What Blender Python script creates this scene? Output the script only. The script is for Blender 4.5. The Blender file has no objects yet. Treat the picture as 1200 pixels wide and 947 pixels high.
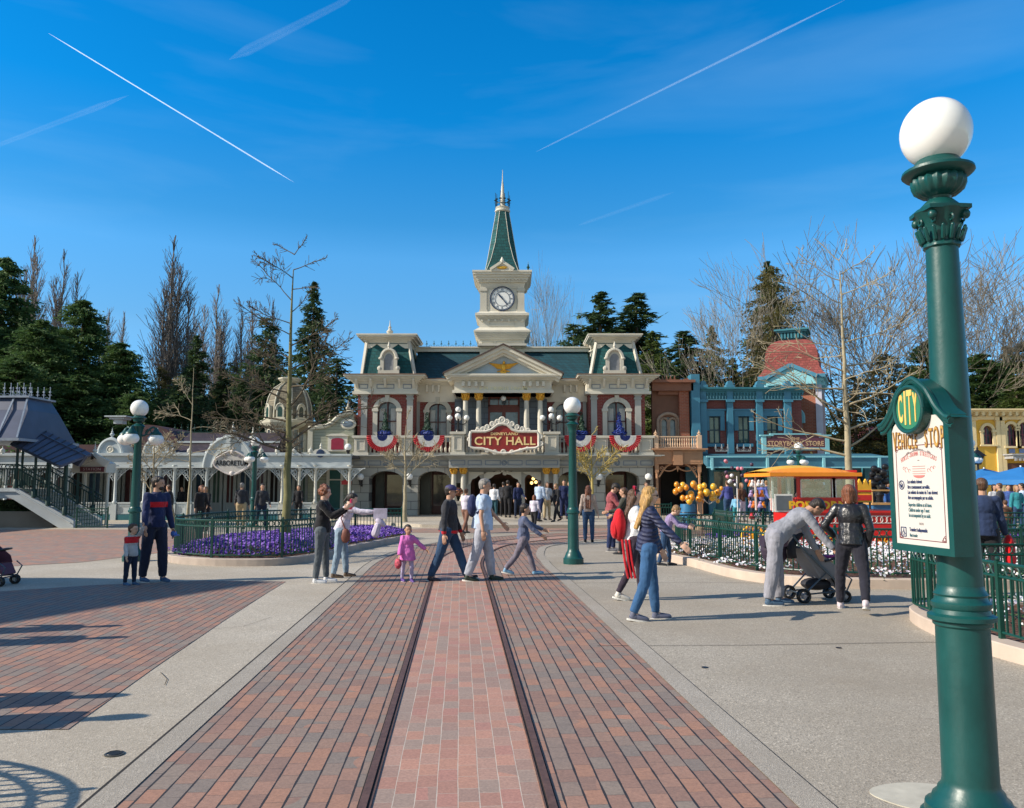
import bpy, math, random, numpy as np
from mathutils import Vector, Matrix
PI=math.pi; R=math.radians
C=bpy.context.scene.collection
sc=bpy.context.scene
# ---------------- camera geometry (used to read positions off the ground plane) -------------
F=950.0; PITCH=math.atan(95/950); cp,sp=math.cos(PITCH),math.sin(PITCH); CH=1.65
def G(u,v,z=0.0):
    a=u-600; b=473.5-v; k=(z-CH)/(F*sp+b*cp); return a*k,(F*cp-b*sp)*k
def W(u,v,Y):
    a=u-600; b=473.5-v; k=Y/(F*cp-b*sp); return a*k, CH+(F*sp+b*cp)*k
def WX(u,v,Y): return W(u,v,Y)[0]
def WZ(v,Y): return W(600,v,Y)[1]
# ---------------- node materials -------------
class NT:
    def __init__(s,name):
        s.m=bpy.data.materials.new(name); s.m.use_nodes=True; s.t=s.m.node_tree; s.n=s.t.nodes; s.l=s.t.links
        s.b=s.n['Principled BSDF']; s.out=s.n['Material Output']
        s.tc=s.n.new('ShaderNodeTexCoord').outputs['Object']
    def node(s,typ,ins=None,**kw):
        n=s.n.new(typ)
        for k,v in kw.items(): setattr(n,k,v)
        for k,v in (ins or {}).items():
            i=n.inputs[k]
            if isinstance(v,bpy.types.NodeSocket): s.l.new(v,i)
            else: i.default_value=v
        return n
    def math(s,op,a,b=0.0,c=0.0,clamp=False):
        n=s.node('ShaderNodeMath',{0:a,1:b,2:c},operation=op,use_clamp=clamp); return n.outputs[0]
    def noise(s,scale,detail=3,rough=.55,vec=None,dist=0.0):
        return s.node('ShaderNodeTexNoise',{'Vector':vec or s.tc,'Scale':scale,'Detail':detail,'Roughness':rough,'Distortion':dist}).outputs['Fac']
    def ramp(s,fac,stops,interp='LINEAR'):
        n=s.node('ShaderNodeValToRGB',{'Fac':fac}); cr=n.color_ramp; cr.interpolation=interp
        while len(cr.elements)>1: cr.elements.remove(cr.elements[-1])
        for i,(p,c) in enumerate(stops):
            e=cr.elements[0] if i==0 else cr.elements.new(p)
            e.position=p; e.color=(*c,1) if len(c)==3 else c
        return n.outputs['Color']
    def mix(s,f,a,b,mode='MIX'):
        n=s.node('ShaderNodeMix',data_type='RGBA',blend_type=mode)
        for k,v in ((0,f),(6,a),(7,b)):
            if isinstance(v,bpy.types.NodeSocket): s.l.new(v,n.inputs[k])
            else: n.inputs[k].default_value=v if k==0 else ((*v,1) if len(v)==3 else v)
        return n.outputs[2]
    def col(s,c):
        if isinstance(c,bpy.types.NodeSocket): s.l.new(c,s.b.inputs['Base Color'])
        else: s.b.inputs['Base Color'].default_value=(*c,1)
    def bump(s,h,dist=.01,strength=.5):
        n=s.node('ShaderNodeBump',{'Height':h,'Distance':dist,'Strength':strength}); s.l.new(n.outputs[0],s.b.inputs['Normal'])
    def set(s,**k):
        for a,v in k.items():
            i=s.b.inputs[a.replace('_',' ')]
            if isinstance(v,bpy.types.NodeSocket): s.l.new(v,i)
            else: i.default_value=v
def sc_(c,k): return tuple(min(1,x*k) for x in c)
_M={}
def mat(name,c,rough=.6,var=.12,scale=6.0,metal=0.0,bump=0.0,spec=.5,dirt=0.0,coat=0.0,sheen=0.0):
    if name in _M: return _M[name]
    t=NT(name); n=t.noise(scale,4)
    k=t.ramp(n,[(.3,sc_(c,1-var)),(.7,sc_(c,1+var))])
    if dirt:
        n2=t.noise(scale*.35,5,.65); k=t.mix(t.math('MULTIPLY',t.math('SUBTRACT',n2,.45,clamp=True),dirt*4,clamp=True),k,sc_((c[0]*.55,c[1]*.5,c[2]*.45),1))
    t.col(k); t.set(Roughness=rough,Metallic=metal); t.b.inputs['Specular IOR Level'].default_value=spec
    if coat: t.b.inputs['Coat Weight'].default_value=coat; t.b.inputs['Coat Roughness'].default_value=.15
    if sheen: t.b.inputs['Sheen Weight'].default_value=sheen
    if bump: t.bump(t.noise(scale*4,4),bump,.6)
    _M[name]=t.m; return t.m
def fabric(name,c,rough=.85):
    k='fabric_'+name
    if k in _M: return _M[k]
    t=NT(k); mp=t.node('ShaderNodeMapping',{'Vector':t.tc,'Scale':(1,1,.55),'Rotation':(.5,.3,.2)}).outputs[0]
    n=t.noise(9,4); f=t.noise(6,2,.5,vec=mp,dist=1.0); g=t.noise(160,2)
    t.col(t.mix(.35,t.ramp(n,[(.3,sc_(c,.8)),(.7,sc_(c,1.2))]),t.ramp(f,[(.3,sc_(c,.6)),(.7,sc_(c,1.35))])))
    t.set(Roughness=rough); t.b.inputs['Specular IOR Level'].default_value=.2; t.b.inputs['Sheen Weight'].default_value=.15
    t.bump(t.math('ADD',t.math('MULTIPLY',f,1.0),t.math('MULTIPLY',g,.04)),.03,.8); _M[k]=t.m; return t.m
def wall_brick(name,c,c2,mortar,bw=.24,bh=.08,m=.009):
    if name in _M: return _M[name]
    t=NT(name)
    sx=t.node('ShaderNodeSeparateXYZ',{0:t.tc})
    u=t.math('ADD',sx.outputs[0],sx.outputs[1])
    v=t.node('ShaderNodeCombineXYZ',{0:u,1:sx.outputs[2],2:0.0}).outputs[0]
    b=t.node('ShaderNodeTexBrick',{'Vector':v,'Color1':(*c,1),'Color2':(*c2,1),'Mortar':(*mortar,1),'Scale':1.0,'Mortar Size':m,'Brick Width':bw,'Row Height':bh,'Bias':0.0})
    n=t.noise(1.2,5); k=t.mix(t.math('MULTIPLY',n,.45),b.outputs['Color'],(c[0]*.5,c[1]*.5,c[2]*.5))
    t.col(k); t.set(Roughness=.85); t.bump(t.math('SUBTRACT',1.0,b.outputs['Fac']),.01,.6)
    _M[name]=t.m; return t.m
def shingle(name,c,bw=.25,bh=.18,rough=.55,k=.5,axis=None):
    if name in _M: return _M[name]
    t=NT(name); sx=t.node('ShaderNodeSeparateXYZ',{0:t.tc})
    u=t.math('ADD',sx.outputs[0],sx.outputs[1])
    v=t.node('ShaderNodeCombineXYZ',{0:u,1:sx.outputs[2],2:0.0}).outputs[0]
    b=t.node('ShaderNodeTexBrick',{'Vector':v,'Color1':(*sc_(c,1.25),1),'Color2':(*sc_(c,.75),1),'Mortar':(*sc_(c,k),1),'Scale':1.0,'Mortar Size':.016,'Brick Width':bw,'Row Height':bh,'Mortar Smooth':.3})
    n=t.noise(.9,4); t.col(t.mix(t.math('MULTIPLY',n,.4),b.outputs['Color'],sc_(c,.6)))
    t.set(Roughness=rough); t.bump(t.math('SUBTRACT',1.0,b.outputs['Fac']),.012,.6)
    _M[name]=t.m; return t.m
def glass_dark(name,c=(.03,.04,.05)):
    if name in _M: return _M[name]
    t=NT(name); n=t.noise(1.3,3); t.col(t.ramp(n,[(.35,sc_(c,.5)),(.7,sc_(c,2.2))])); t.set(Roughness=.06); t.b.inputs['Specular IOR Level'].default_value=.8
    t.bump(t.noise(1.5,1),.02,.15); _M[name]=t.m; return t.m
# ---------------- mesh builder -------------
class MB:
    def __init__(s): s.v=[]; s.f=[]; s.mi=[]; s.cur=0
    def add(s,vs,fs):
        o=len(s.v); s.v.extend(tuple(map(float,p)) for p in vs)
        for f in fs: s.f.append(tuple(i+o for i in f)); s.mi.append(s.cur)
        return s
    def box(s,x0,y0,z0,x1,y1,z1):
        x0,x1=min(x0,x1),max(x0,x1); y0,y1=min(y0,y1),max(y0,y1); z0,z1=min(z0,z1),max(z0,z1)
        return s.add([(x0,y0,z0),(x1,y0,z0),(x1,y1,z0),(x0,y1,z0),(x0,y0,z1),(x1,y0,z1),(x1,y1,z1),(x0,y1,z1)],
            [(0,3,2,1),(4,5,6,7),(0,1,5,4),(1,2,6,5),(2,3,7,6),(3,0,4,7)])
    def bar(s,p,q,w,h=None,up=(0,0,1)):
        h=h or w; p=Vector(p); q=Vector(q); d=(q-p).normalized(); u=Vector(up)
        if abs(d.dot(u))>.98: u=Vector((1,0,0))
        a=d.cross(u).normalized()*w/2; b=a.cross(d).normalized()*h/2
        vs=[p-a-b,p+a-b,p+a+b,p-a+b,q-a-b,q+a-b,q+a+b,q-a+b]
        return s.add(vs,[(0,3,2,1),(4,5,6,7),(0,1,5,4),(1,2,6,5),(2,3,7,6),(3,0,4,7)])
    def prism(s,poly,y0,y1):   # poly in x,z
        n=len(poly); vs=[(x,y0,z) for x,z in poly]+[(x,y1,z) for x,z in poly]
        return s.add(vs,[tuple(range(n)),tuple(range(2*n-1,n-1,-1))]+[(i,i+n,(i+1)%n+n,(i+1)%n) for i in range(n)])
    def xprism(s,poly,x0,x1):   # poly in y,z
        n=len(poly); vs=[(x0,y,z) for y,z in poly]+[(x1,y,z) for y,z in poly]
        return s.add(vs,[tuple(range(n)),tuple(range(2*n-1,n-1,-1))]+[(i,i+n,(i+1)%n+n,(i+1)%n) for i in range(n)])
    def flat(s,poly,z0,z1):    # poly in x,y
        n=len(poly); vs=[(x,y,z0) for x,y in poly]+[(x,y,z1) for x,y in poly]
        return s.add(vs,[tuple(range(n-1,-1,-1)),tuple(range(n,2*n))]+[(i,(i+1)%n,(i+1)%n+n,i+n) for i in range(n)])
    def tube(s,pts,rs,n=8,cap=True):
        pts=[Vector(p) for p in pts]; m=len(pts)
        if not hasattr(rs,'__len__'): rs=[rs]*m
        o=len(s.v); a=None
        for i,p in enumerate(pts):
            d=(pts[min(i+1,m-1)]-pts[max(i-1,0)])
            d=d.normalized() if d.length>1e-9 else Vector((0,0,1))
            if a is None:
                a=d.orthogonal().normalized()
            else:
                a=(a-d*a.dot(d)); a=a.normalized() if a.length>1e-6 else d.orthogonal().normalized()
            b=d.cross(a)
            for k in range(n):
                t=2*PI*k/n; s.v.append(tuple(p+(a*math.cos(t)+b*math.sin(t))*rs[i]))
        for i in range(m-1):
            for k in range(n):
                k2=(k+1)%n; s.f.append((o+i*n+k,o+i*n+k2,o+(i+1)*n+k2,o+(i+1)*n+k)); s.mi.append(s.cur)
        if cap:
            s.f.append(tuple(o+k for k in range(n-1,-1,-1))); s.f.append(tuple(o+(m-1)*n+k for k in range(n))); s.mi+= [s.cur]*2
        return s
    def cyl(s,p,q,r0,r1=None,n=12): return s.tube([p,q],[r0,r0 if r1 is None else r1],n)
    def lathe(s,cx,cy,prof,n=16,flute=0.0,nf=12):
        o=len(s.v)
        for r,z in prof:
            for k in range(n):
                t=2*PI*k/n; rr=r*(1+flute*math.cos(nf*t)) if flute else r
                s.v.append((cx+rr*math.cos(t),cy+rr*math.sin(t),z))
        for i in range(len(prof)-1):
            for k in range(n):
                k2=(k+1)%n; s.f.append((o+i*n+k,o+i*n+k2,o+(i+1)*n+k2,o+(i+1)*n+k)); s.mi.append(s.cur)
        s.f.append(tuple(o+k for k in range(n-1,-1,-1))); s.f.append(tuple(o+(len(prof)-1)*n+k for k in range(n))); s.mi+=[s.cur]*2
        return s
    def ell(s,c,r,n=12,m=8,rot=None):
        if not hasattr(r,'__len__'): r=(r,r,r)
        vs=[];fs=[]
        for i in range(1,m):
            p=PI*i/m
            for k in range(n):
                t=2*PI*k/n; vs.append(Vector((r[0]*math.sin(p)*math.cos(t),r[1]*math.sin(p)*math.sin(t),r[2]*math.cos(p))))
        vs+= [Vector((0,0,r[2])),Vector((0,0,-r[2]))]; T=len(vs)-2
        for i in range(m-2):
            for k in range(n):
                k2=(k+1)%n; fs.append((i*n+k,(i+1)*n+k,(i+1)*n+k2,i*n+k2))
        for k in range(n):
            fs.append((T,k,(k+1)%n)); fs.append((T+1,(m-2)*n+(k+1)%n,(m-2)*n+k))
        c=Vector(c); vs=[(rot@p if rot else p)+c for p in vs]
        return s.add(vs,fs)
    def ring(s,c,r,t,ax='y',n=16,m=6,a0=0,a1=2*PI):
        pts=[]
        for k in range(n+1):
            a=a0+(a1-a0)*k/n; x,y=r*math.cos(a),r*math.sin(a)
            pts.append({'y':(c[0]+x,c[1],c[2]+y),'x':(c[0],c[1]+x,c[2]+y),'z':(c[0]+x,c[1]+y,c[2])}[ax])
        return s.tube(pts,t,m,cap=False)
    def cpt(s,p,q,rp,rq,n=12): # rounded tapered capsule
        p=Vector(p);q=Vector(q); d=(q-p)
        if d.length<1e-6: return s.ell(p,rp,n,8)
        d.normalize(); pts=[];rs=[]
        for t in (80,55,30): pts.append(p-d*rp*math.sin(R(t))); rs.append(rp*math.cos(R(t)))
        pts+=[p,q]; rs+=[rp,rq]
        for t in (30,55,80): pts.append(q+d*rq*math.sin(R(t))); rs.append(rq*math.cos(R(t)))
        return s.tube(pts,rs,n)
    def mesh(s,name):
        me=bpy.data.meshes.new(name); me.from_pydata(s.v,[],s.f); me.update(); return me
    def build(s,name,mt,parent=None,smooth=False,loc=None,rotz=None,sharp=None):
        me=s.mesh(name)
        for m in (mt if isinstance(mt,(list,tuple)) else [mt]): me.materials.append(m)
        if any(s.mi): me.polygons.foreach_set('material_index',s.mi)
        import bmesh
        bm=bmesh.new(); bm.from_mesh(me); bmesh.ops.recalc_face_normals(bm,faces=bm.faces); bm.to_mesh(me); bm.free()
        if smooth:
            me.polygons.foreach_set('use_smooth',[True]*len(me.polygons))
            try: me.set_sharp_from_angle(angle=R(sharp or 40))
            except Exception: pass
        o=bpy.data.objects.new(name,me); C.objects.link(o)
        if parent: o.parent=parent
        if loc: o.location=loc
        if rotz is not None: o.rotation_euler.z=rotz
        return o
def tag(o,label=None,cat=None,group=None,kind=None):
    if label: o['label']=label
    if cat: o['category']=cat
    if group: o['group']=group
    if kind: o['kind']=kind
    return o
def thing(name,label,cat,loc=(0,0,0),rotz=0,group=None):
    o=bpy.data.objects.new(name,None); C.objects.link(o); o.location=loc; o.rotation_euler=(0,0,rotz); o.empty_display_size=.2
    return tag(o,label,cat,group)
def struct(o): o['kind']='structure'; return o
def clone(root,loc=None,rotz=None,scale=None,label=None,parent=None):
    r=root.copy(); C.objects.link(r)
    if parent is not None: r.parent=parent
    for ch in root.children: clone(ch,parent=r)
    if loc is not None: r.location=loc
    if rotz is not None: r.rotation_euler.z=rotz
    if scale is not None: r.scale=scale if hasattr(scale,'__len__') else (scale,)*3
    if label: r['label']=label
    return r
def text(s,size,mt,parent,loc,rot=(PI/2,0,0),ext=.004,align='CENTER',sx=1.0,bold=0.0,name='lettering',spacing=1.0):
    cu=bpy.data.curves.new('t','FONT'); cu.body=s; cu.size=size; cu.extrude=ext; cu.align_x=align; cu.align_y='CENTER'; cu.offset=bold; cu.space_character=spacing; cu.resolution_u=3
    o=bpy.data.objects.new('t',cu); C.objects.link(o)
    dg=bpy.context.evaluated_depsgraph_get(); dg.update()
    me=bpy.data.meshes.new_from_object(o.evaluated_get(dg)); bpy.data.objects.remove(o)
    me.name=name; me.materials.clear(); me.materials.append(mt)
    r=bpy.data.objects.new(name,me); C.objects.link(r); r.parent=parent; r.location=loc; r.rotation_euler=rot; r.scale=(sx,1,1)
    return r
def arc(x0,x1,z0,zh,n=10):   # points of an arch from (x0,z0) up to zh and down to (x1,z0)
    c=(x0+x1)/2; a=(x1-x0)/2; return [(c-a*math.cos(PI*i/n), z0+(zh-z0)*math.sin(PI*i/n)) for i in range(n+1)]
def wall_open(mb,x0,x1,z0,z1,y0,y1,ops):
    ops=sorted(ops); x=x0
    for (a,b,za,zb,h) in ops:
        if a>x+1e-4: mb.box(x,y0,z0,a,y1,z1)
        if za>z0+1e-4: mb.box(a,y0,z0,b,y1,za)
        if h>0:
            pts=arc(a,b,zb-h,zb,12)
            L=len(pts)//2
            mb.prism(pts[:L+1]+[((a+b)/2,z1),(a,z1)],y0,y1)
            mb.prism(pts[L:]+[(b,z1),((a+b)/2,z1)],y0,y1)
        elif zb<z1-1e-4: mb.box(a,y0,zb,b,y1,z1)
        x=b
    if x<x1-1e-4: mb.box(x,y0,z0,x1,y1,z1)
TRD=math.atan(.064)
# ---------------- palette -------------
def gpaint():
    t=NT('green_paint'); c=(.004,.062,.058); n=t.noise(2.2,6,.7); st=t.node('ShaderNodeMapping',{'Vector':t.tc,'Scale':(9,9,.7)}).outputs[0]; dr=t.noise(2.0,5,.65,vec=st)
    k=t.ramp(n,[(.3,sc_(c,.8)),(.7,sc_(c,1.25))]); k=t.mix(t.ramp(dr,[(.56,(0,0,0)),(.8,(.35,.35,.35))]),k,(.03,.085,.08)); sp=t.noise(70,2,.5); k=t.mix(t.ramp(sp,[(.74,(0,0,0)),(.76,(.6,.6,.6))],'LINEAR'),k,(.02,.03,.025))
    t.col(k); t.set(Roughness=t.math('ADD',.27,t.math('MULTIPLY',n,.25))); t.bump(t.noise(26,4,.6),.0022,.6); return t.m
green=gpaint()
green_d=mat('green_iron',(.004,.05,.036),.4,.15,5)
white_globe=NT('opal_globe'); white_globe.col((.82,.82,.8)); white_globe.set(Roughness=.12,Subsurface_Weight=.25); white_globe.b.inputs['Subsurface Radius'].default_value=(.1,.1,.1); white_globe=white_globe.m
cream=mat('cream_paint',(.66,.62,.52),.6,.08,1.5,dirt=.12)
stone=mat('grey_stone',(.40,.38,.33),.8,.1,1.2,dirt=.15)
trim=mat('grey_white_trim',(.55,.52,.44),.65,.08,1.2,dirt=.15)
trim_g=mat('grey_trim',(.37,.37,.345),.7,.08,1.2)
bluegrey=mat('blue_grey_panel',(.16,.20,.26),.6,.1,2)
gold=mat('gold_leaf',(.75,.42,.06),.35,.15,8,metal=.6)
redbrick=wall_brick('red_brick',(.30,.055,.045),(.22,.035,.03),(.30,.2,.18))
slate_t=shingle('teal_slate',(.006,.085,.09),rough=.85)
black=mat('black_paint',(.012,.012,.014),.35,.1,5)
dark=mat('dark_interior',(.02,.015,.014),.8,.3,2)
white=mat('white_paint',(.78,.77,.74),.5,.06,1.2)
SKY_SAT=1.0; SKY_STR=.15; SUN_STR=4.5; EXPO=0.50
SKYR=[(0,(.30,.58,.95)),(.19,(.34,.64,.80)),(.27,(.30,.74,.95)),(.31,(.17,.66,.90)),(.42,(.02,.64,1.0)),(.54,(.01,.62,1.0)),(.68,(.35,.65,.9)),(1,(.75,.8,.85))]  # last stops: zenith above the view paled to make ambient light less blue
# ================= GROUND =================
def aggregate(name,c,sc=1.0):
    t=NT(name); v=t.node('ShaderNodeTexVoronoi',{'Vector':t.tc,'Scale':95.0*sc}); 
    f=t.ramp(v.outputs['Color'],[(0,sc_(c,.42)),(.35,c),(.75,sc_(c,1.15)),(1,sc_(c,2.1))])
    big=t.noise(.45,5,.6); mid=t.noise(3.0,5,.65)
    k=t.mix(t.ramp(big,[(.38,(0,0,0)),(.68,(.6,.6,.6))]),f,(c[0]*.72,c[1]*.67,c[2]*.60)); k=t.mix(t.ramp(mid,[(.45,(0,0,0)),(.75,(.35,.35,.35))]),k,sc_(c,.8))
    sp=t.noise(9.0,2,.5); k=t.mix(t.ramp(sp,[(.80,(0,0,0)),(.83,(.8,.8,.8))],'LINEAR'),k,(.09,.085,.08))
    t.col(k); t.set(Roughness=.85); t.bump(v.outputs['Distance'],.004,.5); return t.m
conc_l=aggregate('pavement_aggregate',(.42,.375,.305)); conc_r=aggregate('pavement_grey',(.35,.31,.25))
kerb_m=aggregate('kerb_concrete',(.345,.31,.26),1.6); kerb_pink=mat('planter_kerb',(.52,.42,.34),.8,.1,3,bump=.003,dirt=.2)
def paver(name,w,L,jl,jt,jc,cols,tan=0.0,wear=.3):
    t=NT(name); s=t.node('ShaderNodeSeparateXYZ',{0:t.tc})
    nz=t.math('MULTIPLY',t.math('SUBTRACT',t.noise(1.3,2),.5),.012)
    u=t.math('DIVIDE',t.math('ADD',s.outputs[0],nz),w); fu=t.math('FLOOR',u)
    ro=t.node('ShaderNodeTexWhiteNoise',{'W':fu},noise_dimensions='1D').outputs['Value']
    v=t.math('ADD',t.math('DIVIDE',s.outputs[1],L),t.math('ADD',t.math('MULTIPLY',fu,.5),t.math('MULTIPLY',ro,.35))); fv=t.math('FLOOR',v)
    cell=t.node('ShaderNodeCombineXYZ',{0:fu,1:fv,2:0.0}).outputs[0]
    wn=t.node('ShaderNodeTexWhiteNoise',{'Vector':cell},noise_dimensions='3D').outputs['Value']
    big=t.noise(.35,3)
    pos=t.math('ADD',t.math('MULTIPLY',wn,.8),t.math('MULTIPLY',big,.25),clamp=True)
    n=len(cols); col=t.ramp(pos,[(i/n,c) for i,c in enumerate(cols)],'CONSTANT')
    gr=t.noise(60,3,.7); col=t.mix(.35,col,t.ramp(gr,[(.3,(.25,.2,.18)),(.7,(.85,.75,.68))]),'OVERLAY')
    st=t.noise(1.1,6,.7); col=t.mix(t.ramp(st,[(.42,(0,0,0)),(.75,(wear,wear,wear))]),col,(.13,.12,.115))
    eu=t.math('PINGPONG',u,.5); ev=t.math('PINGPONG',v,.5)
    # pingpong(.5): 0 at cell borders, .5 in the middle
    jn=t.math('MULTIPLY',t.noise(5,3),1.3)
    ml=t.math('LESS_THAN',eu,t.math('MULTIPLY',jl/w,jn)); mt=t.math('LESS_THAN',ev,t.math('MULTIPLY',jt/L,jn))
    col=t.mix(t.math('MULTIPLY',mt,.75),col,jc if tan else (.07,.055,.05)); col=t.mix(ml,col,jc)
    t.col(col); t.set(Roughness=.75)
    h=t.math('SUBTRACT',1.0,t.math('MAXIMUM',ml,mt)); h=t.math('ADD',h,t.math('MULTIPLY',wn,.25)); t.bump(h,.006,.6); return t.m
PC=[(.31,.185,.135),(.28,.17,.13),(.25,.19,.155),(.34,.19,.13),(.285,.185,.14),(.215,.18,.155),(.32,.19,.14),(.255,.16,.125),(.245,.20,.165),(.36,.195,.135)]
pv_side=paver('brick_pavers',.112,.20,.0085,.003,(.025,.022,.024),PC)
pv_mid=paver('track_pavers',.113,.185,.0035,.003,(.50,.43,.36),[(.39,.225,.175),(.36,.20,.155),(.38,.24,.19),(.31,.235,.195),(.41,.23,.17),(.39,.205,.165),(.32,.215,.175),(.43,.24,.18)],tan=1,wear=.2)
pv_far=paver('far_brick_pavers',.12,.22,.004,.003,(.10,.06,.055),[sc_(c,1.15) for c in PC],wear=.15)
g=MB(); g.add([(-6000,-60,0),(6000,-60,0),(6000,9000,0),(-6000,9000,0)],[(0,1,2,3)]); struct(g.build('ground',mat('far_ground',(.10,.11,.06),.9,.3,.05)))
g=MB(); g.add([(-60,-8,.004),(.2,-8,.004),(-3,60,.004),(-60,60,.004)],[(0,1,2,3)]); struct(g.build('pavement',conc_l))
g=MB(); g.add([(.2,-8,.004),(70,-8,.004),(70,62,.004),(-3,60,.004)],[(0,1,2,3)]); struct(g.build('pavement',conc_r))
def strip(name,pl,pr,z,m,rot=0):
    g=MB(); n=len(pl); q=[]
    M=Matrix.Rotation(-rot,3,'Z')
    for a,b in zip(pl,pr):
        q.append(tuple(M@Vector((a[0],a[1],z)))); q.append(tuple(M@Vector((b[0],b[1],z))))
    g.add(q,[(2*i,2*i+1,2*i+3,2*i+2) for i in range(n-1)])
    o=g.build(name,m); o.rotation_euler.z=rot; return struct(o)
def poly(name,pts,z,m,rot=0):
    g=MB(); M=Matrix.Rotation(-rot,3,'Z'); g.add([tuple(M@Vector((x,y,z))) for x,y in pts],[tuple(range(len(pts)))]); o=g.build(name,m); o.rotation_euler.z=rot; return struct(o)
def T(off,y): return (off-.064*y,y)
# smooth curve through points
def crom(P,n=6):
    P=[Vector((*p,0)) if len(p)==2 else Vector(p) for p in P]; out=[]
    Q=[P[0]*2-P[1]]+P+[P[-1]*2-P[-2]]
    for i in range(1,len(Q)-2):
        for k in range(n):
            t=k/n; a,b,c,d=Q[i-1],Q[i],Q[i+1],Q[i+2]
            out.append(.5*((2*b)+(c-a)*t+(2*a-5*b+4*c-d)*t*t+(3*b-a-3*c+d)*t**3))
    out.append(Q[-2]); return [tuple(p) for p in out]
CL=crom([T(0,-6),T(0,2),T(0,8),T(0,14),T(0,17.5),(-1.0,20.2),(-.35,23.2),(1.6,25.9),(4.6,27.6),(9,28.5),(16,29),(26,29)],8)
def offset(P,d):
    out=[]
    for i,p in enumerate(P):
        a=Vector(P[max(i-1,0)]); b=Vector(P[min(i+1,len(P)-1)]); t=(b-a).normalized(); out.append((p[0]+t.y*d,p[1]-t.x*d))
    return out
def wid(P,f):
    out=[]
    for i,p in enumerate(P):
        a=Vector(P[max(i-1,0)]); b=Vector(P[min(i+1,len(P)-1)]); t=(b-a).normalized(); d=f(p[1],p[0]); out.append((p[0]+t.y*d,p[1]-t.x*d))
    return out
GA=.465
strip('brick_roadway',offset(CL,-1.75),wid(CL,lambda y,x:1.74 if y<18 else 1.74-.25*min(1,(y-18)/4)),.008,pv_side,TRD)
strip('track_bed',offset(CL,-GA),offset(CL,GA),.013,pv_mid,TRD)
strip('road_kerb_band',offset(CL,-1.92),offset(CL,-1.75),.014,kerb_m,TRD); strip('road_kerb_band',wid(CL,lambda y,x:1.74 if y<18 else 1.74-.25*min(1,(y-18)/4)),wid(CL,lambda y,x:1.93 if y<18 else 1.93-.25*min(1,(y-18)/4)),.014,kerb_m,TRD)
gapm=mat('joint_gap',(.02,.018,.016),.9)
strip('pavement_joint',offset(CL,-1.945),offset(CL,-1.92),.009,gapm,TRD); strip('pavement_joint',wid(CL,lambda y,x:1.93 if y<18 else 1.68),wid(CL,lambda y,x:1.942 if y<18 else 1.69),.009,gapm,TRD)
# rails: grooved steel, one thing each
steel=mat('rail_steel',(.12,.065,.05),.6,.25,30,metal=.1,bump=.002,dirt=.4); groove=mat('rail_groove',(.012,.010,.010),.9); rust=mat('rail_polish',(.34,.16,.08),.35,.3,14,metal=.7)
for s,lab in ((-1,'dark steel tram rail sunk in the pavers, the one nearer the women with the phone'),(1,'dark steel tram rail with a rusty lip, the one nearer the tall lamp post')):
    r=thing('tram_rail',lab,'rail',group='tram rails in the roadway')
    def sweep(a,b,z0,z1,nm,m):
        A=offset(CL,a); B=offset(CL,b); mb=MB(); n=len(A)
        vs=[]; 
        for (p,q) in zip(A,B): vs+=[(p[0],p[1],z0),(p[0],p[1],z1),(q[0],q[1],z1),(q[0],q[1],z0)]
        mb.add(vs,[(4*i+j,4*i+j+1,4*i+j+5,4*i+j+4) for i in range(n-1) for j in range(3)]); mb.build(nm,m,r)
    o=s*GA
    sweep(o+.0*s,o+.042*s,.0,.022,'rail_head',steel); sweep(o-.014*s,o,.0,.0155,'groove',groove); sweep(o-.022*s,o-.014*s,.0,.020,'guard_lip',rust if s>0 else steel)
    sweep(o+.042*s,o+.05*s,.0,.0165,'rail_foot',groove)
# left brick areas
poly('brick_paving',[(-3.0,5.67),(-3.24,7.6),(-3.5,10),(-3.75,12.6),(-3.87,14.1),(-5.3,14.25),(-6.9,13.6),(-9,12.0),(-14,8.5),(-14,5.67)],.009,pv_side,TRD)
poly('brick_paving',[(-9.2,17.6),(-12,15.2),(-30,15.0),(-30,30.5),(-12.5,30.5),(-8.6,25.5),(-8.6,20)],.009,pv_far,R(70))
poly('brick_paving',[(8,25.9),(40,25.9),(40,31.3),(8,31.3),(3,31.3),(-3.5,31.2),(-5.0,28.2),(0,28.5),(4.5,29.4)],.0085,pv_far,R(90))
def thinline(P,w=.012,z=.0105):
    g=MB()
    for a,b in zip(P[:-1],P[1:]):
        a=Vector((*a,z)); b=Vector((*b,z)); d=(b-a).normalized(); n=Vector((-d.y,d.x,0))*w/2; g.add([a-n,b-n,b+n,a+n],[(0,1,2,3)])
    return struct(g.build('pavement_joint',gapm))
thinline([G(700,758),G(880,757),G(1120,753)],.012); thinline([G(655,684),G(800,683),G(890,684)],.012); thinline([G(250,738),G(285,735),G(318,724)],.006)
thinline([G(188,789),G(196,797),G(193,804)],.006)
# drain cover, inspection cap
def drain(x,y,lab):
    t=thing('drain_cover',lab,'drain cover',(x,y,.005))
    m=MB(); m.lathe(0,0,[(.058,0),(.058,.006),(.05,.008)],20); m.build('cover',mat('old_bronze',(.10,.095,.08),.5,.3,30,metal=.5),t)
    k=MB(); 
    for i in range(-2,3): k.box(-.035,i*.016-.003,.0085,.035,i*.016+.003,.010)
    k.ring((0,0,.0095),.045,.0018,'z',20); k.build('slots',black,t)
drain(*G(134,885),'small round slotted drain cover in the pale pavement'); 
for (u,v,l) in ((826,783,'small dark metal cap in the grey pavement, the one nearer the brick roadway'),(983,760,'small dark metal cap in the grey pavement in front of the planter tip')):
    x,y=G(u,v); m=MB(); m.lathe(x,y,[(.03,.004),(.03,.010),(.02,.011)],14); tag(m.build('pavement_cap',black),l,'metal cap')
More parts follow.
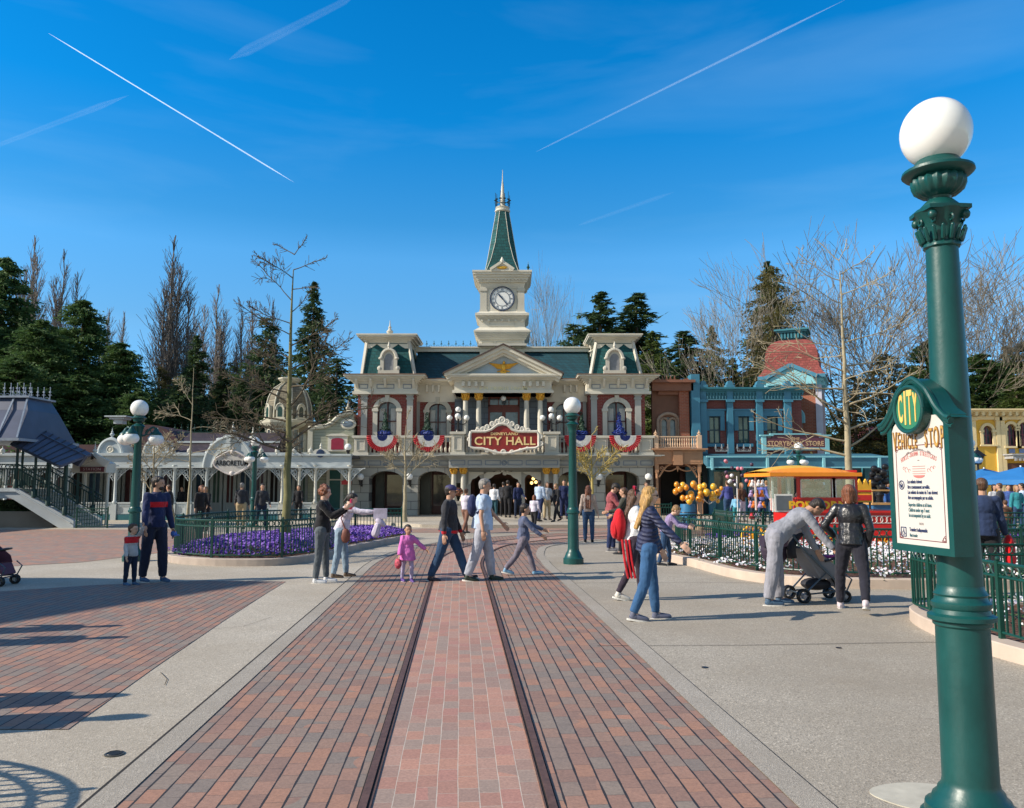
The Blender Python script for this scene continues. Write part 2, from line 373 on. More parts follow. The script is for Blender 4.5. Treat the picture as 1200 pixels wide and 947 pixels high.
# concrete patch round the foot of the near lamp
x,y=G(1085,935); m=MB(); m.flat([(x+.27*math.cos(a)*(1+.08*math.sin(3*a)),y+.2*math.sin(a)) for a in [2*PI*i/28 for i in range(28)]],.0,.009); struct(m.build('pavement_patch',mat('pale_patch',(.47,.44,.36),.9,.15,8)))
# kerb + pavement before the hall
def kerbline(P,w,h,m,name='kerb'):
    mb=MB(); n=len(P); A=P; B=offset(P,w); vs=[]
    for p,q in zip(A,B): vs+=[(p[0],p[1],0),(p[0],p[1],h),(q[0],q[1],h),(q[0],q[1],0)]
    mb.add(vs,[(4*i+j,4*i+j+1,4*i+j+5,4*i+j+4) for i in range(n-1) for j in range(3)]+[(0,1,2,3),(4*n-4,4*n-3,4*n-2,4*n-1)])
    return struct(mb.build(name,m))
g=MB(); g.flat([(-3.6,32.0),(-2.2,31.45),(40,31.45),(40,46),(-16,46),(-10,39)],.0,.13); struct(g.build('raised_pavement',conc_l))
kerbline([(-3.5,31.75),(-2.2,31.3),(10,31.3),(40,31.3)],-.16,.135,kerb_m)
# ================= PLANTERS =================
P1=crom([(-7.9,19.2),(-7.4,17.7),(-6.3,16.9),(-5.2,16.75),(-4.6,17.1),(-4.15,18.4),(-3.95,20.5),(-3.5,22.8),(-3.1,25.4),(-3.9,26.8),(-5.6,25.8),(-7.2,23.4),(-8.1,21.2),(-7.9,19.2)],5)
P2=crom([(3.45,20.0),(3.35,18.2),(3.65,16.6),(3.95,14.6),(4.6,13.55),(6.0,13.1),(8.5,13.1),(11.5,13.6),(13,15.2),(12,18),(8,19),(5,20.6),(3.45,20.0)],5)
P3=crom([(4.75,7.2),(4.62,8.4),(4.72,9.6),(5.05,10.45),(5.7,10.7),(7.5,10.9),(10,11),(12,11),(12,6),(8,4.0),(5.6,4.6),(4.75,7.2)],5)
P4=crom([(5.6,24.3),(5.6,21.9),(8,21.3),(12,21),(18,21),(18,24.8),(12,25),(8,25),(5.6,24.3)],4)
soil=mat('bark_mulch',(.13,.055,.03),.95,.4,14,bump=.02)
def inset(P,d):
    return offset(P,-d)
def planter(P,lab,h,km,beds):
    # P counter-clockwise: positive offset = outward, negative inward
    t=thing('planter',lab,'planter',group='raised flower beds')
    A=P[:-1]; n=len(A); 
    area=sum(A[i][0]*A[(i+1)%n][1]-A[(i+1)%n][0]*A[i][1] for i in range(n)); s=1 if area>0 else -1
    def off(d):
        out=[]
        for i,p in enumerate(A):
            a=Vector(A[i-1][:2]); b=Vector(A[(i+1)%n][:2]); t=(b-a).normalized(); out.append((p[0]-s*t.y*d,p[1]+s*t.x*d))
        return out
    I=off(.22); I0=off(.012)
    mb=MB(); vs=[]
    for p,q,r in zip(A,I0,I): vs+=[(p[0],p[1],0),(p[0],p[1],h-.012),(q[0],q[1],h),(r[0],r[1],h),(r[0],r[1],h-.08)]
    for i in range(n):
        k=(i+1)%n; mb.add([],[]); 
    o=len(mb.v); mb.v+=vs
    for i in range(n):
        k=(i+1)%n
        for j in range(4): mb.f.append((5*i+j,5*i+j+1,5*k+j+1,5*k+j)); mb.mi.append(0)
    mb.build('kerb',km,t,smooth=False)
    mb=MB(); cx=sum(p[0] for p in A)/n; cy=sum(p[1] for p in A)/n
    mb.v=[(p[0],p[1],h-.03) for p in I]+[(cx,cy,h+.03)]; mb.f=[(i,(i+1)%n,n) for i in range(n)]; mb.mi=[0]*n
    mb.build('soil',soil,t)
    return t,off
def inside(P,x,y):
    c=False; n=len(P); j=n-1
    for i in range(n):
        if (P[i][1]>y)!=(P[j][1]>y) and x<(P[j][0]-P[i][0])*(y-P[i][1])/(P[j][1]-P[i][1])+P[i][0]: c=not c
        j=i
    return c
def flowers(name,lab,P,h,N,mats,seed,size=.05,mound=.18,leaf=.5,region=None,hf=None):
    rng=random.Random(seed); xs=[p[0] for p in P]; ys=[p[1] for p in P]; mb=MB()
    k=0; cx=sum(xs)/len(xs); cy=sum(ys)/len(ys)
    while k<N:
        x=rng.uniform(min(xs),max(xs)); y=rng.uniform(min(ys),max(ys))
        if region and not region(x,y): continue
        if not inside(P,x,y): continue
        k+=1
        d=min(math.hypot(x-a,y-b) for a,b in P[::2])
        if d<.27: continue
        z=h+mound*min(1,d/.9)+rng.uniform(0,.07)
        c=Vector((x,y,z)); s=size*rng.uniform(.6,1.2)
        if rng.random()<leaf:
            mb.cur=0; a=rng.uniform(0,2*PI); z0=rng.uniform(h-.02,z); e=Vector((math.cos(a),math.sin(a),rng.uniform(.2,1)))*s*1.5; w=Vector((-math.sin(a),math.cos(a),0))*s*.5; c.z=z0
            mb.add([c-w*.3,c+e*.5-w,c+e,c+e*.5+w],[(0,1,2,3)])
        else:
            mb.cur=1+rng.randrange(len(mats)-1); n=Vector((rng.uniform(-.7,.7),rng.uniform(-1.2,.3),rng.uniform(.4,1))).normalized(); a=n.orthogonal().normalized(); b=n.cross(a)
            mb.add([c+(a*math.cos(q)+b*math.sin(q))*s*(1 if j%2 else .72) for j,q in enumerate([2*PI*i/6 for i in range(6)])],[tuple(range(6))])
    return tag(mb.build(name,mats),lab,'flowers',kind='stuff')
leafm=mat('bed_leaf',(.05,.12,.03),.6,.4,10); 
pur=[leafm]+[mat('pansy_%d'%i,c,.7,.2,20) for i,c in enumerate([(.075,.022,.28),(.12,.04,.38),(.04,.012,.16),(.22,.11,.48)])]
wht=[leafm]+[mat('white_flower_%d'%i,c,.7,.1,20) for i,c in enumerate([(.75,.75,.72),(.62,.66,.70),(.7,.62,.72)])]
planter(P1,'curved bed of purple pansies with a pinkish kerb behind the women with the phone',.15,mat('planter_kerb_grey',(.42,.35,.30),.8,.12,3,dirt=.2),0)
planter(P2,'curved bed of white flowers behind the folding pushchair',.16,kerb_pink,0)
planter(P3,'flower bed with a pale kerb beside the near lamp post',.15,kerb_pink,0)
planter(P4,'far flower bed between the storefronts and the white flowers',.15,kerb_pink,0)
flowers('purple_pansies','dense purple pansies filling the curved bed',inset(P1,.32) if False else [p[:2] for p in P1],.13,26000,pur,3,.032,.22,.34,region=lambda x,y: y<26.3)
flowers('white_flowers','white and lilac flowers behind the green fence',[p[:2] for p in P2],.13,19000,wht,4,.026,.22,.62)
flowers('white_flowers','white flowers over bark in the bed beside the near lamp post',[p[:2] for p in P3],.12,9000,wht,5,.024,.16,.62,region=lambda x,y:(x>5.1 and y>5.2))
flowers('purple_flowers','small purple flowers in the far bed before the storefronts',[p[:2] for p in P4],.13,2500,pur,6,.05,.15,.4)
# ================= FENCES =================
def fence(P,lab,z,h=.78,post=1.45,bar=.095,ringr=.052,br=.0105,cap=True):
    t=thing('iron_fence',lab,'fence',group='green ring-topped garden fences')
    P=[Vector((p[0],p[1],0)) for p in P]; L=[0]
    for a,b in zip(P[:-1],P[1:]): L.append(L[-1]+(b-a).length)
    def at(s):
        for i in range(len(P)-1):
            if s<=L[i+1]: return P[i].lerp(P[i+1],(s-L[i])/(L[i+1]-L[i]+1e-9))
        return P[-1]
    tot=L[-1]; n=max(2,int(tot/.12)); pts=[at(tot*i/n) for i in range(n+1)]
    for nm,zz,w in (('top_rail',z+h,.022),('middle_rail',z+h-2*ringr-.026,.016),('bottom_rail',z+.07,.016)):
        mb=MB(); mb.tube([(p.x,p.y,zz) for p in pts],w/2+.007,6); mb.build(nm,green_d,t,smooth=True)
    mb=MB(); m=int(tot/bar)
    for i in range(m+1):
        p=at(tot*i/m); mb.bar((p.x,p.y,z+.07),(p.x,p.y,z+h-2*ringr-.026),br*1.7)
    mb.build('bars',green_d,t)
    mb=MB(); m=int(tot/(2*ringr+.006))
    for i in range(m):
        p=at(tot*(i+.5)/m); q=at(tot*(i+.5)/m+.01); d=(q-p)
        if d.length<1e-6: continue
        d.normalize(); c=Vector((p.x,p.y,z+h-ringr-.013)); N=12
        mb.tube([c+d*ringr*math.cos(2*PI*k/N)+Vector((0,0,ringr*math.sin(2*PI*k/N))) for k in range(N+1)],.0085,5,cap=False)
    mb.build('ring_row',green_d,t)
    k=max(1,round(tot/post))
    for i in range(k+1):
        p=at(tot*i/k); mb=MB(); mb.box(p.x-.023,p.y-.023,z-.03,p.x+.023,p.y+.023,z+h+.025)
        if cap: mb.ell((p.x,p.y,z+h+.045),.026,8,6)
        mb.build('post',green_d,t)
    return t
fence(crom([(-7.95,20.9),(-7.75,19.1),(-7.3,17.85),(-6.3,17.06),(-5.2,16.92),(-4.68,17.25),(-4.32,18.4),(-4.15,20.0)],5),'green iron fence along the front of the purple pansies',.14)
fence(crom([(-8.0,20.9),(-7.6,22.6),(-6.4,24.1),(-5.0,25.0),(-3.4,25.2)],5),'green iron fence along the back of the purple pansies',.14)
fence(crom([(4.9,19.9),(4.0,19.6),(3.75,18.2),(4.0,16.8),(4.3,14.9),(4.9,13.9),(6.1,13.45),(8.5,13.45),(11.3,13.9)],5),'green iron fence round the front of the white flowers behind the pushchair',.15)
fence(crom([(9.5,5.6),(8,4.7),(6.2,5.0),(5.0,6.4),(4.82,8.0),(4.86,9.4),(5.0,10.3),(5.7,10.6),(8,10.65),(10,10.7)][::-1],5),'green iron fence round the flower bed beside the near lamp post',.14,h=.74)
fence([(6.0,24.2),(6.0,22.2),(12,21.7),(18,21.5)],'green iron fence of the far bed before the storefronts',.14)
fence([(10.2,16.9),(12.5,16.6),(16,16.5)],'green iron fence beyond the man with the red bag',.05)
fence([(4.1,31.9),(6.2,31.8)],'short green iron fence by the doorway with the yellow balloons',.13)
# off-frame fence whose shadow curls into the lower corner of the picture
fence(crom([(-6.4,4.75),(-5.2,4.8),(-4.35,4.6),(-3.8,4.15),(-3.75,3.5),(-4.1,3.0)],5),'green iron fence of the bed whose shadow falls on the pale pavement',.1,h=.85)
# ================= LAMPS =================
def lamp_profile(mb,H):
    mb.lathe(0,0,[(.235,0),(.235,.10),(.215,.115),(.21,.15),(.185,.165),(.175,.19),(.155,.205),(.15,.225),(.135,.24),(.128,.27),(.124,.98)],28)
def near_lamp():
    t=thing('street_lamp','tall green lamp post with one white globe, carrying the vehicle stop sign','street lamp',(0,0,0))
    mb=MB(); lamp_profile(mb,1)
    mb.lathe(0,0,[(.124,.975),(.135,.985),(.135,1.0),(.158,1.01),(.158,1.03),(.135,1.04),(.13,1.06),(.138,1.07),(.138,1.09),(.125,1.10),(.12,1.12),(.126,1.13),(.112,1.15),(.108,1.17)],28)
    mb.build('pedestal',green,t,smooth=True)
    mb=MB(); mb.lathe(0,0,[(.106,1.16),(.099,1.6),(.088,2.3),(.078,2.84)],28); mb.build('shaft',green,t,smooth=True)
    mb=MB(); mb.lathe(0,0,[(.078,2.83),(.09,2.838),(.09,2.852),(.08,2.86),(.082,2.90),(.098,2.965),(.125,3.01),(.13,3.015)],28,flute=.05,nf=8)
    for k in range(16):
        a=2*PI*k/16; r=.095; mb.cpt((r*math.cos(a),r*math.sin(a),2.87),((r+.022)*math.cos(a),(r+.022)*math.sin(a),2.925),.012,.009,6)
    for k in range(4):
        a=PI/4+PI/2*k; mb.ell((.122*math.cos(a),.122*math.sin(a),2.985),(.024,.024,.024),8,6)
    for k in range(8):
        a=2*PI*k/8; mb.ring((.108*math.cos(a),.108*math.sin(a),2.965),.016,.006,'x',8,5)
    mb.flat([(.155*math.cos(a)*(1.0 if i%2==0 else .78),.155*math.sin(a)*(1.0 if i%2==0 else .78)) for i,a in enumerate([PI/4*k+PI/4 for k in range(8)])],3.012,3.032)
    mb.build('capital',green,t,smooth=True,sharp=50)
    mb=MB(); mb.lathe(0,0,[(.10,3.03),(.095,3.05),(.07,3.075),(.055,3.085),(.06,3.10)],28)
    mb.lathe(0,0,[(.05,3.095),(.085,3.105),(.118,3.13),(.132,3.165),(.130,3.19),(.12,3.20)],72,flute=.045,nf=18)
    mb.lathe(0,0,[(.125,3.20),(.165,3.21),(.178,3.222),(.175,3.236),(.14,3.25),(.125,3.262),(.115,3.275),(.105,3.29)],28); mb.build('gallery',green,t,smooth=True)
    mb=MB(); mb.ell((0,0,3.435),.178,32,20); mb.build('globe',white_globe,t,smooth=True)
    return t
nl=near_lamp(); LX,LY=WX(1138,925,3.98),3.98; nl.location=(LX,LY,0); nl.scale=(.95,.95,1)
NLZ=1.0
def street_lamp(n):
    t=thing('street_lamp','','street lamp',group='green globe street lamps')
    mb=MB(); mb.lathe(0,0,[(.215,0),(.215,.12),(.19,.14),(.17,.20),(.15,.24),(.13,.27),(.118,.33),(.112,1.05),(.14,1.06),(.14,1.10),(.12,1.12),(.12,1.15),(.10,1.18)],18); mb.build('pedestal',green,t,smooth=True)
    mb=MB(); mb.lathe(0,0,[(.10,1.17),(.075,2.75),(.085,2.77),(.08,2.8),(.12,2.92),(.14,2.94),(.11,2.97),(.06,3.0),(.06,3.02)],16); mb.build('shaft',green,t,smooth=True)
    mb=MB(); mb.lathe(0,0,[(.05,3.02),(.11,3.05),(.125,3.10),(.16,3.12),(.16,3.135),(.11,3.16),(.10,3.18)],16); mb.build('gallery',green,t,smooth=True)
    mb=MB(); mb.ell((0,0,3.34),.19,20,14); mb.build('globe',white_globe,t,smooth=True)
    if n>1:
        for a in (R(8),R(150),R(262)):
            dx,dy=math.cos(a),math.sin(a)
            mb=MB(); P=crom([(0,0,2.78),(dx*.12,dy*.12,2.74),(dx*.2,dy*.2,2.86),(dx*.3,dy*.3,2.93),(dx*.36,dy*.36,2.86),(dx*.36,dy*.36,2.8)],4); mb.tube(P,[.022]*len(P),8)
            mb.ring((dx*.2,dy*.2,2.82),.06,.012,'x' if abs(dx)<.5 else 'y',10,5)
            mb.lathe(dx*.36,dy*.36,[(.13,2.755),(.12,2.79),(.07,2.83),(.04,2.88),(.015,2.92)],14); b=mb.build('bracket',green,t,smooth=True)
            mb=MB(); mb.ell((dx*.36,dy*.36,2.66),(.17,.17,.13),16,10); mb.build('globe',white_globe,t,smooth=True)
    return t
l1=street_lamp(1); l1.location=(WX(672,655,17.3),17.3,0); l1['label']='single-globe green lamp post between the walking boy and the girls in the middle'
l3=street_lamp(3); l3.location=(WX(158,600,17.9),17.9,0); l3.rotation_euler.z=R(10); l3['label']='green lamp post with a cluster of four globes behind the man in the red-striped sweater'
for u,Y,lab,rz in ((298,32,'small green multi-globe lamp post just right of the oval hanging sign',0),(937,36,'green multi-globe lamp post rising behind the popcorn wagon roof',20),(1139,33,'multi-globe lamp post partly hidden by the near lamp post before the yellow building',5)):
    clone(l3,(WX(u,560,Y),Y,0 if Y<31 else .0),R(rz),label=lab)
# ================= VEHICLE STOP SIGN =================
def vsign():
    t=thing('stop_sign','white notice in a green frame with round CITY badge, fixed to the near lamp post','sign')
    # local: x to the right across the face (0..w), z up, face towards -y
    A=Vector((WX(1045,570,4.24),4.24)); B=Vector((WX(1117,560,3.76),3.76)); w=(B-A).length; ang=math.atan2(B.y-A.y,B.x-A.x)
    t.location=(A.x,A.y,0); t.rotation_euler.z=ang
    z0=WZ(648,4.0); z1=WZ(490,4.0); H=z1-z0; cx=w/2; D=.085; rb=.145; cz=z1+.02
    def outline(m): # frame outline with shoulders and round head; m = margin
        pts=[(-m,z0-m),(w+m,z0-m),(w+m,z1-.0)]
        pts+=[(w+m,z1+.0)]
        a0=18
        for a in range(a0,181-a0,12): pts.append((cx+(rb+m)*math.cos(R(a)),cz+(rb+m)*math.sin(R(a))))
        pts+=[(-m,z1)]
        return pts
    mb=MB(); mb.prism(outline(0),0,D); mb.build('cabinet',green,t)
    mb=MB()  # frame stiles
    mb.box(0,-.012,z0,.035,-.0,z1-.02); mb.box(w-.035,-.012,z0,w,-.0,z1-.02); mb.box(.035,-.012,z0,w-.035,-.0,z0+.035); mb.build('frame',green,t)
    mb=MB() # swan-neck moulding along the top
    for k,(r,dy,dz) in enumerate(((.017,-.02,0),(.012,-.012,-.024),(.012,-.03,.014))):
        L=crom([(-.045,0,z1-.035+dz),(-.0,0,z1-.022+dz),(.06,0,z1+.03+dz),(cx-rb*.9,0,z1+.10+dz),(cx-rb*.62,0,cz+rb*.8+dz),(cx,0,cz+rb+.018+dz),(cx+rb*.62,0,cz+rb*.8+dz),(cx+rb*.9,0,z1+.10+dz),(w-.06,0,z1+.03+dz),(w,0,z1-.022+dz),(w+.035,0,z1-.035+dz)],5)
        mb.tube([(p[0],dy,p[2]) for p in L],r,8)
    # top skin swept back
    L=crom([(-.05,0,z1-.03),(0,0,z1-.015),(.06,0,z1+.035),(cx-rb*.9,0,z1+.10),(cx-rb*.62,0,cz+rb*.8),(cx,0,cz+rb+.02),(cx+rb*.62,0,cz+rb*.8),(cx+rb*.9,0,z1+.10),(w-.06,0,z1+.035),(w,0,z1-.015),(w+.045,0,z1-.03)],5)
    n=len(L); mb.add([(p[0],-.025,p[2]+.012) for p in L]+[(p[0],D-.01,p[2]+.012) for p in L],[(i,i+1,i+1+n,i+n) for i in range(n-1)])
    mb.build('hood',green,t,smooth=True)
    pm=NT('notice_panel'); pm.col((.57,.55,.51)); pm.set(Roughness=.3); pm=pm.m
    mb=MB(); mb.box(.035,-.006,z0+.035,w-.035,.002,z1-.055)
    pts=[(.035,z1-.055),(w-.035,z1-.055),(w-.05,z1-.03),(w-.1,z1+.005),(.1,z1+.005),(.05,z1-.03)]; mb.prism(pts,-.006,.002); pn=mb.build('panel',pm,t)
    bz=cz+.022
    mb=MB(); N=40; mb.prism([(cx+.122*math.cos(2*PI*k/N),bz+.122*math.sin(2*PI*k/N)) for k in range(N)],-.045,-.005); bd=mb.build('badge',green,t)
    mb=MB(); mb.ring((cx,-.047,bz),.112,.010,'y',36,8); mb.build('badge_rim',green,bd,smooth=True)
    mb=MB(); mb.prism([(cx+.098*math.cos(2*PI*k/N),bz+.098*math.sin(2*PI*k/N)) for k in range(N)],-.047,-.0455); mb.build('badge_face',mat('badge_green',(.03,.18,.10),.4),bd)
    gl=mat('sign_gold',(.80,.50,.13),.35,.1,5); 
    for ch,x,s in (('C',-.060,.19),('I',-.022,.235),('T',.014,.24),('Y',.058,.20)):
        text(ch,s,gl,bd,(cx+x,-.0475,bz),sx=.27 if ch!='I' else .36,bold=.004,ext=.003)
    fz=-.0065; zt=z1-.105
    br=mat('sign_brown',(.22,.10,.03),.4,.1,5); gr=mat('sign_gold2',(.50,.29,.07),.4)
    Lw=w-.07
    for i,(ch,x,s,dz) in enumerate([('V',.056,.14,0),('E',.088,.12,.004),('H',.118,.11,0),('I',.143,.105,-.002),('C',.164,.10,-.005),('L',.191,.10,-.005),('E',.215,.10,-.003),('S',.288,.12,.004),('T',.322,.13,.006),('O',.360,.14,.008),('P',.400,.15,.006)]):
        x=x*w/.445+.0; text(ch,s,br,pn,(x,fz,zt+dz-.01),sx=.40,bold=.002); text(ch,s*.97,gr,pn,(x-.0012,fz-.001,zt+dz-.008),sx=.35,bold=.0)
    maroon=mat('sign_maroon',(.16,.02,.03),.5); navy=mat('sign_navy',(.015,.03,.10),.5); teal=mat('sign_teal',(.05,.13,.15),.5); pink=mat('sign_pink',(.5,.17,.15),.5)
    zt2=z0+.525; mb=MB(); a=.062; b=w-.062; zb=z0+.062
    for (p,q) in (((a,zb),(b,zb)),((a,zt2),(b,zt2)),((a,zb),(a,zt2)),((b,zb),(b,zt2))): mb.bar((p[0],fz,p[1]),(q[0],fz,q[1]),.003)
    for x in (a,b):
        for z in (zb,zt2):
            sx=1 if x==a else -1; sz=1 if z==zb else -1
            mb.ring((x+sx*.012,fz,z+sz*.012),.009,.002,'y',10,4); mb.ring((x+sx*.024,fz,z+sz*.006),.005,.0015,'y',8,4); mb.ring((x+sx*.006,fz,z+sz*.024),.005,.0015,'y',8,4)
    mb.build('border',maroon,pn)
    mb=MB(); P=[(cx-.13+.26*i/20,fz,zt2-.06+.035*math.sin(PI*i/20)) for i in range(21)]; mb.tube(P,.0018,5)
    for i in range(-3,4): mb.ell((cx+i*.012,fz,zt2-.02-abs(i)*.002),(.006,.0015,.004),8,5)
    for s in (-1,1):
        mb.ell((cx+s*.085,fz,zt2-.038),(.016,.0015,.005),8,5,Matrix.Rotation(s*.45,3,'Y'))
    mb.ell((cx,fz,zt2-.075),(.01,.0015,.002),8,5); mb.build('flourish',mat('sign_grey',(.22,.18,.17),.5),pn)
    s='HORSE-DRAWN STREETCARS'; n=len(s)
    for i,ch in enumerate(s):
        f=(i/(n-1)-.5); text(ch,.030,pink,pn,(cx+f*.27,fz,zt2-.072+.030*math.cos(f*PI)),rot=(PI/2,f*.55,0),sx=.55,bold=.0004,ext=.001)
    mb=MB()
    for k in range(4):
        for q in range(9): pass
        mb.box(cx-.05,fz-.001,zt2-.105-k*.012,cx+.05,fz,zt2-.103-k*.012)
    for sx in (-1,1):
        for rr,x,dz in ((.012,.10,-.12),(.007,.12,-.112),(.008,.075,-.125)): mb.ring((cx+sx*x,fz,zt2+dz),rr,.0014,'y',10,4,0,4.5)
    mb.prism([(cx+.045*math.cos(PI*k/10),zt2-.148-.014*math.sin(PI*k/10)) for k in range(11)],fz-.001,fz); mb.build('ornament',pink,pn)
    zc=z0+.345
    lines=[("Les enfants doivent",0,navy),("être constamment surveillés.",1,navy),("Les enfants de moins de 7 ans doivent",2,navy),("être accompagnés par un adulte.",3,navy),("Supervise children at all times.",4.35,teal),("Children under age 7 must",5.35,teal),("be accompanied by an adult.",6.35,teal)]
    for s_,k,m_ in lines: text(s_,.026,m_,pn,(w*.30,fz,zc-k*.0262),align='LEFT',sx=.58,bold=.0004,ext=.001)
    text("Transfert indispensable",.026,navy,pn,(w*.30,fz,z0+.108),align='LEFT',sx=.58,bold=.0005,ext=.001); text("Must transfer",.023,teal,pn,(w*.30,fz,z0+.080),align='LEFT',sx=.50,bold=.0003,ext=.001)
    mb=MB(); mb.ring((w*.2,fz,zc-.016),.021,.0028,'y',24,5); mb.ell((w*.19,fz,zc-.006),(.0045,.001,.0045),8,5); mb.bar((w*.185,fz,zc-.012),(w*.195,fz,zc-.028),.007); mb.ell((w*.215,fz,zc-.012),(.004,.001,.004),8,5); mb.bar((w*.215,fz,zc-.015),(w*.21,fz,zc-.028),.006)
    q=z0+.095; 
    for (p1,p2) in (((-.02,-.022),(.02,-.022)),((-.02,.022),(.02,.022)),((-.02,-.022),(-.02,.022)),((.02,-.022),(.02,.022))): mb.bar((w*.2+p1[0],fz,q+p1[1]),(w*.2+p2[0],fz,q+p2[1]),.004)
    mb.ring((w*.2-.002,fz,q-.006),.009,.0018,'y',12,4); mb.ell((w*.2,fz,q+.013),(.004,.001,.004),8,5); mb.bar((w*.2,fz,q+.01),(w*.2+.003,fz,q-.002),.004); mb.bar((w*.2+.003,fz,q-.002),(w*.2+.012,fz,q-.012),.004)
    mb.build('pictograms',navy,pn)
    mb=MB()
    for dx in (-.012,0,.012): mb.ring((cx+dx,fz,z0+.14),.005,.0014,'y',8,4)
    mb.build('small_ornament',mat('sign_grey'+'2',(.25,.2,.2),.5),pn)
    mb=MB(); 
    for zz in (z0+.12,z1-.12): mb.box(cx-.05,D,zz-.02,cx+.05,D+.13,zz+.02)
    mb.build('bracket',green,t)
    # slender conduit down the back of the post
    return t
vsign()
cd=thing('cable_conduit','thin green conduit with joints running down the back of the near lamp post','conduit',(LX+.135,LY+.03,0)); mb=MB(); mb.cyl((0,0,.25),(-.03,0,2.0),.012,n=8); mb.build('pipe',green_d,cd,smooth=True)
mb=MB(); 
for z in (.6,1.3,1.6): mb.cyl((-.03*z/2,0,z),(-.03*z/2,0,z+.05),.018,n=8)
mb.build('joint_collar',green_d,cd,smooth=True)
# ================= CITY HALL =================
class FP:
    def __init__(s,Y): s.Y=Y
    def x(s,u,v=540,y=None): return WX(u,v,y or s.Y)
    def z(s,v,y=None): return WZ(v,y or s.Y)
    def bx(s,mb,u0,v0,u1,v1,ya,yb):
        vm=(v0+v1)/2; return mb.box(WX(u0,vm,ya),ya,WZ(v1,ya),WX(u1,vm,ya),yb,WZ(v0,ya))
def frustum(mb,b,z0,t,z1):
    (a0,a1,c0,c1),(d0,d1,e0,e1)=b,t
    return mb.add([(a0,c0,z0),(a1,c0,z0),(a1,c1,z0),(a0,c1,z0),(d0,e0,z1),(d1,e0,z1),(d1,e1,z1),(d0,e1,z1)],[(0,3,2,1),(4,5,6,7),(0,1,5,4),(1,2,6,5),(2,3,7,6),(3,0,4,7)])
def cornice(mb,x0,x1,y0,z0,z1,dy=.35,y1=None,steps=4,side=True):
    # stepped/coved projection growing upward; y0 wall face
    y1=y1 or y0+.3
    for k in range(steps):
        f=((k+1)/steps)**1.3; g=dy*f; a=z0+(z1-z0)*k/steps; b=z0+(z1-z0)*(k+1)/steps
        mb.box(x0-(g if side else 0),y0-g,a,x1+(g if side else 0),y1,b-.002)
winglass=glass_dark('window_glass',(.10,.13,.16)); sashred=mat('maroon_sash',(.10,.02,.02),.5); curtain=mat('lace_curtain',(.60,.60,.57),.9,.1,20)
def window(parent,x0,x1,z0,z1,y,arch=.25,surr=None,sw=.22,sash=None,sill=True,keystone=True,curt=True,glass=None):
    surr=surr or trim; sash=sash or sashred; glass=glass or winglass
    mb=MB(); h=arch
    outer=[(x0-sw,z0)]+ [(p[0],p[1]) for p in arc(x0-sw,x1+sw,z1-h,z1+sw,12)]+[(x1+sw,z0)] if h>0 else [(x0-sw,z0),(x0-sw,z1+sw),(x1+sw,z1+sw),(x1+sw,z0)]
    inner=[(x0,z0)]+ [(p[0],p[1]) for p in arc(x0,x1,z1-h,z1,12)]+[(x1,z0)] if h>0 else [(x0,z0),(x0,z1),(x1,z1),(x1,z0)]
    n=len(outer); vs=[(a,y-.09,b) for a,b in outer]+[(a,y-.09,b) for a,b in inner]+[(a,y+.02,b) for a,b in outer]+[(a,y+.16,b) for a,b in inner]
    fs=[]
    for i in range(n-1): fs+=[(i,i+1,n+i+1,n+i),(i,2*n+i,2*n+i+1,i+1),(n+i,n+i+1,3*n+i+1,3*n+i)]
    mb.add(vs,fs)
    for s,(a,b) in enumerate(((x0-sw,x0),(x1,x1+sw))):
        if h>0: mb.box(a-.04,y-.13,z1-h-.08,b+.04,y+.0,z1-h+.06)
    if keystone: xm=(x0+x1)/2; mb.prism([(xm-.07,z1-.02),(xm+.07,z1-.02),(xm+.12,z1+sw+.1),(xm-.12,z1+sw+.1)],y-.16,y-.02)
    if sill: mb.box(x0-sw-.06,y-.16,z0-.1,x1+sw+.06,y+.05,z0)
    w=mb.build('window',surr,parent)
    g=MB(); g.prism(inner,y+.27,y+.28); g.build('glass',glass,w)
    f=MB(); t=.05; xm=(x0+x1)/2; zm=z0+(z1-z0)*.5
    f.box(x0,y+.12,z0,x0+t,y+.168,z1-h); f.box(x1-t,y+.12,z0,x1,y+.168,z1-h); f.box(xm-t*.6,y+.115,z0,xm+t*.6,y+.168,z1-.02); f.box(x0,y+.118,zm-t*.5,x1,y+.168,zm+t*.5); f.box(x0,y+.11,z0,x1,y+.168,z0+t*1.3)
    if h>0: f.tube([(a,y+.14,b) for a,b in inner[1:-1]],t*.55,4)
    else: f.box(x0,y+.112,z1-t,x1,y+.168,z1)
    f.build('sash',sash,w)
    if curt:
        c=MB(); n=14
        for s in (0,1):
            a,b=(x0+t,x0+(xm-x0)*.7) if s==0 else (x1-(x1-xm)*.7,x1-t)
            vs=[];
            for i in range(n+1):
                x=a+(b-a)*i/n; yy=y+.2+.02*math.sin(i*2.2); xx=x+((1-i/n) if s==0 else -(i/n))*0; vs+=[(x,yy,z0+.02),(x,yy,z1-h*.7-.03)]
            c.add(vs,[(2*i,2*i+2,2*i+3,2*i+1) for i in range(n)])
        c.build('curtain',curtain,w)
    return w
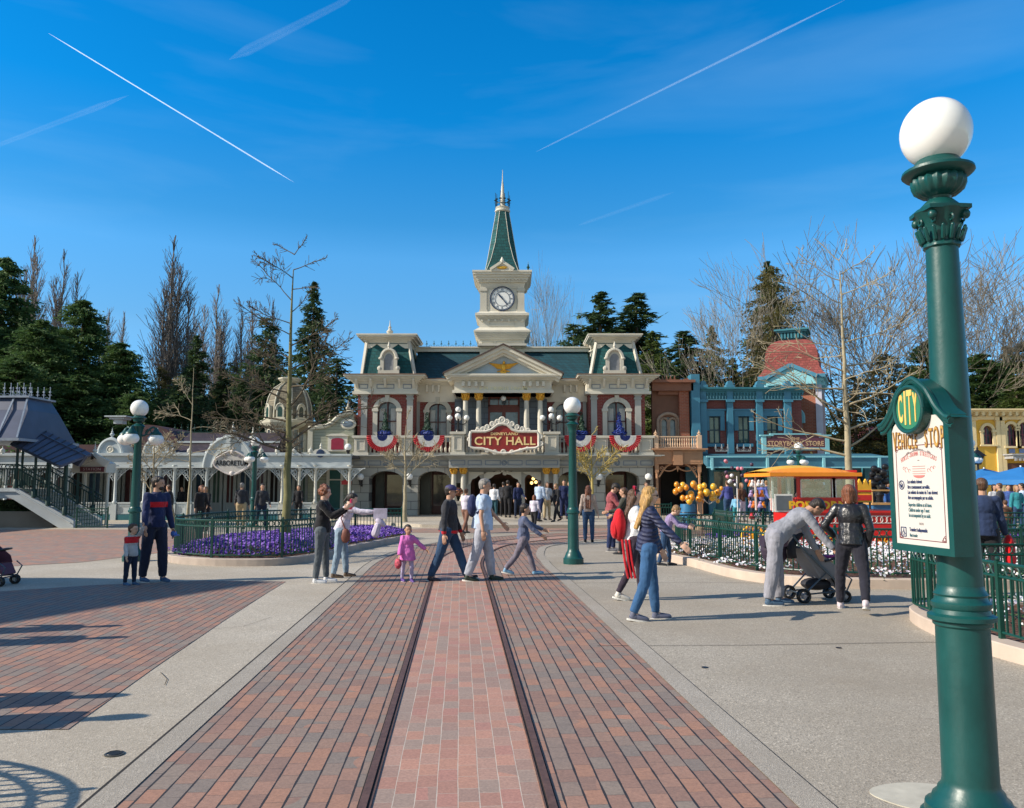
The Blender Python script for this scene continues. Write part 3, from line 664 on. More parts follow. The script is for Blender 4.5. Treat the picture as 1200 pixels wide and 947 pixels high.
def column(parent,x,y,z0,z1,r,m=None,capm=None,cap=.32,base=True,n=14,name='column'):
    mb=MB(); m=m or trim; capm=capm or gold
    P=[]
    if base: P=[(r*1.5,z0),(r*1.5,z0+.08),(r*1.25,z0+.12),(r*1.25,z0+.18),(r,z0+.22)]; 
    else: P=[(r,z0)]
    mb.lathe(x,y,P+[(r*1.02,(z0+z1)/2),(r*.86,z1-cap)],n); c=mb.build(name,m,parent,smooth=True)
    k=MB(); k.lathe(x,y,[(r*.9,z1-cap),(r*1.15,z1-cap+.03),(r*.95,z1-cap+.06),(r*1.05,z1-cap*.5),(r*1.5,z1-.09),(r*1.7,z1-.06)],n)
    for i in range(8):
        a=2*PI*i/8; k.cpt((x+r*math.cos(a),y+r*math.sin(a),z1-cap+.06),(x+r*1.5*math.cos(a),y+r*1.5*math.sin(a),z1-cap*.45),.03,.03,6)
    for i in range(4):
        a=PI/4+PI/2*i; k.ell((x+r*1.65*math.cos(a),y+r*1.65*math.sin(a),z1-.12),.055,6,5)
    k.box(x-r*1.6,y-r*1.6,z1-.05,x+r*1.6,y+r*1.6,z1); k.build('capital',capm,c,smooth=True,sharp=50)
    return c
def finial(mb,x,y,z,h,r=.12):
    mb.lathe(x,y,[(r*1.5,z),(r*1.4,z+h*.06),(r*.5,z+h*.12),(r*.6,z+h*.2),(r*1.3,z+h*.34),(r*1.35,z+h*.38),(r*.6,z+h*.5),(r*.45,z+h*.55),(r*.7,z+h*.6),(r*.25,z+h*.7),(r*.08,z+h)],10)
def cresting(mb,x0,x1,y,z,h=.35,step=.42):
    n=max(1,int((x1-x0)/step)); mb.box(x0,y-.01,z,x1,y+.01,z+.035)
    for i in range(n+1):
        x=x0+(x1-x0)*i/n; mb.bar((x,y,z),(x,y,z+h),.022); mb.ell((x,y,z+h*.66),(.055,.02,.035),6,4); mb.bar((x-.07,y,z+h*.42),(x+.07,y,z+h*.42),.02); mb.ell((x,y,z+h),(.022,.022,.05),6,4)
        if i<n: mb.ring((x+(x1-x0)/n/2,y,z+.03),.09,.01,'y',6,3,0,PI)
def panelling(mb,x0,x1,z0,z1,y,t=.02,dep=.012):
    mb.box(x0,y-dep,z0,x1,y,z0+t); mb.box(x0,y-dep,z1-t,x1,y,z1); mb.box(x0,y-dep,z0+t,x0+t,y,z1-t); mb.box(x1-t,y-dep,z0+t,x1,y,z1-t)
hall=thing('city_hall','grey stone and red brick town hall with teal mansard roofs and a tall clock tower','town hall',(0,42,0))
class Rel: pass
def HB(mb,name,m,parent=hall,smooth=False,sharp=None):
    return mb.build(name,m,parent,smooth,sharp=sharp)
hall.location=(0,0,0)
Y1=41.2; f=FP(Y1); z=f.z; GZ=.13
X0,X1=f.x(413),f.x(765)
zc=z(552); 
# ---- ground storey ----
stone_bl=NT('ashlar_stone'); s_=stone_bl.node('ShaderNodeSeparateXYZ',{0:stone_bl.tc}); v_=stone_bl.node('ShaderNodeCombineXYZ',{0:s_.outputs[0],1:s_.outputs[2],2:0.0}).outputs[0]
b_=stone_bl.node('ShaderNodeTexBrick',{'Vector':v_,'Color1':(.46,.445,.39,1),'Color2':(.39,.38,.34,1),'Mortar':(.12,.12,.12,1),'Scale':1.0,'Mortar Size':.014,'Brick Width':.85,'Row Height':.42})
stone_bl.col(stone_bl.mix(stone_bl.ramp(stone_bl.noise(1.0,5),[(.4,(0,0,0)),(.8,(.4,.4,.4))]),b_.outputs['Color'],(.24,.24,.23))); stone_bl.set(Roughness=.85); stone_bl.bump(stone_bl.math('SUBTRACT',1.0,b_.outputs['Fac']),.02,.7); stone_bl=stone_bl.m
def op(u0,u1,vt,vb=606,h=.45): return (f.x(u0),f.x(u1),GZ,z(vt),h)
mb=MB(); zt=z(546)
wall_open(mb,X0,f.x(529.5),GZ,zt,Y1,Y1+.9,[op(433,472,552),op(490,528,552)])
wall_open(mb,f.x(652),X1,GZ,zt,Y1,Y1+.9,[op(654.5,692,552),op(709,749,552)])
HB(mb,'ground_wall',stone_bl)
# entrance bays
mb=MB(); wall_open(mb,f.x(529.5),f.x(652),z(566),zt,Y1+.25,Y1+.6,[(f.x(549),f.x(563),z(566),z(555),.3),(f.x(567),f.x(611),z(566),z(551),.45),(f.x(615),f.x(634),z(566),z(555),.3)])
for u in (565,613): mb.box(f.x(u)-.09,Y1+.3,GZ,f.x(u)+.09,Y1+.5,z(566)-.001)
for u in (548.5,634.5): mb.box(f.x(u)-.12,Y1+.3,GZ,f.x(u)+.12,Y1+.5,z(566)-.001)
for u0,u1 in ((549,558),(603,611),(567,576),(627,634)): pass
HB(mb,'entrance_arcade',trim_g)
# curled brackets under the entrance beam
mb=MB()
for u,s in ((549,1),(634,-1),(567,1),(611,-1)):
    x=f.x(u); P=[(x,z(553)),(x+s*.95,z(553)),(x+s*.8,z(555.5)),(x+s*.55,z(556.5)),(x+s*.38,z(560)),(x+s*.18,z(562)),(x+s*.1,z(567)),(x,z(568))]
    mb.prism(P if s>0 else P[::-1],Y1+.1,Y1+.2)
HB(mb,'scroll_bracket',trim)
# interior behind the arches
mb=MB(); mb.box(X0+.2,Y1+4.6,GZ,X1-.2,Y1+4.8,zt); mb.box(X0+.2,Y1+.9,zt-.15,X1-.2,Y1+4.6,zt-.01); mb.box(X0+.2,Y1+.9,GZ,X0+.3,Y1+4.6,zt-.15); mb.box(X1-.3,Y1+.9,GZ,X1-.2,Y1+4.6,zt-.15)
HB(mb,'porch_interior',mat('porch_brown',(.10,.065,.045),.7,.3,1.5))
wood=mat('maroon_wood',(.09,.03,.022),.55,.25,4); sg=glass_dark('shop_glass',(.05,.045,.04))
for u0,u1,nm in ((446,472,0),(503,527,0),(656,678,0),(712,738,0)):
    mb=MB(); a,b=f.x(u0),f.x(u1); yw=Y1+1.7; zt2=z(556)
    mb.box(a-.9,yw,GZ,a-.02,yw+.1,zt2+.4); mb.box(a,yw-.03,GZ,b,yw+.12,z(594)); mb.box(a,yw-.02,zt2,b,yw+.1,zt2+.4); mb.box(a-.02,yw-.03,z(594),a+.06,yw+.1,zt2); mb.box(b-.06,yw-.02,z(594),b+.02,yw+.1,zt2)
    w=HB(mb,'shopfront',wood); mb=MB(); mb.box(a+.06,yw+.04,z(594),b-.06,yw+.06,zt2); HB(mb,'glass',sg,w); mb=MB(); mb.box(a-.16,yw-.06,GZ,a-.02,yw,zt2+.3); HB(mb,'door_post',mat('brown_grey_post',(.22,.19,.16),.7),w)
for u0,u1 in ((436,446),(490,502),(530,546),(678,692),(738,749)):
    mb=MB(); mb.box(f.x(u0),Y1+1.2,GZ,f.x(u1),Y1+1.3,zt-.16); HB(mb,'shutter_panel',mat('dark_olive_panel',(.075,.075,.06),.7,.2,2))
# inner doors of the entrance
mb=MB(); yw=Y1+3.2
mb.box(f.x(549),yw,z(560),f.x(634),yw+.1,zt-.2); 
for u in (551,563,568,610,616,633): mb.box(f.x(u)-.08,yw-.05,GZ,f.x(u)+.08,yw+.1,z(560))
HB(mb,'door_frame',wood)
lampy=NT('lit_lamp'); lampy.set(Emission_Strength=2.2,Roughness=.5); lampy.b.inputs['Emission Color'].default_value=(1,.62,.2,1); lampy.col((.8,.5,.2)); lampy=lampy.m
for (u,v,dy) in ((613,559,1.6),(625,561,2.0),(628,565,2.4),(623,566,2.2),(657,564,2.2),(547,563,2.0)):
    mb=MB(); mb.ell((WX(u,v,Y1+dy),Y1+dy,WZ(v,Y1+dy)),.085,10,8); o=mb.build('ceiling_lamp',lampy,None,True); tag(o,'small warm lit globe inside the dark porch of the town hall','lamp','lit globes inside the town hall porch')
# columns, ground level pairs
for u in (532.5,543.5,640,650.5):
    column(hall,f.x(u),Y1-.35,GZ+.72,z(548),.125,m=trim,cap=.34)
mb=MB()
for u0,u1 in ((526,549),(634,656)):
    mb.box(f.x(u0),Y1-.75,GZ,f.x(u1),Y1+.2,GZ+.12); mb.box(f.x(u0)+.07,Y1-.68,GZ+.12,f.x(u1)-.07,Y1+.2,GZ+.6); mb.box(f.x(u0)+.02,Y1-.72,GZ+.6,f.x(u1)-.02,Y1+.2,GZ+.72)
HB(mb,'column_pedestal',stone)
# ---- entablature of ground storey ----
mb=MB(); mb.box(X0-.05,Y1-.12,zt,X1+.05,Y1+3,z(538)); mb.box(f.x(527),Y1-.62,z(548.5),f.x(655),Y1-.12,z(538))
cornice(mb,X0-.05,X1+.05,Y1-.12,z(538),z(533.5),.45,Y1+3); cornice(mb,f.x(527),f.x(655),Y1-.62,z(538)+.001,z(533.5)+.003,.4,Y1+1)
HB(mb,'entablature',trim_g)
mb=MB()
for u0,u1 in ((415,429),(432,447),(458,484),(487,505),(515,527),(653,667),(676,694),(698,716),(730,746),(750,764)): panelling(mb,f.x(u0),f.x(u1),z(545.5),z(540),Y1-.12,.03,.03)
for u0,u1 in ((529,546),(569,587),(595,612),(549,565),(616,633),(636,653)): panelling(mb,f.x(u0),f.x(u1),z(545.5),z(540),Y1-.62,.03,.03)
for u,y in ((452,.12),(510,.12),(671,.12),(723,.12),(591,.62)): mb.ring((f.x(u),Y1-y-.01,z(542.7)),.12,.022,'y',16,5); mb.ring((f.x(u),Y1-y-.01,z(542.7)),.06,.015,'y',12,5)
HB(mb,'frieze_panels',bluegrey)
# ---- balcony parapet ----
mb=MB(); zb=z(533.5)
def pedestal(u0,u1,vt,y=None):
    y=y or Y1-.4; a,b=f.x(u0),f.x(u1); zt_=z(vt)
    mb.box(a-.05,y-.05,zb,b+.05,y+.8,zb+.12); mb.box(a,y,zb+.12,b,y+.75,zt_-.12); mb.box(a-.08,y-.08,zt_-.12,b+.08,y+.83,zt_)
    panelling(mb,a+.12,b-.12,zb+.22,zt_-.22,y,.035,.035)
for u0,u1 in ((416,432),(696,712),(748,764)): pedestal(u0,u1,511)
for u0,u1 in ((530,545),(638,654)): pedestal(u0,u1,507,Y1-.75)
for u0,u1 in ((471,484),): pedestal(u0,u1,511)
def balus(u0,u1,y):
    a,b=f.x(u0),f.x(u1); mb.box(a,y,zb,b,y+.18,zb+.12); mb.box(a,y-.03,z(513),b,y+.22,z(511)); n=int((b-a)/.2)
    for i in range(n): x=a+(b-a)*(i+.5)/n; mb.lathe(x,y+.09,[(.05,zb+.12),(.07,zb+.3),(.035,zb+.45),(.05,z(513))],8)
for u0,u1 in ((432,471),(484,530),(654,696),(712,748)): balus(u0,u1,Y1-.25)
balus(545,638,Y1-.55)
HB(mb,'balcony_parapet',trim)
# ---- upper storey ----
YU=42.6; YP=41.7; g=FP(YP); h=FP(YU); GR=FP(43.4)
zs=zb; ze=g.z(462)
mb=MB()   # pavilions brick
LW=(g.x(442.5,490),g.x(465,490),g.z(516),g.z(471),.42); RW=(g.x(711.5,490),g.x(734,490),g.z(516),g.z(471),.42)
wall_open(mb,g.x(419,495),g.x(486,495),zs,ze,YP,YP+.3,[LW]); wall_open(mb,g.x(690,495),g.x(756,495),zs,ze,YP,YP+.3,[RW])
for a in ((g.x(419,495),g.x(419,495)+.3),(g.x(486,495)-.3,g.x(486,495)),(g.x(690,495),g.x(690,495)+.3),(g.x(756,495)-.3,g.x(756,495))): mb.box(a[0],YP+.3,zs,a[1],YP+4.2,ze)
RW1=(h.x(502.5,490),h.x(523.5,490),h.z(516),h.z(473),.4); RW2=(h.x(651,490),h.x(671,490),h.z(516),h.z(473),.4)
wall_open(mb,g.x(486,495)+.001,h.x(533,495),zs,ze-.3,YU,YU+.3,[RW1]); wall_open(mb,h.x(641,495),g.x(690,495)-.001,zs,ze-.3,YU,YU+.3,[RW2])
HB(mb,'brick_wall',redbrick)
for (a,b,c,d,e),y in ((LW,YP),(RW,YP),(RW1,YU),(RW2,YU)): window(hall,a,b,c,d,y,e,surr=trim,sw=.24)
mb=MB(); mb.box(g.x(419,495)+.3,YP+3.9,zs,g.x(756,495)-.3,YP+4.2,ze-.3)
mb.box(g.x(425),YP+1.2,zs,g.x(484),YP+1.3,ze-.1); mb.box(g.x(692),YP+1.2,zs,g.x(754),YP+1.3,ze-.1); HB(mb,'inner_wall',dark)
# pilasters
mb=MB()
for u0,u1 in ((423.5,430.5),(477,484),(692.5,699.5),(744,751)):
    a,b=g.x(u0,490),g.x(u1,490); mb.box(a,YP-.14,zs,b,YP,ze); mb.box(a-.05,YP-.18,zs,b+.05,YP-.0,zs+.35); mb.box(a-.05,YP-.19,ze-.28,b+.05,YP,ze-.2); mb.box(a-.04,YP-.17,ze-.1,b+.04,YP,ze-.001)
for u0,u1 in ((488,492),(683,687)): mb.box(h.x(u0,490),YU-.1,zs,h.x(u1,490),YU,ze-.3)
HB(mb,'pilaster',trim_g)
# upper entablature + eaves of pavilions
for (u0,u1,lab) in ((416,489,'l'),(687,760,'r')):
    mb=MB(); a,b=g.x(u0,455),g.x(u1,455); mb.box(a,YP-.22,ze,b,YP+4.3,g.z(448)); mb.box(a-.08,YP-.3,ze-.02,b+.08,YP+.2,ze+.12)
    cornice(mb,a,b,YP-.22,g.z(449.5),g.z(441),.48,YP+4.4,5)
    n=9
    for i in range(n):
        x=a+.15+(b-a-.3)*i/(n-1)
        if i%2==0: mb.xprism([(YP-.22,g.z(455)),(YP-.28,g.z(455)),(YP-.6,g.z(446.5)),(YP-.6,g.z(445)),(YP-.22,g.z(445))],x-.06,x+.06)
    e=HB(mb,'eaves',cream if lab=='r' else cream)
    mb=MB(); w=b-a
    for q0,q1 in ((.08,.22),(.36,.64),(.78,.92)): panelling(mb,a+w*q0,a+w*q1,g.z(456),g.z(451),YP-.225,.03,.02)
    HB(mb,'frieze_panels',bluegrey,e)
    mb=MB(); mb.box(a-.5,YP-.74,g.z(441),b+.5,YP+4.9,g.z(440)); HB(mb,'gutter',mat('brown_gutter',(.20,.12,.08),.6),e)
    # mansard
    m0,m1,t0,t1=(424,486,430,479) if lab=='l' else (692,751,699,741)
    zm0,zm1=g.z(440),g.z(400); mb=MB(); A=(WX(m0,438,YP+.1),WX(m1,438,YP+.1),YP+.1,YP+3.2); B=(WX(t0,400,YP+.6),WX(t1,400,YP+.6),YP+.6,YP+2.7)
    frustum(mb,A,zm0,B,zm1); rf=HB(mb,'mansard_roof',slate_t)
    mb=MB()
    for i,j,sy in ((0,0,2),(1,1,2),(0,0,3),(1,1,3)): mb.bar((A[i],A[sy],zm0),(B[i],B[sy],zm1+.1),.14,.14)
    HB(mb,'hip_trim',trim,rf)
    mb=MB(); # coved cap
    c0,c1=B[0]-.02,B[1]+.02
    for k in range(5):
        q=(k/4)**1.7*.42; zz=zm1-.05+k*.085; mb.box(c0-q,B[2]-q,zz,c1+q,B[3]+q,zz+.084)
    mb.box(c0-.47,B[2]-.47,zm1+.375,c1+.47,B[3]+.47,zm1+.44)
    mb.prism([(c0-.02,zm1-.05)]+[(c0+(c1-c0)*i/16, zm1-.05-.28*abs(math.cos(PI*2*i/16))) for i in range(17)]+[(c1+.02,zm1-.05)],B[2]-.08,B[2]-.0)
    HB(mb,'roof_cap',cream,rf)
    mb=MB(); xm=(c0+c1)/2; 
    if lab=='l': finial(mb,WX(457,380,YP+1.6),YP+1.6,zm1+.44,1.0,.14)
    else:
        finial(mb,c0-.1,YP+2.2,zm1-.2,.9,.1)
    mb.box(c0+.1,YP+1,zm1+.44,c1-.1,YP+2.3,zm1+.5); HB(mb,'finial',trim,rf,True)
    # dormer
    d0,d1=(446.5,464.5) if lab=='l' else (711,730); a,b=WX(d0,425,YP-.1),WX(d1,425,YP-.1); z0,z1=g.z(437.5),g.z(414)
    mb=MB(); yq=YP-.12; wd=(b-a); ow=.25*wd
    outer=[(a,z0)]+[(a+.0,z1-.25)]+arc(a-.03,b+.03,z1-.2,z1+.25,10)+[(b,z1-.25),(b,z0)]
    mb.prism(outer,yq+.1,YP+1.3); mb.box(a-.15,yq-.02,z0-.02,b+.15,yq+.6,z0+.14)
    mb.box(a-.04,yq+.0,z0+.14,a+.14,yq+.1,z1-.3); mb.box(b-.14,yq,z0+.14,b+.04,yq+.1,z1-.3)
    mb.tube([(p[0],yq+.05,p[1]) for p in arc(a,b,z1-.3,z1+.2,12)],.09,6)
    for s,x in ((-1,a),(1,b)): mb.ell((x+s*.06,yq+.05,z0+.25),(.14,.08,.14),8,6); mb.ell((x+s*.02,yq+.03,z1-.28),(.12,.09,.08),8,6)
    mb.lathe((a+b)/2,yq+.05,[(.09,z1+.2),(.06,z1+.3),(.09,z1+.36),(.02,z1+.6)],8)
    dm=HB(mb,'dormer',trim,rf); mb=MB(); mb.prism([(a+.16,z0+.16)]+arc(a+.16,b-.16,z1-.4,z1-.02,10)+[(b-.16,z0+.16)],yq+.085,yq+.097); HB(mb,'dormer_pane',mat('louver_grey',(.22,.23,.25),.6),rf)
# recess eaves
mb=MB(); yr=YU-.1; a,b=g.x(486,455),g.x(690,455)
mb.box(a,yr,ze-.32,b,yr+3.4,g.z(448)); cornice(mb,a,b,yr,g.z(449.5),g.z(443),.4,yr+3.4,4,side=False)
for u in (500,507,514,662,669,676): mb.box(h.x(u)-.05,yr-.2,h.z(460),h.x(u)+.05,yr,h.z(452))
e=HB(mb,'eaves',cream); mb=MB(); mb.box(a,yr-.42,g.z(443),b,yr-.3,g.z(442)+.0); HB(mb,'gutter',mat('brown_gutter',(.2,.1,.08)),e)
# main roof
mb=MB(); zr0=g.z(443); YR=44.2; zr1=WZ(413.5,YR+.6); frustum(mb,(a-.2,b+.2,yr-.35,48),zr0,(a-.2,b+.2,YR+.4,47),zr1); mr=HB(mb,'main_roof',shingle('dark_teal_slate',(.005,.055,.075),rough=.85))
mb=MB(); mb.box(a-.3,YR+.2,zr1,b+.3,47.2,zr1+.2); mb.box(a-.3,YR+.1,zr1+.2,b+.3,47.3,zr1+.27); HB(mb,'ridge_band',cream,mr)
mb=MB(); cresting(mb,a+.3,b-.2,YR+.3,zr1+.27,.32,.40); HB(mb,'ridge_cresting',mat('crest_iron',(.02,.09,.10),.5),mr)
# ---- portico upper: columns, door, pediment ----
YC=41.0; k=FP(YC)
for u in (545.5,561,617,633): column(hall,k.x(u,490),YC-.05,zb+.05,k.z(461.5),.135,m=trim,cap=.36)
mb=MB(); wall_open(mb,h.x(533),h.x(641),zs,ze-.2,YU-.35,YU-.05,[(h.x(572),h.x(609),zs,h.z(466),.0)])
HB(mb,'portico_wall',wall_brick('grey_block',(.17,.20,.24),(.14,.17,.2),(.07,.08,.09),.6,.3,.012))
yd=YU-.3; mb=MB(); a,b=h.x(572),h.x(609); zt_=h.z(466); zm=h.z(477); xm=(a+b)/2
mb.box(a,yd,zm,b,yd+.08,zm+.08); mb.box(a,yd,zs,a+.1,yd+.08,zt_); mb.box(b-.1,yd,zs,b,yd+.08,zt_); mb.box(a,yd+.001,zt_-.08,b,yd+.08,zt_); mb.box(xm-.09,yd-.01,zs,xm+.09,yd+.08,zm)
mb.box(a+.1,yd+.02,zs,b-.1,yd+.07,zs+.6); mb.box(a+.1,yd+.02,zm-.3,b-.1,yd+.07,zm)
for q in (.33,.66): mb.box(a+(b-a)*q-.02,yd+.01,zm+.08,a+(b-a)*q+.02,yd+.07,zt_)
dr=HB(mb,'door',mat('oxblood_door',(.16,.03,.02),.45)); mb=MB(); mb.box(a,yd+.085,zs,b,yd+.1,zt_); HB(mb,'glass',winglass,dr)
# entablature + pediment
zf0,zf1=k.z(461.5),k.z(444); a,b=k.x(533,455),k.x(646,455)
mb=MB(); mb.box(a,YC-.35,zf0,b,YU-.0,zf1-.1); mb.box(a-.1,YC-.45,zf0-.0,b+.1,YU-.0,zf0+.14)
cornice(mb,a,b,YC-.35,k.z(448.5),k.z(442.5),.4,YU,4)
for u in (543.5,550.5,558.5,566,614,621,629.5,636.5): mb.box(k.x(u,452)-.07,YC-.55,k.z(454),k.x(u,452)+.07,YC-.35,k.z(448.5))
HB(mb,'portico_entablature',cream)
text('E PLURIBUS UNUM',.26,mat('pale_gold_letters',(.80,.72,.42),.4),hall,(k.x(590,455),YC-.36,k.z(456.5)),sx=1.0,bold=.004,spacing=1.15,name='frieze_lettering')
pa,pb,pm=k.x(522,443),k.x(658,443),k.x(590,425); za,zp=k.z(442.5),k.z(407.5)
mb=MB(); t=.42
mb.prism([(pa,za),(pb,za),(pb,za+.1),(pa,za+.1)],YC-.8,YU)
for (p,q) in (((pa,za+.1),(pm,zp)),((pb,za+.1),(pm,zp))):
    d=Vector((q[0]-p[0],q[1]-p[1])).normalized(); n_=Vector((-d.y,d.x))
    if n_.y<0: n_=-n_
    for k_,(th,yy) in enumerate(((.16,YC-.85),(.16,YC-.72),(.12,YC-.58))):
        o0=-sum((.16,.16,.12)[:k_]); A_=Vector(p)+n_*o0; B_=Vector(q)+n_*o0
        # clip at centre by extending to x=pm
        def at(v,x): return v.y+(x-v.x)*d.y/d.x
        q1=Vector((pm,at(A_,pm))); q0=Vector((pm,at(A_-n_*th,pm))); p0=A_-n_*th
        mb.prism([tuple(A_),tuple(q1),tuple(q0),tuple(p0)],yy,YC+1.2+.01*k_)
HB(mb,'pediment',cream)
mb=MB(); mb.prism([(pa+.5,za+.1),(pb-.5,za+.1),(pm,zp-.4)],YC-.35,YC-.2); HB(mb,'tympanum',mat('pale_blue_panel',(.38,.46,.52),.6,.06,2))
mb=MB()
for s,x_ in ((1,pa),(-1,pb)): mb.prism([(x_-s*.08,za+.08),(x_-s*.03,za+.16),(pm,zp+.07),(pm,zp+.005),(x_,za+.1)],YC-.95,YC+2.5)
HB(mb,'pediment_roof',mat('brown_flashing',(.09,.06,.05),.6))
# gilt eagle-like ornament in the tympanum
mb=MB(); ex,ez=k.x(590,430),k.z(431); rng=random.Random(4)
mb.ell((ex,YC-.42,ez-.05),(.13,.1,.22),10,8); mb.ell((ex+.03,YC-.45,ez+.2),(.07,.07,.08),8,6)
for s in (-1,1):
    for i in range(7):
        an=.25+.13*i; L=.62-.05*i; mb.cpt((ex+s*.08,YC-.4,ez+.08-.03*i),(ex+s*(.1+L*math.cos(an-.35)),YC-.4,ez+.12-.05*i+ .10*math.sin(2*an)),.045,.02,6)
    mb.cpt((ex,YC-.4,ez-.2),(ex+s*.3,YC-.4,ez-.25),.05,.03,6)
mb.ell((ex,YC-.4,ez-.3),(.16,.05,.1),8,6)
HB(mb,'gilt_ornament',gold,smooth=True)
# ---- clock tower ----
YT=44.4; q=FP(YT); txc=WX(588.5,350,YT)
tw=thing('x','x','x'); bpy.data.objects.remove(tw)
def tb(mb,w2,v0,v1,dy=0): # centred box by half width px
    a,b=WX(588.5-w2,(v0+v1)/2,YT),WX(588.5+w2,(v0+v1)/2,YT); hw=(b-a)/2; mb.box(txc-hw,YT-dy,WZ(v1,YT),txc+hw,YT+2*hw-dy*0+dy,WZ(v0,YT)); return hw
HW=WX(588.5+26.5,350,YT)-txc; cyT=YT+HW
def sq(mb,hw,z0,z1): mb.box(txc-hw,cyT-hw,z0,txc+hw,cyT+hw,z1)
P_=lambda px: px*YT/F
Zt=lambda v: WZ(v,YT)
mb=MB(); sq(mb,P_(26.5),Zt(413)-1.5,Zt(398)); sq(mb,P_(27),Zt(384),Zt(374)); sq(mb,P_(25.5),Zt(368),Zt(335)); 
stage=HB(mb,'tower_shaft',cream)
mb=MB()
for (v0,v1,w0,dw) in ((398,390,27.5,5),(374.5,369,27,5),(337,331,26,1.5),(331,320.5,28.5,6)):
    for k_ in range(4): fz=(k_+1)/4; sq(mb,P_(w0+dw*fz**1.2),Zt(v0)+(Zt(v1)-Zt(v0))*k_/4,Zt(v0)+(Zt(v1)-Zt(v0))*(k_+1)/4-.001)
sq(mb,P_(33.5),Zt(390),Zt(388)); sq(mb,P_(32),Zt(369),Zt(367.5)); sq(mb,P_(35.5),Zt(320.5),Zt(318.5)); frustum(mb,(txc-P_(33),txc+P_(33),cyT-P_(33),cyT+P_(33)),Zt(388),(txc-P_(27.5),txc+P_(27.5),cyT-P_(27.5),cyT+P_(27.5)),Zt(383.9)); frustum(mb,(txc-P_(31),txc+P_(31),cyT-P_(31),cyT+P_(31)),Zt(367.5),(txc-P_(25),txc+P_(25),cyT-P_(25),cyT+P_(25)),Zt(364))
for i in range(15):
    x=txc-P_(29)+P_(58)*i/14
    mb.box(x-.045,cyT-P_(31),Zt(329.5),x+.045,cyT-P_(28),Zt(327)); mb.box(txc+P_(28),cyT+(x-txc)-.045,Zt(329.5),txc+P_(31),cyT+(x-txc)+.045,Zt(327))
for i in range(7):
    x=txc-P_(24)+P_(48)*i/6; mb.box(x-.05,cyT-P_(29.5),Zt(377),x+.05,cyT-P_(26),Zt(374))
tc_=HB(mb,'tower_cornice',cream)
mb=MB()
for s in (-1,1):
    for s2 in (-1,1): 
        x=txc+s*P_(22.5); y=cyT+s2*P_(22.5); mb.box(x-P_(4),y-P_(4),Zt(367),x+P_(4),y+P_(4),Zt(337)); mb.box(x-P_(4.8),y-P_(4.8),Zt(341),x+P_(4.8),y+P_(4.8),Zt(338.5)); mb.box(x-P_(4.8),y-P_(4.8),Zt(367),x+P_(4.8),y+P_(4.8),Zt(363))
for x_ in (-17,0,17): panelling(mb,txc+P_(x_-7.5),txc+P_(x_+7.5),Zt(409),Zt(400),cyT-P_(26.5),.04,.04)
panelling(mb,txc-P_(15),txc+P_(15),Zt(382.5),Zt(376),cyT-P_(27),.04,.03)
panelling(mb,txc-P_(17.5),txc+P_(17.5),Zt(366.5),Zt(337.5),cyT-P_(25.5),.04,.03)
HB(mb,'tower_pilasters',trim)
mb=MB(); ap=Zt(310); 
mb.prism([(txc-P_(13),Zt(320)),(txc+P_(13),Zt(320)),(txc+P_(13),Zt(318)),(txc,ap),(txc-P_(13),Zt(318))],cyT-P_(36),cyT-P_(12)); mb.bar((txc-P_(14),cyT-P_(36.5),Zt(318)),(txc,cyT-P_(36.5),ap+.05),.1,.14); mb.bar((txc+P_(14),cyT-P_(36.5),Zt(318)),(txc,cyT-P_(36.5),ap+.05),.1,.14); mb.lathe(txc,cyT-P_(36),[(.1,ap),(.12,ap+.1),(.03,ap+.3)],8)
HB(mb,'tower_gable',cream)
mb=MB(); mb.ell((txc,cyT-P_(36.4),Zt(316)),(.3,.03,.09),10,6); HB(mb,'gable_ornament',gold,smooth=True)
# clock
cz_=Zt(350); cy_=cyT-P_(25.5)-.05; r=P_(14.3); mb=MB(); N=48
mb.prism([(txc+r*math.cos(2*PI*i/N),cz_+r*math.sin(2*PI*i/N)) for i in range(N)],cy_,cy_+.06); ck=HB(mb,'clock_face',mat('clock_white',(.84,.84,.82),.4,.04,3))
navy=mat('clock_blue',(.015,.035,.09),.4)
mb=MB(); mb.ring((txc,cy_-.02,cz_),r,.032,'y',48,6); mb.ring((txc,cy_-.008,cz_),r*.62,.014,'y',40,5); mb.ring((txc,cy_-.008,cz_),r*.90,.010,'y',40,5); HB(mb,'clock_rim',navy,ck,True)
for i,s in enumerate(('XII','I','II','III','IIII','V','VI','VII','VIII','IX','X','XI')):
    an=PI/2-i*PI/6; text(s,.17,navy,ck,(txc+r*.76*math.cos(an),cy_-.004,cz_+r*.76*math.sin(an)),rot=(PI/2,-(an-PI/2)*1.0 if False else (PI/2-an),0),sx=.7,bold=.0,ext=.003,name='numeral')
mb=MB()
def hand(an,L,w):
    a_=PI/2-R(an); d=Vector((math.cos(a_),0,math.sin(a_))); n_=Vector((-d.z,0,d.x)); o_=Vector((txc,cy_-.03,cz_))
    mb.add([tuple(o_-d*L*.2-n_*w*.5),tuple(o_-d*L*.2+n_*w*.5),tuple(o_+d*L*.7+n_*w),tuple(o_+d*L),tuple(o_+d*L*.7-n_*w)]+[tuple(o_+Vector((0,-.012,0))+p_) for p_ in (-d*L*.2-n_*w*.5,-d*L*.2+n_*w*.5,d*L*.7+n_*w,d*L,d*L*.7-n_*w)],[(0,1,2,3,4),(9,8,7,6,5)]+[(i,i+5,(i+1)%5+5,(i+1)%5) for i in range(5)])
hand(322,r*.55,.05); hand(140,r*.78,.03); mb.ell((txc,cy_-.03,cz_),.045,8,6); HB(mb,'clock_hands',navy,ck)
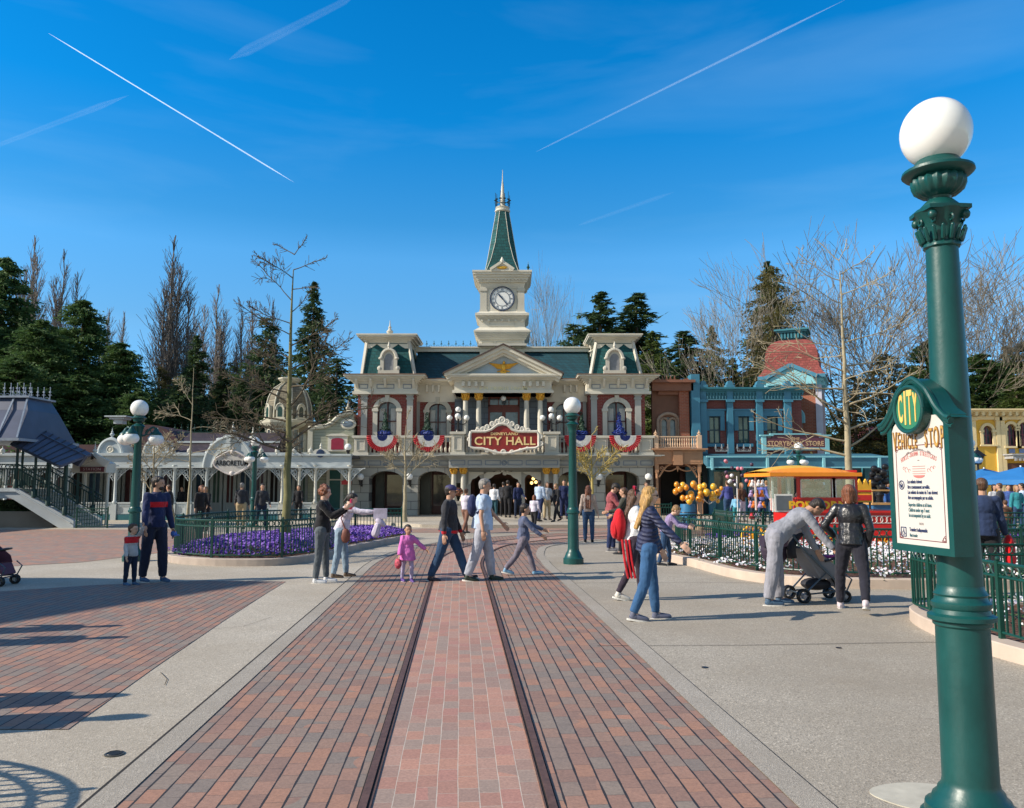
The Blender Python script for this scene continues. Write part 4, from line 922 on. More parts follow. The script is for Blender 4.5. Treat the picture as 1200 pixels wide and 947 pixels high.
# spire
zs0,zs1=Zt(319),Zt(241); mb=MB()
def octo(w,z,mix): 
    # square with chamfered corners
    c=w*(1-mix); return [(txc+a*w if abs(a)==1 else txc+a*c,0,0) for a in ()]
def ring8(w,ch,z): return [(txc-w+ch,cyT-w,z),(txc+w-ch,cyT-w,z),(txc+w,cyT-w+ch,z),(txc+w,cyT+w-ch,z),(txc+w-ch,cyT+w,z),(txc-w+ch,cyT+w,z),(txc-w,cyT+w-ch,z),(txc-w,cyT-w+ch,z)]
lv=[(P_(21.3),.03,zs0),(P_(18),P_(4.5),zs0+.9),(P_(14.6),P_(6.2),(zs0+zs1)/2),(P_(8),P_(4.7),zs1)]
vs=[]; 
for w_,c_,z_ in lv: vs+=ring8(w_,c_,z_)
mb.add(vs,[(8*i+j,8*i+(j+1)%8,8*i+8+(j+1)%8,8*i+8+j) for i in range(3) for j in range(8)]+[tuple(range(7,-1,-1)),tuple(range(24,32))]); sp_=HB(mb,'spire_roof',slate_t)
mb=MB()
for j in range(8): mb.tube([vs[8*i+j] for i in range(4)],.018,5)
HB(mb,'spire_hips',trim,sp_)
mb=MB(); mb.lathe(txc,cyT,[(P_(8),zs1),(P_(9.5),zs1+.06),(P_(9.5),zs1+.14),(P_(8),zs1+.2),(P_(9),zs1+.28),(P_(8.5),zs1+.32)],16); mb.lathe(txc,cyT,[(P_(3),zs1+.3),(P_(2.6),zs1+.9),(P_(3),zs1+1.0),(P_(2.2),zs1+1.1),(P_(1.6),zs1+1.6),(P_(.7),Zt(202)),(P_(.3),Zt(189))],10); HB(mb,'spire_finial',trim,sp_,True)
mb=MB()
for i in range(10):
    a_=2*PI*i/10; x,y=txc+P_(8.8)*math.cos(a_),cyT+P_(8.8)*math.sin(a_); mb.bar((x,y,zs1+.3),(x,y,zs1+1.05+.15*(i%2)),.03); mb.ell((x,y,zs1+.75),(.09,.09,.04),6,4); mb.bar((x-.08,y,zs1+.6),(x+.08,y,zs1+.6),.02)
mb.ring((txc,cyT,zs1+.5),P_(8.8),.025,'z',20,4); HB(mb,'spire_crown',mat('crown_iron',(.015,.05,.07),.5),sp_)
mb=MB(); finial(mb,txc+P_(31),cyT-P_(31),Zt(318.5),.55,.07); finial(mb,txc-P_(31),cyT+P_(31),Zt(318.5),.5,.07); HB(mb,'corner_finial',green_d)
mb=MB(); mb.box(txc-P_(29),YT-.4,zr1+.27,txc+P_(29),cyT+P_(29),Zt(404)); HB(mb,'tower_base',trim)
# ================= things on the hall =================
sgn=thing('building_sign','red town hall sign in a white scrolled frame over the entrance','sign'); ys=Y1-1.15; s_=FP(ys)
out=[(553,507),(569,507),(576,505),(583,500),(588,499),(594,500),(600,505),(607,507),(628,507),(630,510),(630,522),(626,524),(616,524.5),(606,527),(598,529),(591,529.5),(584,529),(576,527),(566,524.5),(556,524),(552,522),(552,510)]
Pp=[(s_.x(u,515),s_.z(v)) for u,v in out]; cxs=sum(p[0] for p in Pp)/len(Pp); czs=s_.z(516)
mb=MB(); mb.prism(Pp,ys,ys+.08); mb.build('board',mat('sign_red',(.26,.018,.015),.45,.15,4),sgn)
mb=MB(); fr=[(p[0]+(p[0]-cxs)*.035,p[1]+(p[1]-czs)*.14) for p in Pp]; 
L=[(p[0],ys-.01,p[1]) for p in fr]; mb.tube(L+[L[0]],.07,8); 
rng=random.Random(2)
for u,v,r_ in ((560,504.5,.12),(566,503,.13),(571,500.5,.13),(577,497,.14),(583,494.5,.14),(588.5,492.5,.2),(594,494.5,.15),(600,497,.14),(606,500.5,.13),(612,503,.13),(619,504.5,.12),(550,515,.1),(633,512,.12),(634,520,.12),(571,528,.1),(580,530,.12),(590,530,.15),(600,530,.12),(610,528,.1),(618,526,.09)):
    mb.ring((s_.x(u,515),ys-.01,s_.z(v)),r_*.72,.05,'y',10,6); mb.ell((s_.x(u,515),ys,s_.z(v)),(r_*.6,.05,r_*.6),8,6)
mb.build('scroll_frame',mat('scroll_white',(.66,.62,.54),.55,.1,4),sgn,smooth=True)
lg=mat('sign_letter_gold',(.85,.62,.28),.4,.1,5)
def serif(s,size,x,z,y,par,m,sx=1.0,sp=1.0):
    text(s,size,m,par,(x,y,z),sx=sx,bold=size*.02,ext=.006,spacing=sp)
serif('CITY HALL',.56,s_.x(591.5,516),s_.z(517.3),ys-.01,sgn,lg,1.08,1.05); serif('DISNEYLAND',.19,s_.x(591,516),s_.z(508.6),ys-.01,sgn,lg,1.15,1.05)
# slab serifs for the big word
mb=MB(); 
mb.build('letter_serifs',lg,sgn) if False else None
mb=MB(); mb.box(s_.x(560),ys+.08,s_.z(524),s_.x(562),Y1-.6,s_.z(522)); mb.box(s_.x(620),ys+.08,s_.z(524),s_.x(622),Y1-.6,s_.z(522)); mb.build('sign_bracket',black,sgn)
red=mat('bunting_red',(.55,.02,.035),.75,.1,6,sheen=.2); bwhite=mat('bunting_white',(.78,.77,.75),.75); bblue=mat('bunting_blue',(.025,.045,.22),.75)
for u,lab in ((450,'leftmost pleated red, white and blue fan on the hall balcony'),(503.5,'pleated red, white and blue fan right of the bare sapling on the hall balcony'),(679,'pleated red, white and blue fan half hidden by the middle lamp post'),(731,'rightmost pleated red, white and blue fan on the hall balcony')):
    xc=f.x(u,515); yb=Y1-.52; zc_=z(511.5); t=thing('bunting_fan',lab,'bunting',(xc,yb,zc_),group='bunting fans on the balcony')
    for nm,r0,r1,m_ in (('red_band',.56,.80,red),('white_band',.26,.56,bwhite),('blue_centre',.02,.26,bblue)):
        mb=MB(); n=48; vs=[]
        for i in range(n+1):
            a_=PI+PI*i/n; pl=.05 if i%2 else -.03
            for r_ in (r0,r1): vs.append((r_*1.0*math.cos(a_),pl*r_*1.6-.02,r_*1.0*math.sin(a_)*(1+.02*math.sin(i*3))))
        mb.add(vs,[(2*i,2*i+1,2*i+3,2*i+2) for i in range(n)]); o=mb.build(nm,m_,t)
        md=o.modifiers.new('s','SOLIDIFY'); md.thickness=.012
leafb=mat('topiary_green',(.02,.06,.035),.7,.4,9); bluef=mat('blue_ribbon',(.02,.045,.27),.6,.3,12)
def leafball(mb,c,r,n,s,rng):
    for i in range(n):
        v=Vector((rng.gauss(0,1),rng.gauss(0,1),rng.gauss(0,1))).normalized(); p=Vector(c)+Vector((v.x*r[0],v.y*r[1],v.z*r[2]))*rng.uniform(.75,1.05); a_=v.orthogonal().normalized()*s*rng.uniform(.6,1.3); b_=v.cross(a_)*rng.uniform(.4,.9)+v*s*.4
        mb.add([p-a_,p+b_,p+a_,p-b_*.5],[(0,1,2,3)])
for i,(u,lab) in enumerate(((452,'dark topiary cone on a blue ribbon base at the leftmost hall window'),(501,'dark topiary cone on a blue ribbon base at the window right of the bare sapling'),(681,'dark topiary cone on a blue base behind the middle lamp post'),(725,'topiary cone covered in blue blossom at the rightmost hall window'))):
    xc=f.x(u,500); yb=Y1-.15; t=thing('topiary_cone',lab,'topiary',(xc,yb,z(511)),group='topiaries on the balcony'); rng=random.Random(i)
    mb=MB(); leafball(mb,(0,0,.55),(.16,.16,.3),260,.05,rng); leafball(mb,(0,0,.95),(.10,.1,.28),160,.045,rng); leafball(mb,(0,0,.3),(.28,.25,.2),160,.05,rng); mb.build('foliage',leafb if i<3 else bluef,t)
    mb=MB(); leafball(mb,(0,-.1,.14),(.38,.2,.13),380,.045,rng); leafball(mb,(0,-.08,.02),(.2,.1,.1),120,.045,rng); mb.build('blue_base',bluef,t)
def globe_lamp(x,y,z_,lab,grp,arm=(0,.35,-.15),r=.18):
    t=thing('wall_lamp',lab,'wall lamp',(x,y,z_),group=grp); mb=MB(); mb.ell((0,0,0),r,16,12); mb.build('globe',white_globe,t,smooth=True)
    mb=MB(); mb.lathe(0,0,[(.03,-r-.22),(.06,-r-.2),(.05,-r-.12),(.1,-r-.02),(.1,-r+.03)],10); mb.tube([(0,0,-r-.15),(0,arm[1]*.5,-r-.25),(0,arm[1],-r-.1)],.025,6); mb.box(-.05,arm[1],-r-.3,.05,arm[1]+.04,-r+.1); mb.build('bracket',black,t,smooth=True); return t
for u,lab in ((424,'white globe wall lamp on the hall pier nearest the colonnade'),(481,'white globe wall lamp between the two left porch arches'),(701,'white globe wall lamp just right of the middle lamp post'),(758.5,'white globe wall lamp at the hall corner by the brown balcony shop')):
    globe_lamp(f.x(u,559),Y1-.39,z(559),lab,'globe wall lamps on the hall')
def candelabra(u,lab):
    x=f.x(u,500); y=Y1-.4; t=thing('candelabra_lamp',lab,'lamp',(x,y,z(507)),group='balcony candelabra'); mb=MB(); mb.lathe(0,0,[(.14,0),(.12,.1),(.06,.16),(.05,.7),(.07,.75),(.05,.95),(.06,1.02)],10)
    tips=[(0,0,1.14),(-.43,0,.72),(.43,0,.72),(0,-.34,.78),(0,.34,.72)]
    for p in tips[1:]: mb.tube([(0,0,.45),(p[0]*.6,p[1]*.6,.38),(p[0],p[1],.5),(p[0],p[1],p[2]-.14)],.022,6)
    mb.build('stem',black,t,smooth=True)
    for p in tips: mb=MB(); mb.ell(p,.145,14,10); mb.build('globe',white_globe,t,smooth=True)
candelabra(537.5,'five-globe black candelabra left of the red town hall sign'); candelabra(645.5,'five-globe black candelabra right of the red town hall sign')
t=thing('hanging_lamp','white globe hanging in front of the upper door behind the red sign','lamp',(k.x(590,466),YC+.3,k.z(466))); mb=MB(); mb.ell((0,0,0),.14,14,10); mb.build('globe',white_globe,t,smooth=True); mb=MB(); mb.cyl((0,0,.13),(0,0,.32),.02); mb.build('rod',black,t)
t=thing('chandelier','cluster of white globes hanging in the town hall entrance','lamp',(f.x(589,551),Y1+.9,z(551)))
for dx,dz in ((-.28,-.06),(0,.04),(.28,-.06),(.1,-.12)): mb=MB(); mb.ell((dx,0,dz),.14,12,9); mb.build('globe',white_globe,t,smooth=True)
mb=MB(); mb.cyl((0,0,.1),(0,0,.5),.02); mb.bar((-.28,0,.1),(.28,0,.1),.03); mb.build('rod',black,t)
# hanging flower baskets by the columns
for u in (537,653):
    t=thing('hanging_basket','hanging basket of brown flowers by paired porch columns %s'%('nearer the man in black' if u<600 else 'nearer the middle lamp post'),'flower basket',(f.x(u,576),Y1-.9,z(576)),group='hanging baskets of the porch'); mb=MB(); leafball(mb,(0,0,0),(.3,.3,.2),300,.06,random.Random(u)); mb.build('plants',mat('basket_flowers',(.22,.09,.05),.8,.6,12),t); mb=MB(); mb.cyl((0,0,0),(0,.0,z(549)-z(576)),.008); mb.build('chain',black,t)
# ================= LEFT: COLONNADE =================
palew=mat('colonnade_paint',(.50,.55,.56),.6,.08,1.5,dirt=.15); palec=mat('colonnade_cream',(.58,.57,.50),.6,.08,1.5,dirt=.1)
teal=mat('teal_panel',(.02,.13,.16),.5,.15,2); blue_d=mat('deep_blue_panel',(.03,.08,.15),.5,.2,2)
YA=38.6; f=FP(YA); z=f.z
arc_=thing('colonnade','long pale colonnade with lacework arches running up to the town hall','colonnade',(0,0,0))
mb=MB(); f.bx(mb,-60,534,241,548,YA,YA+.25); f.bx(mb,296,534,411,548,YA,YA+.25); f.bx(mb,-60,532,241,534,YA-.12,YA+.4); f.bx(mb,296,532,411,534,YA-.12,YA+.4); f.bx(mb,-60,546.5,241,548.5,YA-.05,YA-.001); f.bx(mb,296,546.5,411,548.5,YA-.05,YA-.001)
mb.build('fascia',palew,arc_)
mb=MB(); cx,zb_,= f.x(269,530),z(548); ro=f.x(298,530)-cx; zo=z(512.5)-zb_; n=20
o_=[(cx-ro*math.cos(PI*i/n),zb_+zo*math.sin(PI*i/n)) for i in range(n+1)]; i_=[(cx-ro*.66*math.cos(PI*i/n),zb_+zo*.58*math.sin(PI*i/n)) for i in range(n+1)]
for i in range(n): mb.prism([o_[i],o_[i+1],i_[i+1],i_[i]],YA-.1,YA+.3)
mb.tube([(p[0],YA-.1,p[1]) for p in o_],.07,6); mb.tube([(p[0],YA-.1,p[1]) for p in i_],.04,6)
for i in range(3,18,2): mb.ell((o_[i][0],YA,o_[i][1]+.06),(.13,.08,.08),6,4)
mb.box(cx-.1,YA-.22,i_[n//2][1]-.1,cx+.1,YA-.1,o_[n//2][1]+.1); mb.build('entrance_arch',palew,arc_,smooth=True,sharp=35)
mb=MB(); finial(mb,f.x(273,505),YA,z(513),.75,.16); finial(mb,f.x(294,510),YA+.3,z(520),.8,.17)
for u in (3,28,203,222,306,325,345,364): finial(mb,f.x(u,528),YA,z(533),.42,.09); mb.ell((f.x(u,528),YA,z(531)+.12),.11,8,6)
mb.build('finials',palec,arc_,smooth=True)
cols=[-40,-20,5,40,62,77,129,134,151,168,185,203,222,241,297,309,330,350,369,409]
cols=[c for c in cols if c not in (129,151,309)]
for c in cols:
    x=f.x(c,580); mb=MB(); mb.box(x-.13,YA-.06,GZ*0,x+.13,YA+.2,.75); mb.lathe(x,YA+.07,[(.09,.75),(.12,.8),(.12,.86),(.075,.92),(.065,2.35),(.1,2.4),(.1,2.48),(.13,2.52),(.13,2.6)],10); mb.build('column',palec if c>280 else palew,arc_,smooth=True,sharp=40)
mb=MB()  # lace brackets: fans of curls either side of each column
for c in cols:
    x=f.x(c,560); zt=z(548)
    for s in (-1,1):
        mb.bar((x,YA+.07,zt-.05),(x+s*.75,YA+.07,zt-.05),.03)
        P=[(x+s*(.08+.67*q),YA+.07,zt-.6*(1-q)**1.6-.03) for q in [i/8 for i in range(9)]]; mb.tube(P,.022,5)
        for q in (.15,.4,.65): mb.bar((x+s*.06,YA+.07,zt-.55+.2*q),(x+s*(.08+.67*q),YA+.07,zt-.06),.02)
        mb.ring((x+s*.2,YA+.07,zt-.22),.10,.018,'y',10,4); mb.ring((x+s*.42,YA+.07,zt-.16),.07,.016,'y',10,4); mb.ring((x+s*.17,YA+.07,zt-.42),.06,.014,'y',8,4)
mb.build('lacework',palew,arc_)
mb=MB(); 
for a,b in zip(cols[:-1],cols[1:]):
    if (a,b) in ((241,297),(369,409),(330,350)) or b-a>60: continue
    x0,x1=f.x(a,600)+.13,f.x(b,600)-.13; mb.box(x0,YA+.02,.0,x1,YA+.12,.78); panelling(mb,x0+.08,x1-.08,.3,.68,YA+.02,.03,.02); mb.box(x0,YA-.02,.78,x1,YA+.16,.84)
mb.build('parapet',palew,arc_)
mb=MB(); 
for a,b in zip(cols[:-1],cols[1:]):
    if (a,b) in ((241,297),(369,409),(330,350)) or b-a>60: continue
    mb.box(f.x(a,600)+.13,YA-.03,0,f.x(b,600)-.13,YA+.02,.26)
mb.build('parapet_base',teal,arc_)
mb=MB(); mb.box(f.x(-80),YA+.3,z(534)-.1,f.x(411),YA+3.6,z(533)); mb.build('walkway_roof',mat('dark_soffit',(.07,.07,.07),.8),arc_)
mb=MB(); x=f.x(376,530); mb.prism([(x-.55,z(534)),(x+.55,z(534)),(x+.4,z(530)),(x+.25,z(527)),(x,z(525.5)),(x-.25,z(527)),(x-.4,z(530))],YA-.08,YA+.1); mb.lathe(x,YA,[(.08,z(525.5)),(.04,z(524)),(.07,z(523)),(.01,z(519))],8); hp=mb.build('crest_panel',palec,arc_); mb=MB(); mb.ell((x,YA-.1,z(531.5)),(.2,.02,.2),10,6); mb.build('crest_disc',navy,hp)
t=globe_lamp(f.x(408,524),YA,z(524),'white globe on the end post of the colonnade beside the town hall','globes on the colonnade',arm=(0,.1,-.1),r=.17)
# sign under the arch
s_=FP(YA-.25); t=thing('hanging_sign','cream oval sign hanging in the arch of the colonnade','sign'); n=32; cx,cz_=s_.x(272,542),s_.z(542.5); rx,rz=s_.x(292.5,542)-cx,(s_.z(530)-s_.z(555))/2
P=[(cx+rx*math.cos(2*PI*i/n)*(1+.05*math.cos(8*PI*i/n)),cz_+rz*math.sin(2*PI*i/n)*(1+.08*math.cos(8*PI*i/n))) for i in range(n)]
mb=MB(); mb.prism(P,YA-.25,YA-.18); mb.build('board',mat('sign_cream',(.55,.52,.48),.5,.12,3),t); mb=MB(); mb.tube([(p[0],YA-.26,p[1]) for p in P+[P[0]]],.045,6); mb.ell((cx,YA-.27,cz_+rz),(.12,.05,.12),8,6); mb.ell((cx,YA-.27,cz_-rz),(.12,.05,.12),8,6); mb.cyl((cx,YA-.2,cz_+rz),(cx,YA-.2,cz_+rz+.3),.02); mb.build('frame',mat('sign_pinkwhite',(.62,.56,.54),.5),t,smooth=True)
text('ARBORETUM',.34,black,t,(cx,YA-.262,cz_-.02),sx=.78,bold=.006,spacing=1.0)
mb=MB()
for sx in (-1,1):
    mb.ring((cx+sx*.35,YA-.262,cz_+.3),.06,.01,'y',10,4); mb.tube([(cx+sx*(.1+.1*i),YA-.262,cz_+.34+.03*math.sin(i*1.5)) for i in range(6)],.012,4)
mb.build('flourish',mat('sign_grey3',(.25,.2,.25),.5),t)
# ---- building behind the colonnade ----
YB=42.2; b=FP(YB); gb=thing('arcade_building','long low shop building with purple-brown roof behind the colonnade','building')
mb=MB(); mb.box(b.x(-70),YB,0,b.x(365),YB+.4,b.z(533)); mb.build('wall',mat('arcade_wall',(.16,.18,.17),.7,.15,.8),gb)
rng=random.Random(11)
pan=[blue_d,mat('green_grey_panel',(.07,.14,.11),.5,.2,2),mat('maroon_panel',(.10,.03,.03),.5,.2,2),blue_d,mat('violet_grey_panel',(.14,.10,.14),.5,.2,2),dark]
us=[-60,-30,2,30,62,82,101,122,143,164,188,206,226,246,262,278,297,313,330,347,362]
for i,(a,c) in enumerate(zip(us[:-1],us[1:])):
    x0,x1=b.x(a,575)+.12,b.x(c,575)-.12
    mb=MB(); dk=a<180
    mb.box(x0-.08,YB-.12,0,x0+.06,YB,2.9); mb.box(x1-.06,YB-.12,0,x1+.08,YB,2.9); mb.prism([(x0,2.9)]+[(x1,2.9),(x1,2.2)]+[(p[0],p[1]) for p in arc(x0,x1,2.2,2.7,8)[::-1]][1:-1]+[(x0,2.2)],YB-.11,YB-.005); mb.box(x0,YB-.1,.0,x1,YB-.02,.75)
    w_=mb.build('shop_window',palew if not dk else mat('shaded_frame_paint',(.32,.36,.36),.6),gb); mb=MB(); mb.box(x0,YB-.05,.75,x1,YB-.03,2.7); mb.build('pane',[dark,pan[i%6]][0 if dk and i%2 else 1],w_)  # left bays: frames in a darker copy of the paint, shade put into colour
    mb=MB(); mb.box(x0,YB-.14,.25,x1,YB-.1,.3); mb.box((x0+x1)/2-.03,YB-.08,.75,(x0+x1)/2+.03,YB-.05,2.3); mb.build('mullion',palew,w_)
roofm=shingle('plum_roof',(.045,.030,.036),.3,.2)
mb=MB(); frustum(mb,(b.x(197,530),b.x(322,530),YB-.2,YB+9),b.z(533),(b.x(205,505),b.x(322,505),YB+2,YB+7),WZ(507,YB+2)); mb.build('roof',roofm,gb)
mb=MB(); mb.box(b.x(195),YB-.5,b.z(533)-.05,b.x(365),YB+.3,b.z(533)+.1); mb.box(b.x(-80),YB-.5,b.z(533)-.05,b.x(195),YB+.3,b.z(533)+.08); mb.bar((WX(200,515,YB),YB+.9,WZ(518,YB+.9)),(WX(322,515,YB),YB+.9,WZ(518,YB+.9)),.1); mb.build('eaves',palew,gb)
mb=MB(); cresting(mb,WX(205,503,YB+2),WX(312,503,YB+2),YB+2,WZ(507,YB+2),.42,.35); mb.build('ridge_cresting',green_d,gb)
# barrel roof with round dormers
mb=MB(); cx=b.x(162,520); pts=[]
R0=b.x(205,520)-cx; zb0=b.z(533); zt0=b.z(496)
P=[(cx-R0*math.cos(PI*i/16),zb0+(zt0-zb0)*math.sin(PI*i/16)) for i in range(17)]; mb.prism(P,YB+1,YB+6); mb.box(b.x(-80),YB+1,zb0,cx-R0*.8,YB+6,b.z(520)); br_=mb.build('barrel_roof',mat('dark_maroon_roof',(.065,.025,.028),.7,.2,1),gb)
mb=MB(); a0=WX(141,490,YB+3); 
for k,(w_,z0,z1) in enumerate(((.25,497,492),(.42,492,489.5),(.6,489.5,488))): mb.box(a0-w_,YB+3-w_,WZ(z0,YB+3),a0+w_,YB+3+w_,WZ(z1,YB+3)-.002)
mb.build('cupola',palew,gb)
for u in (133,186):
    cx=b.x(u,525); mb=MB(); P=[(cx-.62*math.cos(PI*i/14),b.z(532)+.75*math.sin(PI*i/14)) for i in range(15)]; mb.prism(P,YB-.3,YB+1.6); mb.tube([(p[0],YB-.3,p[1]) for p in P],.09,6); finial(mb,cx,YB-.2,b.z(532)+.8,.55,.09); d_=mb.build('dormer',palew,gb,smooth=True,sharp=30); mb=MB(); mb.ring((cx,YB-.34,b.z(527)),.16,.03,'y',14,5); mb.ell((cx,YB-.33,b.z(527)),(.13,.03,.13),10,6); mb.build('roundel',cream,gb,smooth=True)
# ---- domed turret ----
YD=44; d=FP(YD); td=thing('domed_turret','beige shingled turret with a ribbed dome behind the bare tree','turret'); beige=mat('beige_cladding',(.36,.33,.24),.7,.1,1.2,dirt=.2); cx=d.x(328,480); cy=YD+1.8; Q=lambda px:px*YD/F
N=8
def oct_ring(r,z_,n=8,ph=PI/8): return [(cx+r*math.cos(2*PI*i/n+ph),cy+r*math.sin(2*PI*i/n+ph),z_) for i in range(n)]
def oct_body(mb,lv,n=8):
    vs=[]; 
    for r_,z_ in lv: vs+=oct_ring(r_,z_,n)
    m=len(lv); mb.add(vs,[(n*i+j,n*i+(j+1)%n,n*i+n+(j+1)%n,n*i+n+j) for i in range(m-1) for j in range(n)]+[tuple(range(n-1,-1,-1)),tuple(range(n*(m-1),n*m))])
mb=MB(); oct_body(mb,[(Q(24),d.z(533)-.5),(Q(24),d.z(500))]); mb.build('body',beige,td)
mb=MB(); oct_body(mb,[(Q(25),d.z(502)),(Q(31),d.z(498)),(Q(34),d.z(494)),(Q(34.5),d.z(491)),(Q(30),d.z(490))])
for i in range(8):
    a=oct_ring(Q(24.5),d.z(530))[i]; mb.bar(a,(a[0],a[1],d.z(500)),.22)
mb.build('cornice',mat('beige_trim',(.50,.47,.37),.6,.08,1.5,dirt=.1),td)
lv=[(Q(27.5*math.cos(q)**.62+3*0),d.z(490)+(d.z(446)-d.z(490))*math.sin(q)**1.0) for q in [R(x) for x in (0,12,25,38,50,62,74)]]+[(Q(8),d.z(444.5))]
mb=MB(); oct_body(mb,lv); mb.build('dome',shingle('beige_shingle',(.21,.18,.12),.22,.14,.8),td)
mb=MB(); 
for i in range(8): mb.tube([oct_ring(r_+.03,z_)[i] for r_,z_ in lv],.045,5)
oct_body(mb,[(Q(8),d.z(445)),(Q(11),d.z(443)),(Q(14),d.z(440)),(Q(14),d.z(438.5))]); mb.build('dome_ribs',mat('beige_trim',(.5,.47,.37)),td)
for an in (-PI/2-.1,-PI/2+PI/4,-PI/2-PI/4):
    r_=Q(26.5); x,y=cx+r_*math.cos(an),cy+r_*math.sin(an); mb=MB(); mb.prism([(-.3,0)]+arc(-.3,.3,.7,1.05,8)+[(.3,0)],-.15,.9); mb.tube([(p[0],-.15,p[1]) for p in arc(-.33,.33,.65,1.12,8)],.06,5); mb.box(-.42,-.22,-.08,.42,0,.04); o=mb.build('dormer',mat('beige_trim',(.5,.47,.37)),td,loc=(x,y,d.z(489)),rotz=an+PI/2); o.scale=(.72,.72,.72); mb=MB(); mb.prism([(-.18,.1)]+arc(-.18,.18,.6,.9,8)+[(.18,.1)],-.165,-.155); mb.build('pane',mat('green_pane',(.015,.05,.04),.3),o)
for an in (-PI/2,-PI/2+PI/4,-PI/2-PI/4):
    r_=Q(24)*math.cos(PI/8); x,y=cx+r_*math.cos(an),cy+r_*math.sin(an); mb=MB(); mb.box(-.42,-.1,0,-.3,.02,1.3); mb.box(.3,-.1,0,.42,.02,1.3); mb.box(-.42,-.1,1.3,.42,.02,1.42); mb.box(-.03,-.09,0,.03,.02,1.3); w_=mb.build('window',cream,td,loc=(x,y,d.z(530)),rotz=an+PI/2); mb=MB(); mb.box(-.3,-.04,0,.3,-.02,1.3); mb.build('pane',winglass,w_)
# ---- beige house with swan-neck gable ----
YG=41.4; e=FP(YG); hg=thing('gabled_house','grey-green clapboard house with a curved gable and red window beside the town hall','house')
clap=NT('clapboard'); s__=clap.node('ShaderNodeSeparateXYZ',{0:clap.tc}); sw=clap.math('FRACT',clap.math('DIVIDE',s__.outputs[2],.16)); clap.col(clap.mix(clap.math('LESS_THAN',sw,.1),(.36,.37,.28),(.16,.17,.13))); clap.set(Roughness=.7); clap.bump(sw,.02,.6); clap=clap.m
G0,G1=e.x(362,520),e.x(414,520); mb=MB(); mb.box(G0,YG,0,G1,YG+5,e.z(503)); 
top=[(e.x(362,500),e.z(503)),(e.x(414,500),e.z(503)),(e.x(414,500),e.z(484)),(e.x(404,500),e.z(485)),(e.x(396,500),e.z(490)),(e.x(389,500),e.z(497)),(e.x(380,500),e.z(501))]; mb.prism(top,YG,YG+5); mb.build('wall',clap,hg)
mb=MB(); L=[(p[0],YG-.05,p[1]+.04) for p in ((e.x(414,500),e.z(484)),(e.x(404,500),e.z(485)),(e.x(396,500),e.z(490)),(e.x(389,500),e.z(497)),(e.x(380,500),e.z(501)),(e.x(362,500),e.z(503)))]; mb.tube(L,.12,6); finial(mb,e.x(408,480),YG,e.z(484),.7,.1); finial(mb,e.x(386,490),YG,e.z(498),.6,.08); mb.box(G0-.05,YG-.1,e.z(534),G0+.2,YG,e.z(503)); mb.build('gable_trim',mat('beige_trim',(.5,.47,.37)),hg,smooth=True,sharp=40)
mb=MB(); x=e.x(396,520); mb.box(x-.5,YG-.1,e.z(529),x+.5,YG,e.z(511)); mb.prism([(x-.62,e.z(511)),(x+.62,e.z(511)),(x+.3,e.z(508.5)),(x-.3,e.z(508.5))],YG-.16,YG); w_=mb.build('window',cream,hg); mb=MB(); mb.prism([(x-.32,e.z(527))]+arc(x-.32,x+.32,e.z(516),e.z(513.5),8)+[(x+.32,e.z(527))],YG-.125,YG-.105); mb.build('blind',mat('crimson_blind',(.28,.01,.04),.6),w_)
mb=MB(); x=e.x(408,497); mb.ell((x,YG-.02,e.z(497)),(.42,.08,.28),16,8); w_=mb.build('oval_window',cream,hg,smooth=True); mb=MB(); mb.ell((x,YG-.07,e.z(497)),(.30,.06,.18),16,8); mb.build('pane',winglass,w_,smooth=True)
mb=MB(); x0,x1=e.x(386,580),e.x(399,580); mb.box(x0-.15,YG-.08,0,x0,YG,e.z(551)); mb.box(x1,YG-.08,0,x1+.15,YG,e.z(551)); mb.box(x0-.15,YG-.09,e.z(551),x1+.15,YG,e.z(548)); mb.box(x0,YG-.07,e.z(563),x1,YG,e.z(561.5)); w_=mb.build('door_frame',cream,hg); mb=MB(); mb.box(x0,YG-.04,.0,x1,YG-.01,e.z(551)); mb.build('door',mat('bottle_green_door',(.01,.09,.08),.4),w_)
t=thing('red_fire_box','small red wall box by the end column of the colonnade','wall box'); mb=MB(); x=f.x(404,566); mb.box(x-.22,YA+.3,z(568),x+.22,YA+.5,z(564)); mb.prism([(x-.28,z(564)),(x+.28,z(564)),(x,z(562))],YA+.28,YA+.52); mb.build('box',mat('fire_red',(.35,.02,.02)),t)
mb=MB(); mb.box(x+.28,YA+.3,z(590),x+.38,YA+.32,z(575)); mb.build('plate',white,t)
# maroon lean-to roof beside dome
mb=MB(); x0,x1=WX(352,505,46),WX(378,505,46); mb.prism([(x0,WZ(508,46))]+arc(x0,x1,WZ(508,46),WZ(494,46),8)[1:-1]+[(x1,WZ(508,46))],45,48); tag(mb.build('low_dome',mat('tan_roof',(.26,.19,.11),.8,.1,2)),'tan rounded roof between the dome and the curved gable','roof')
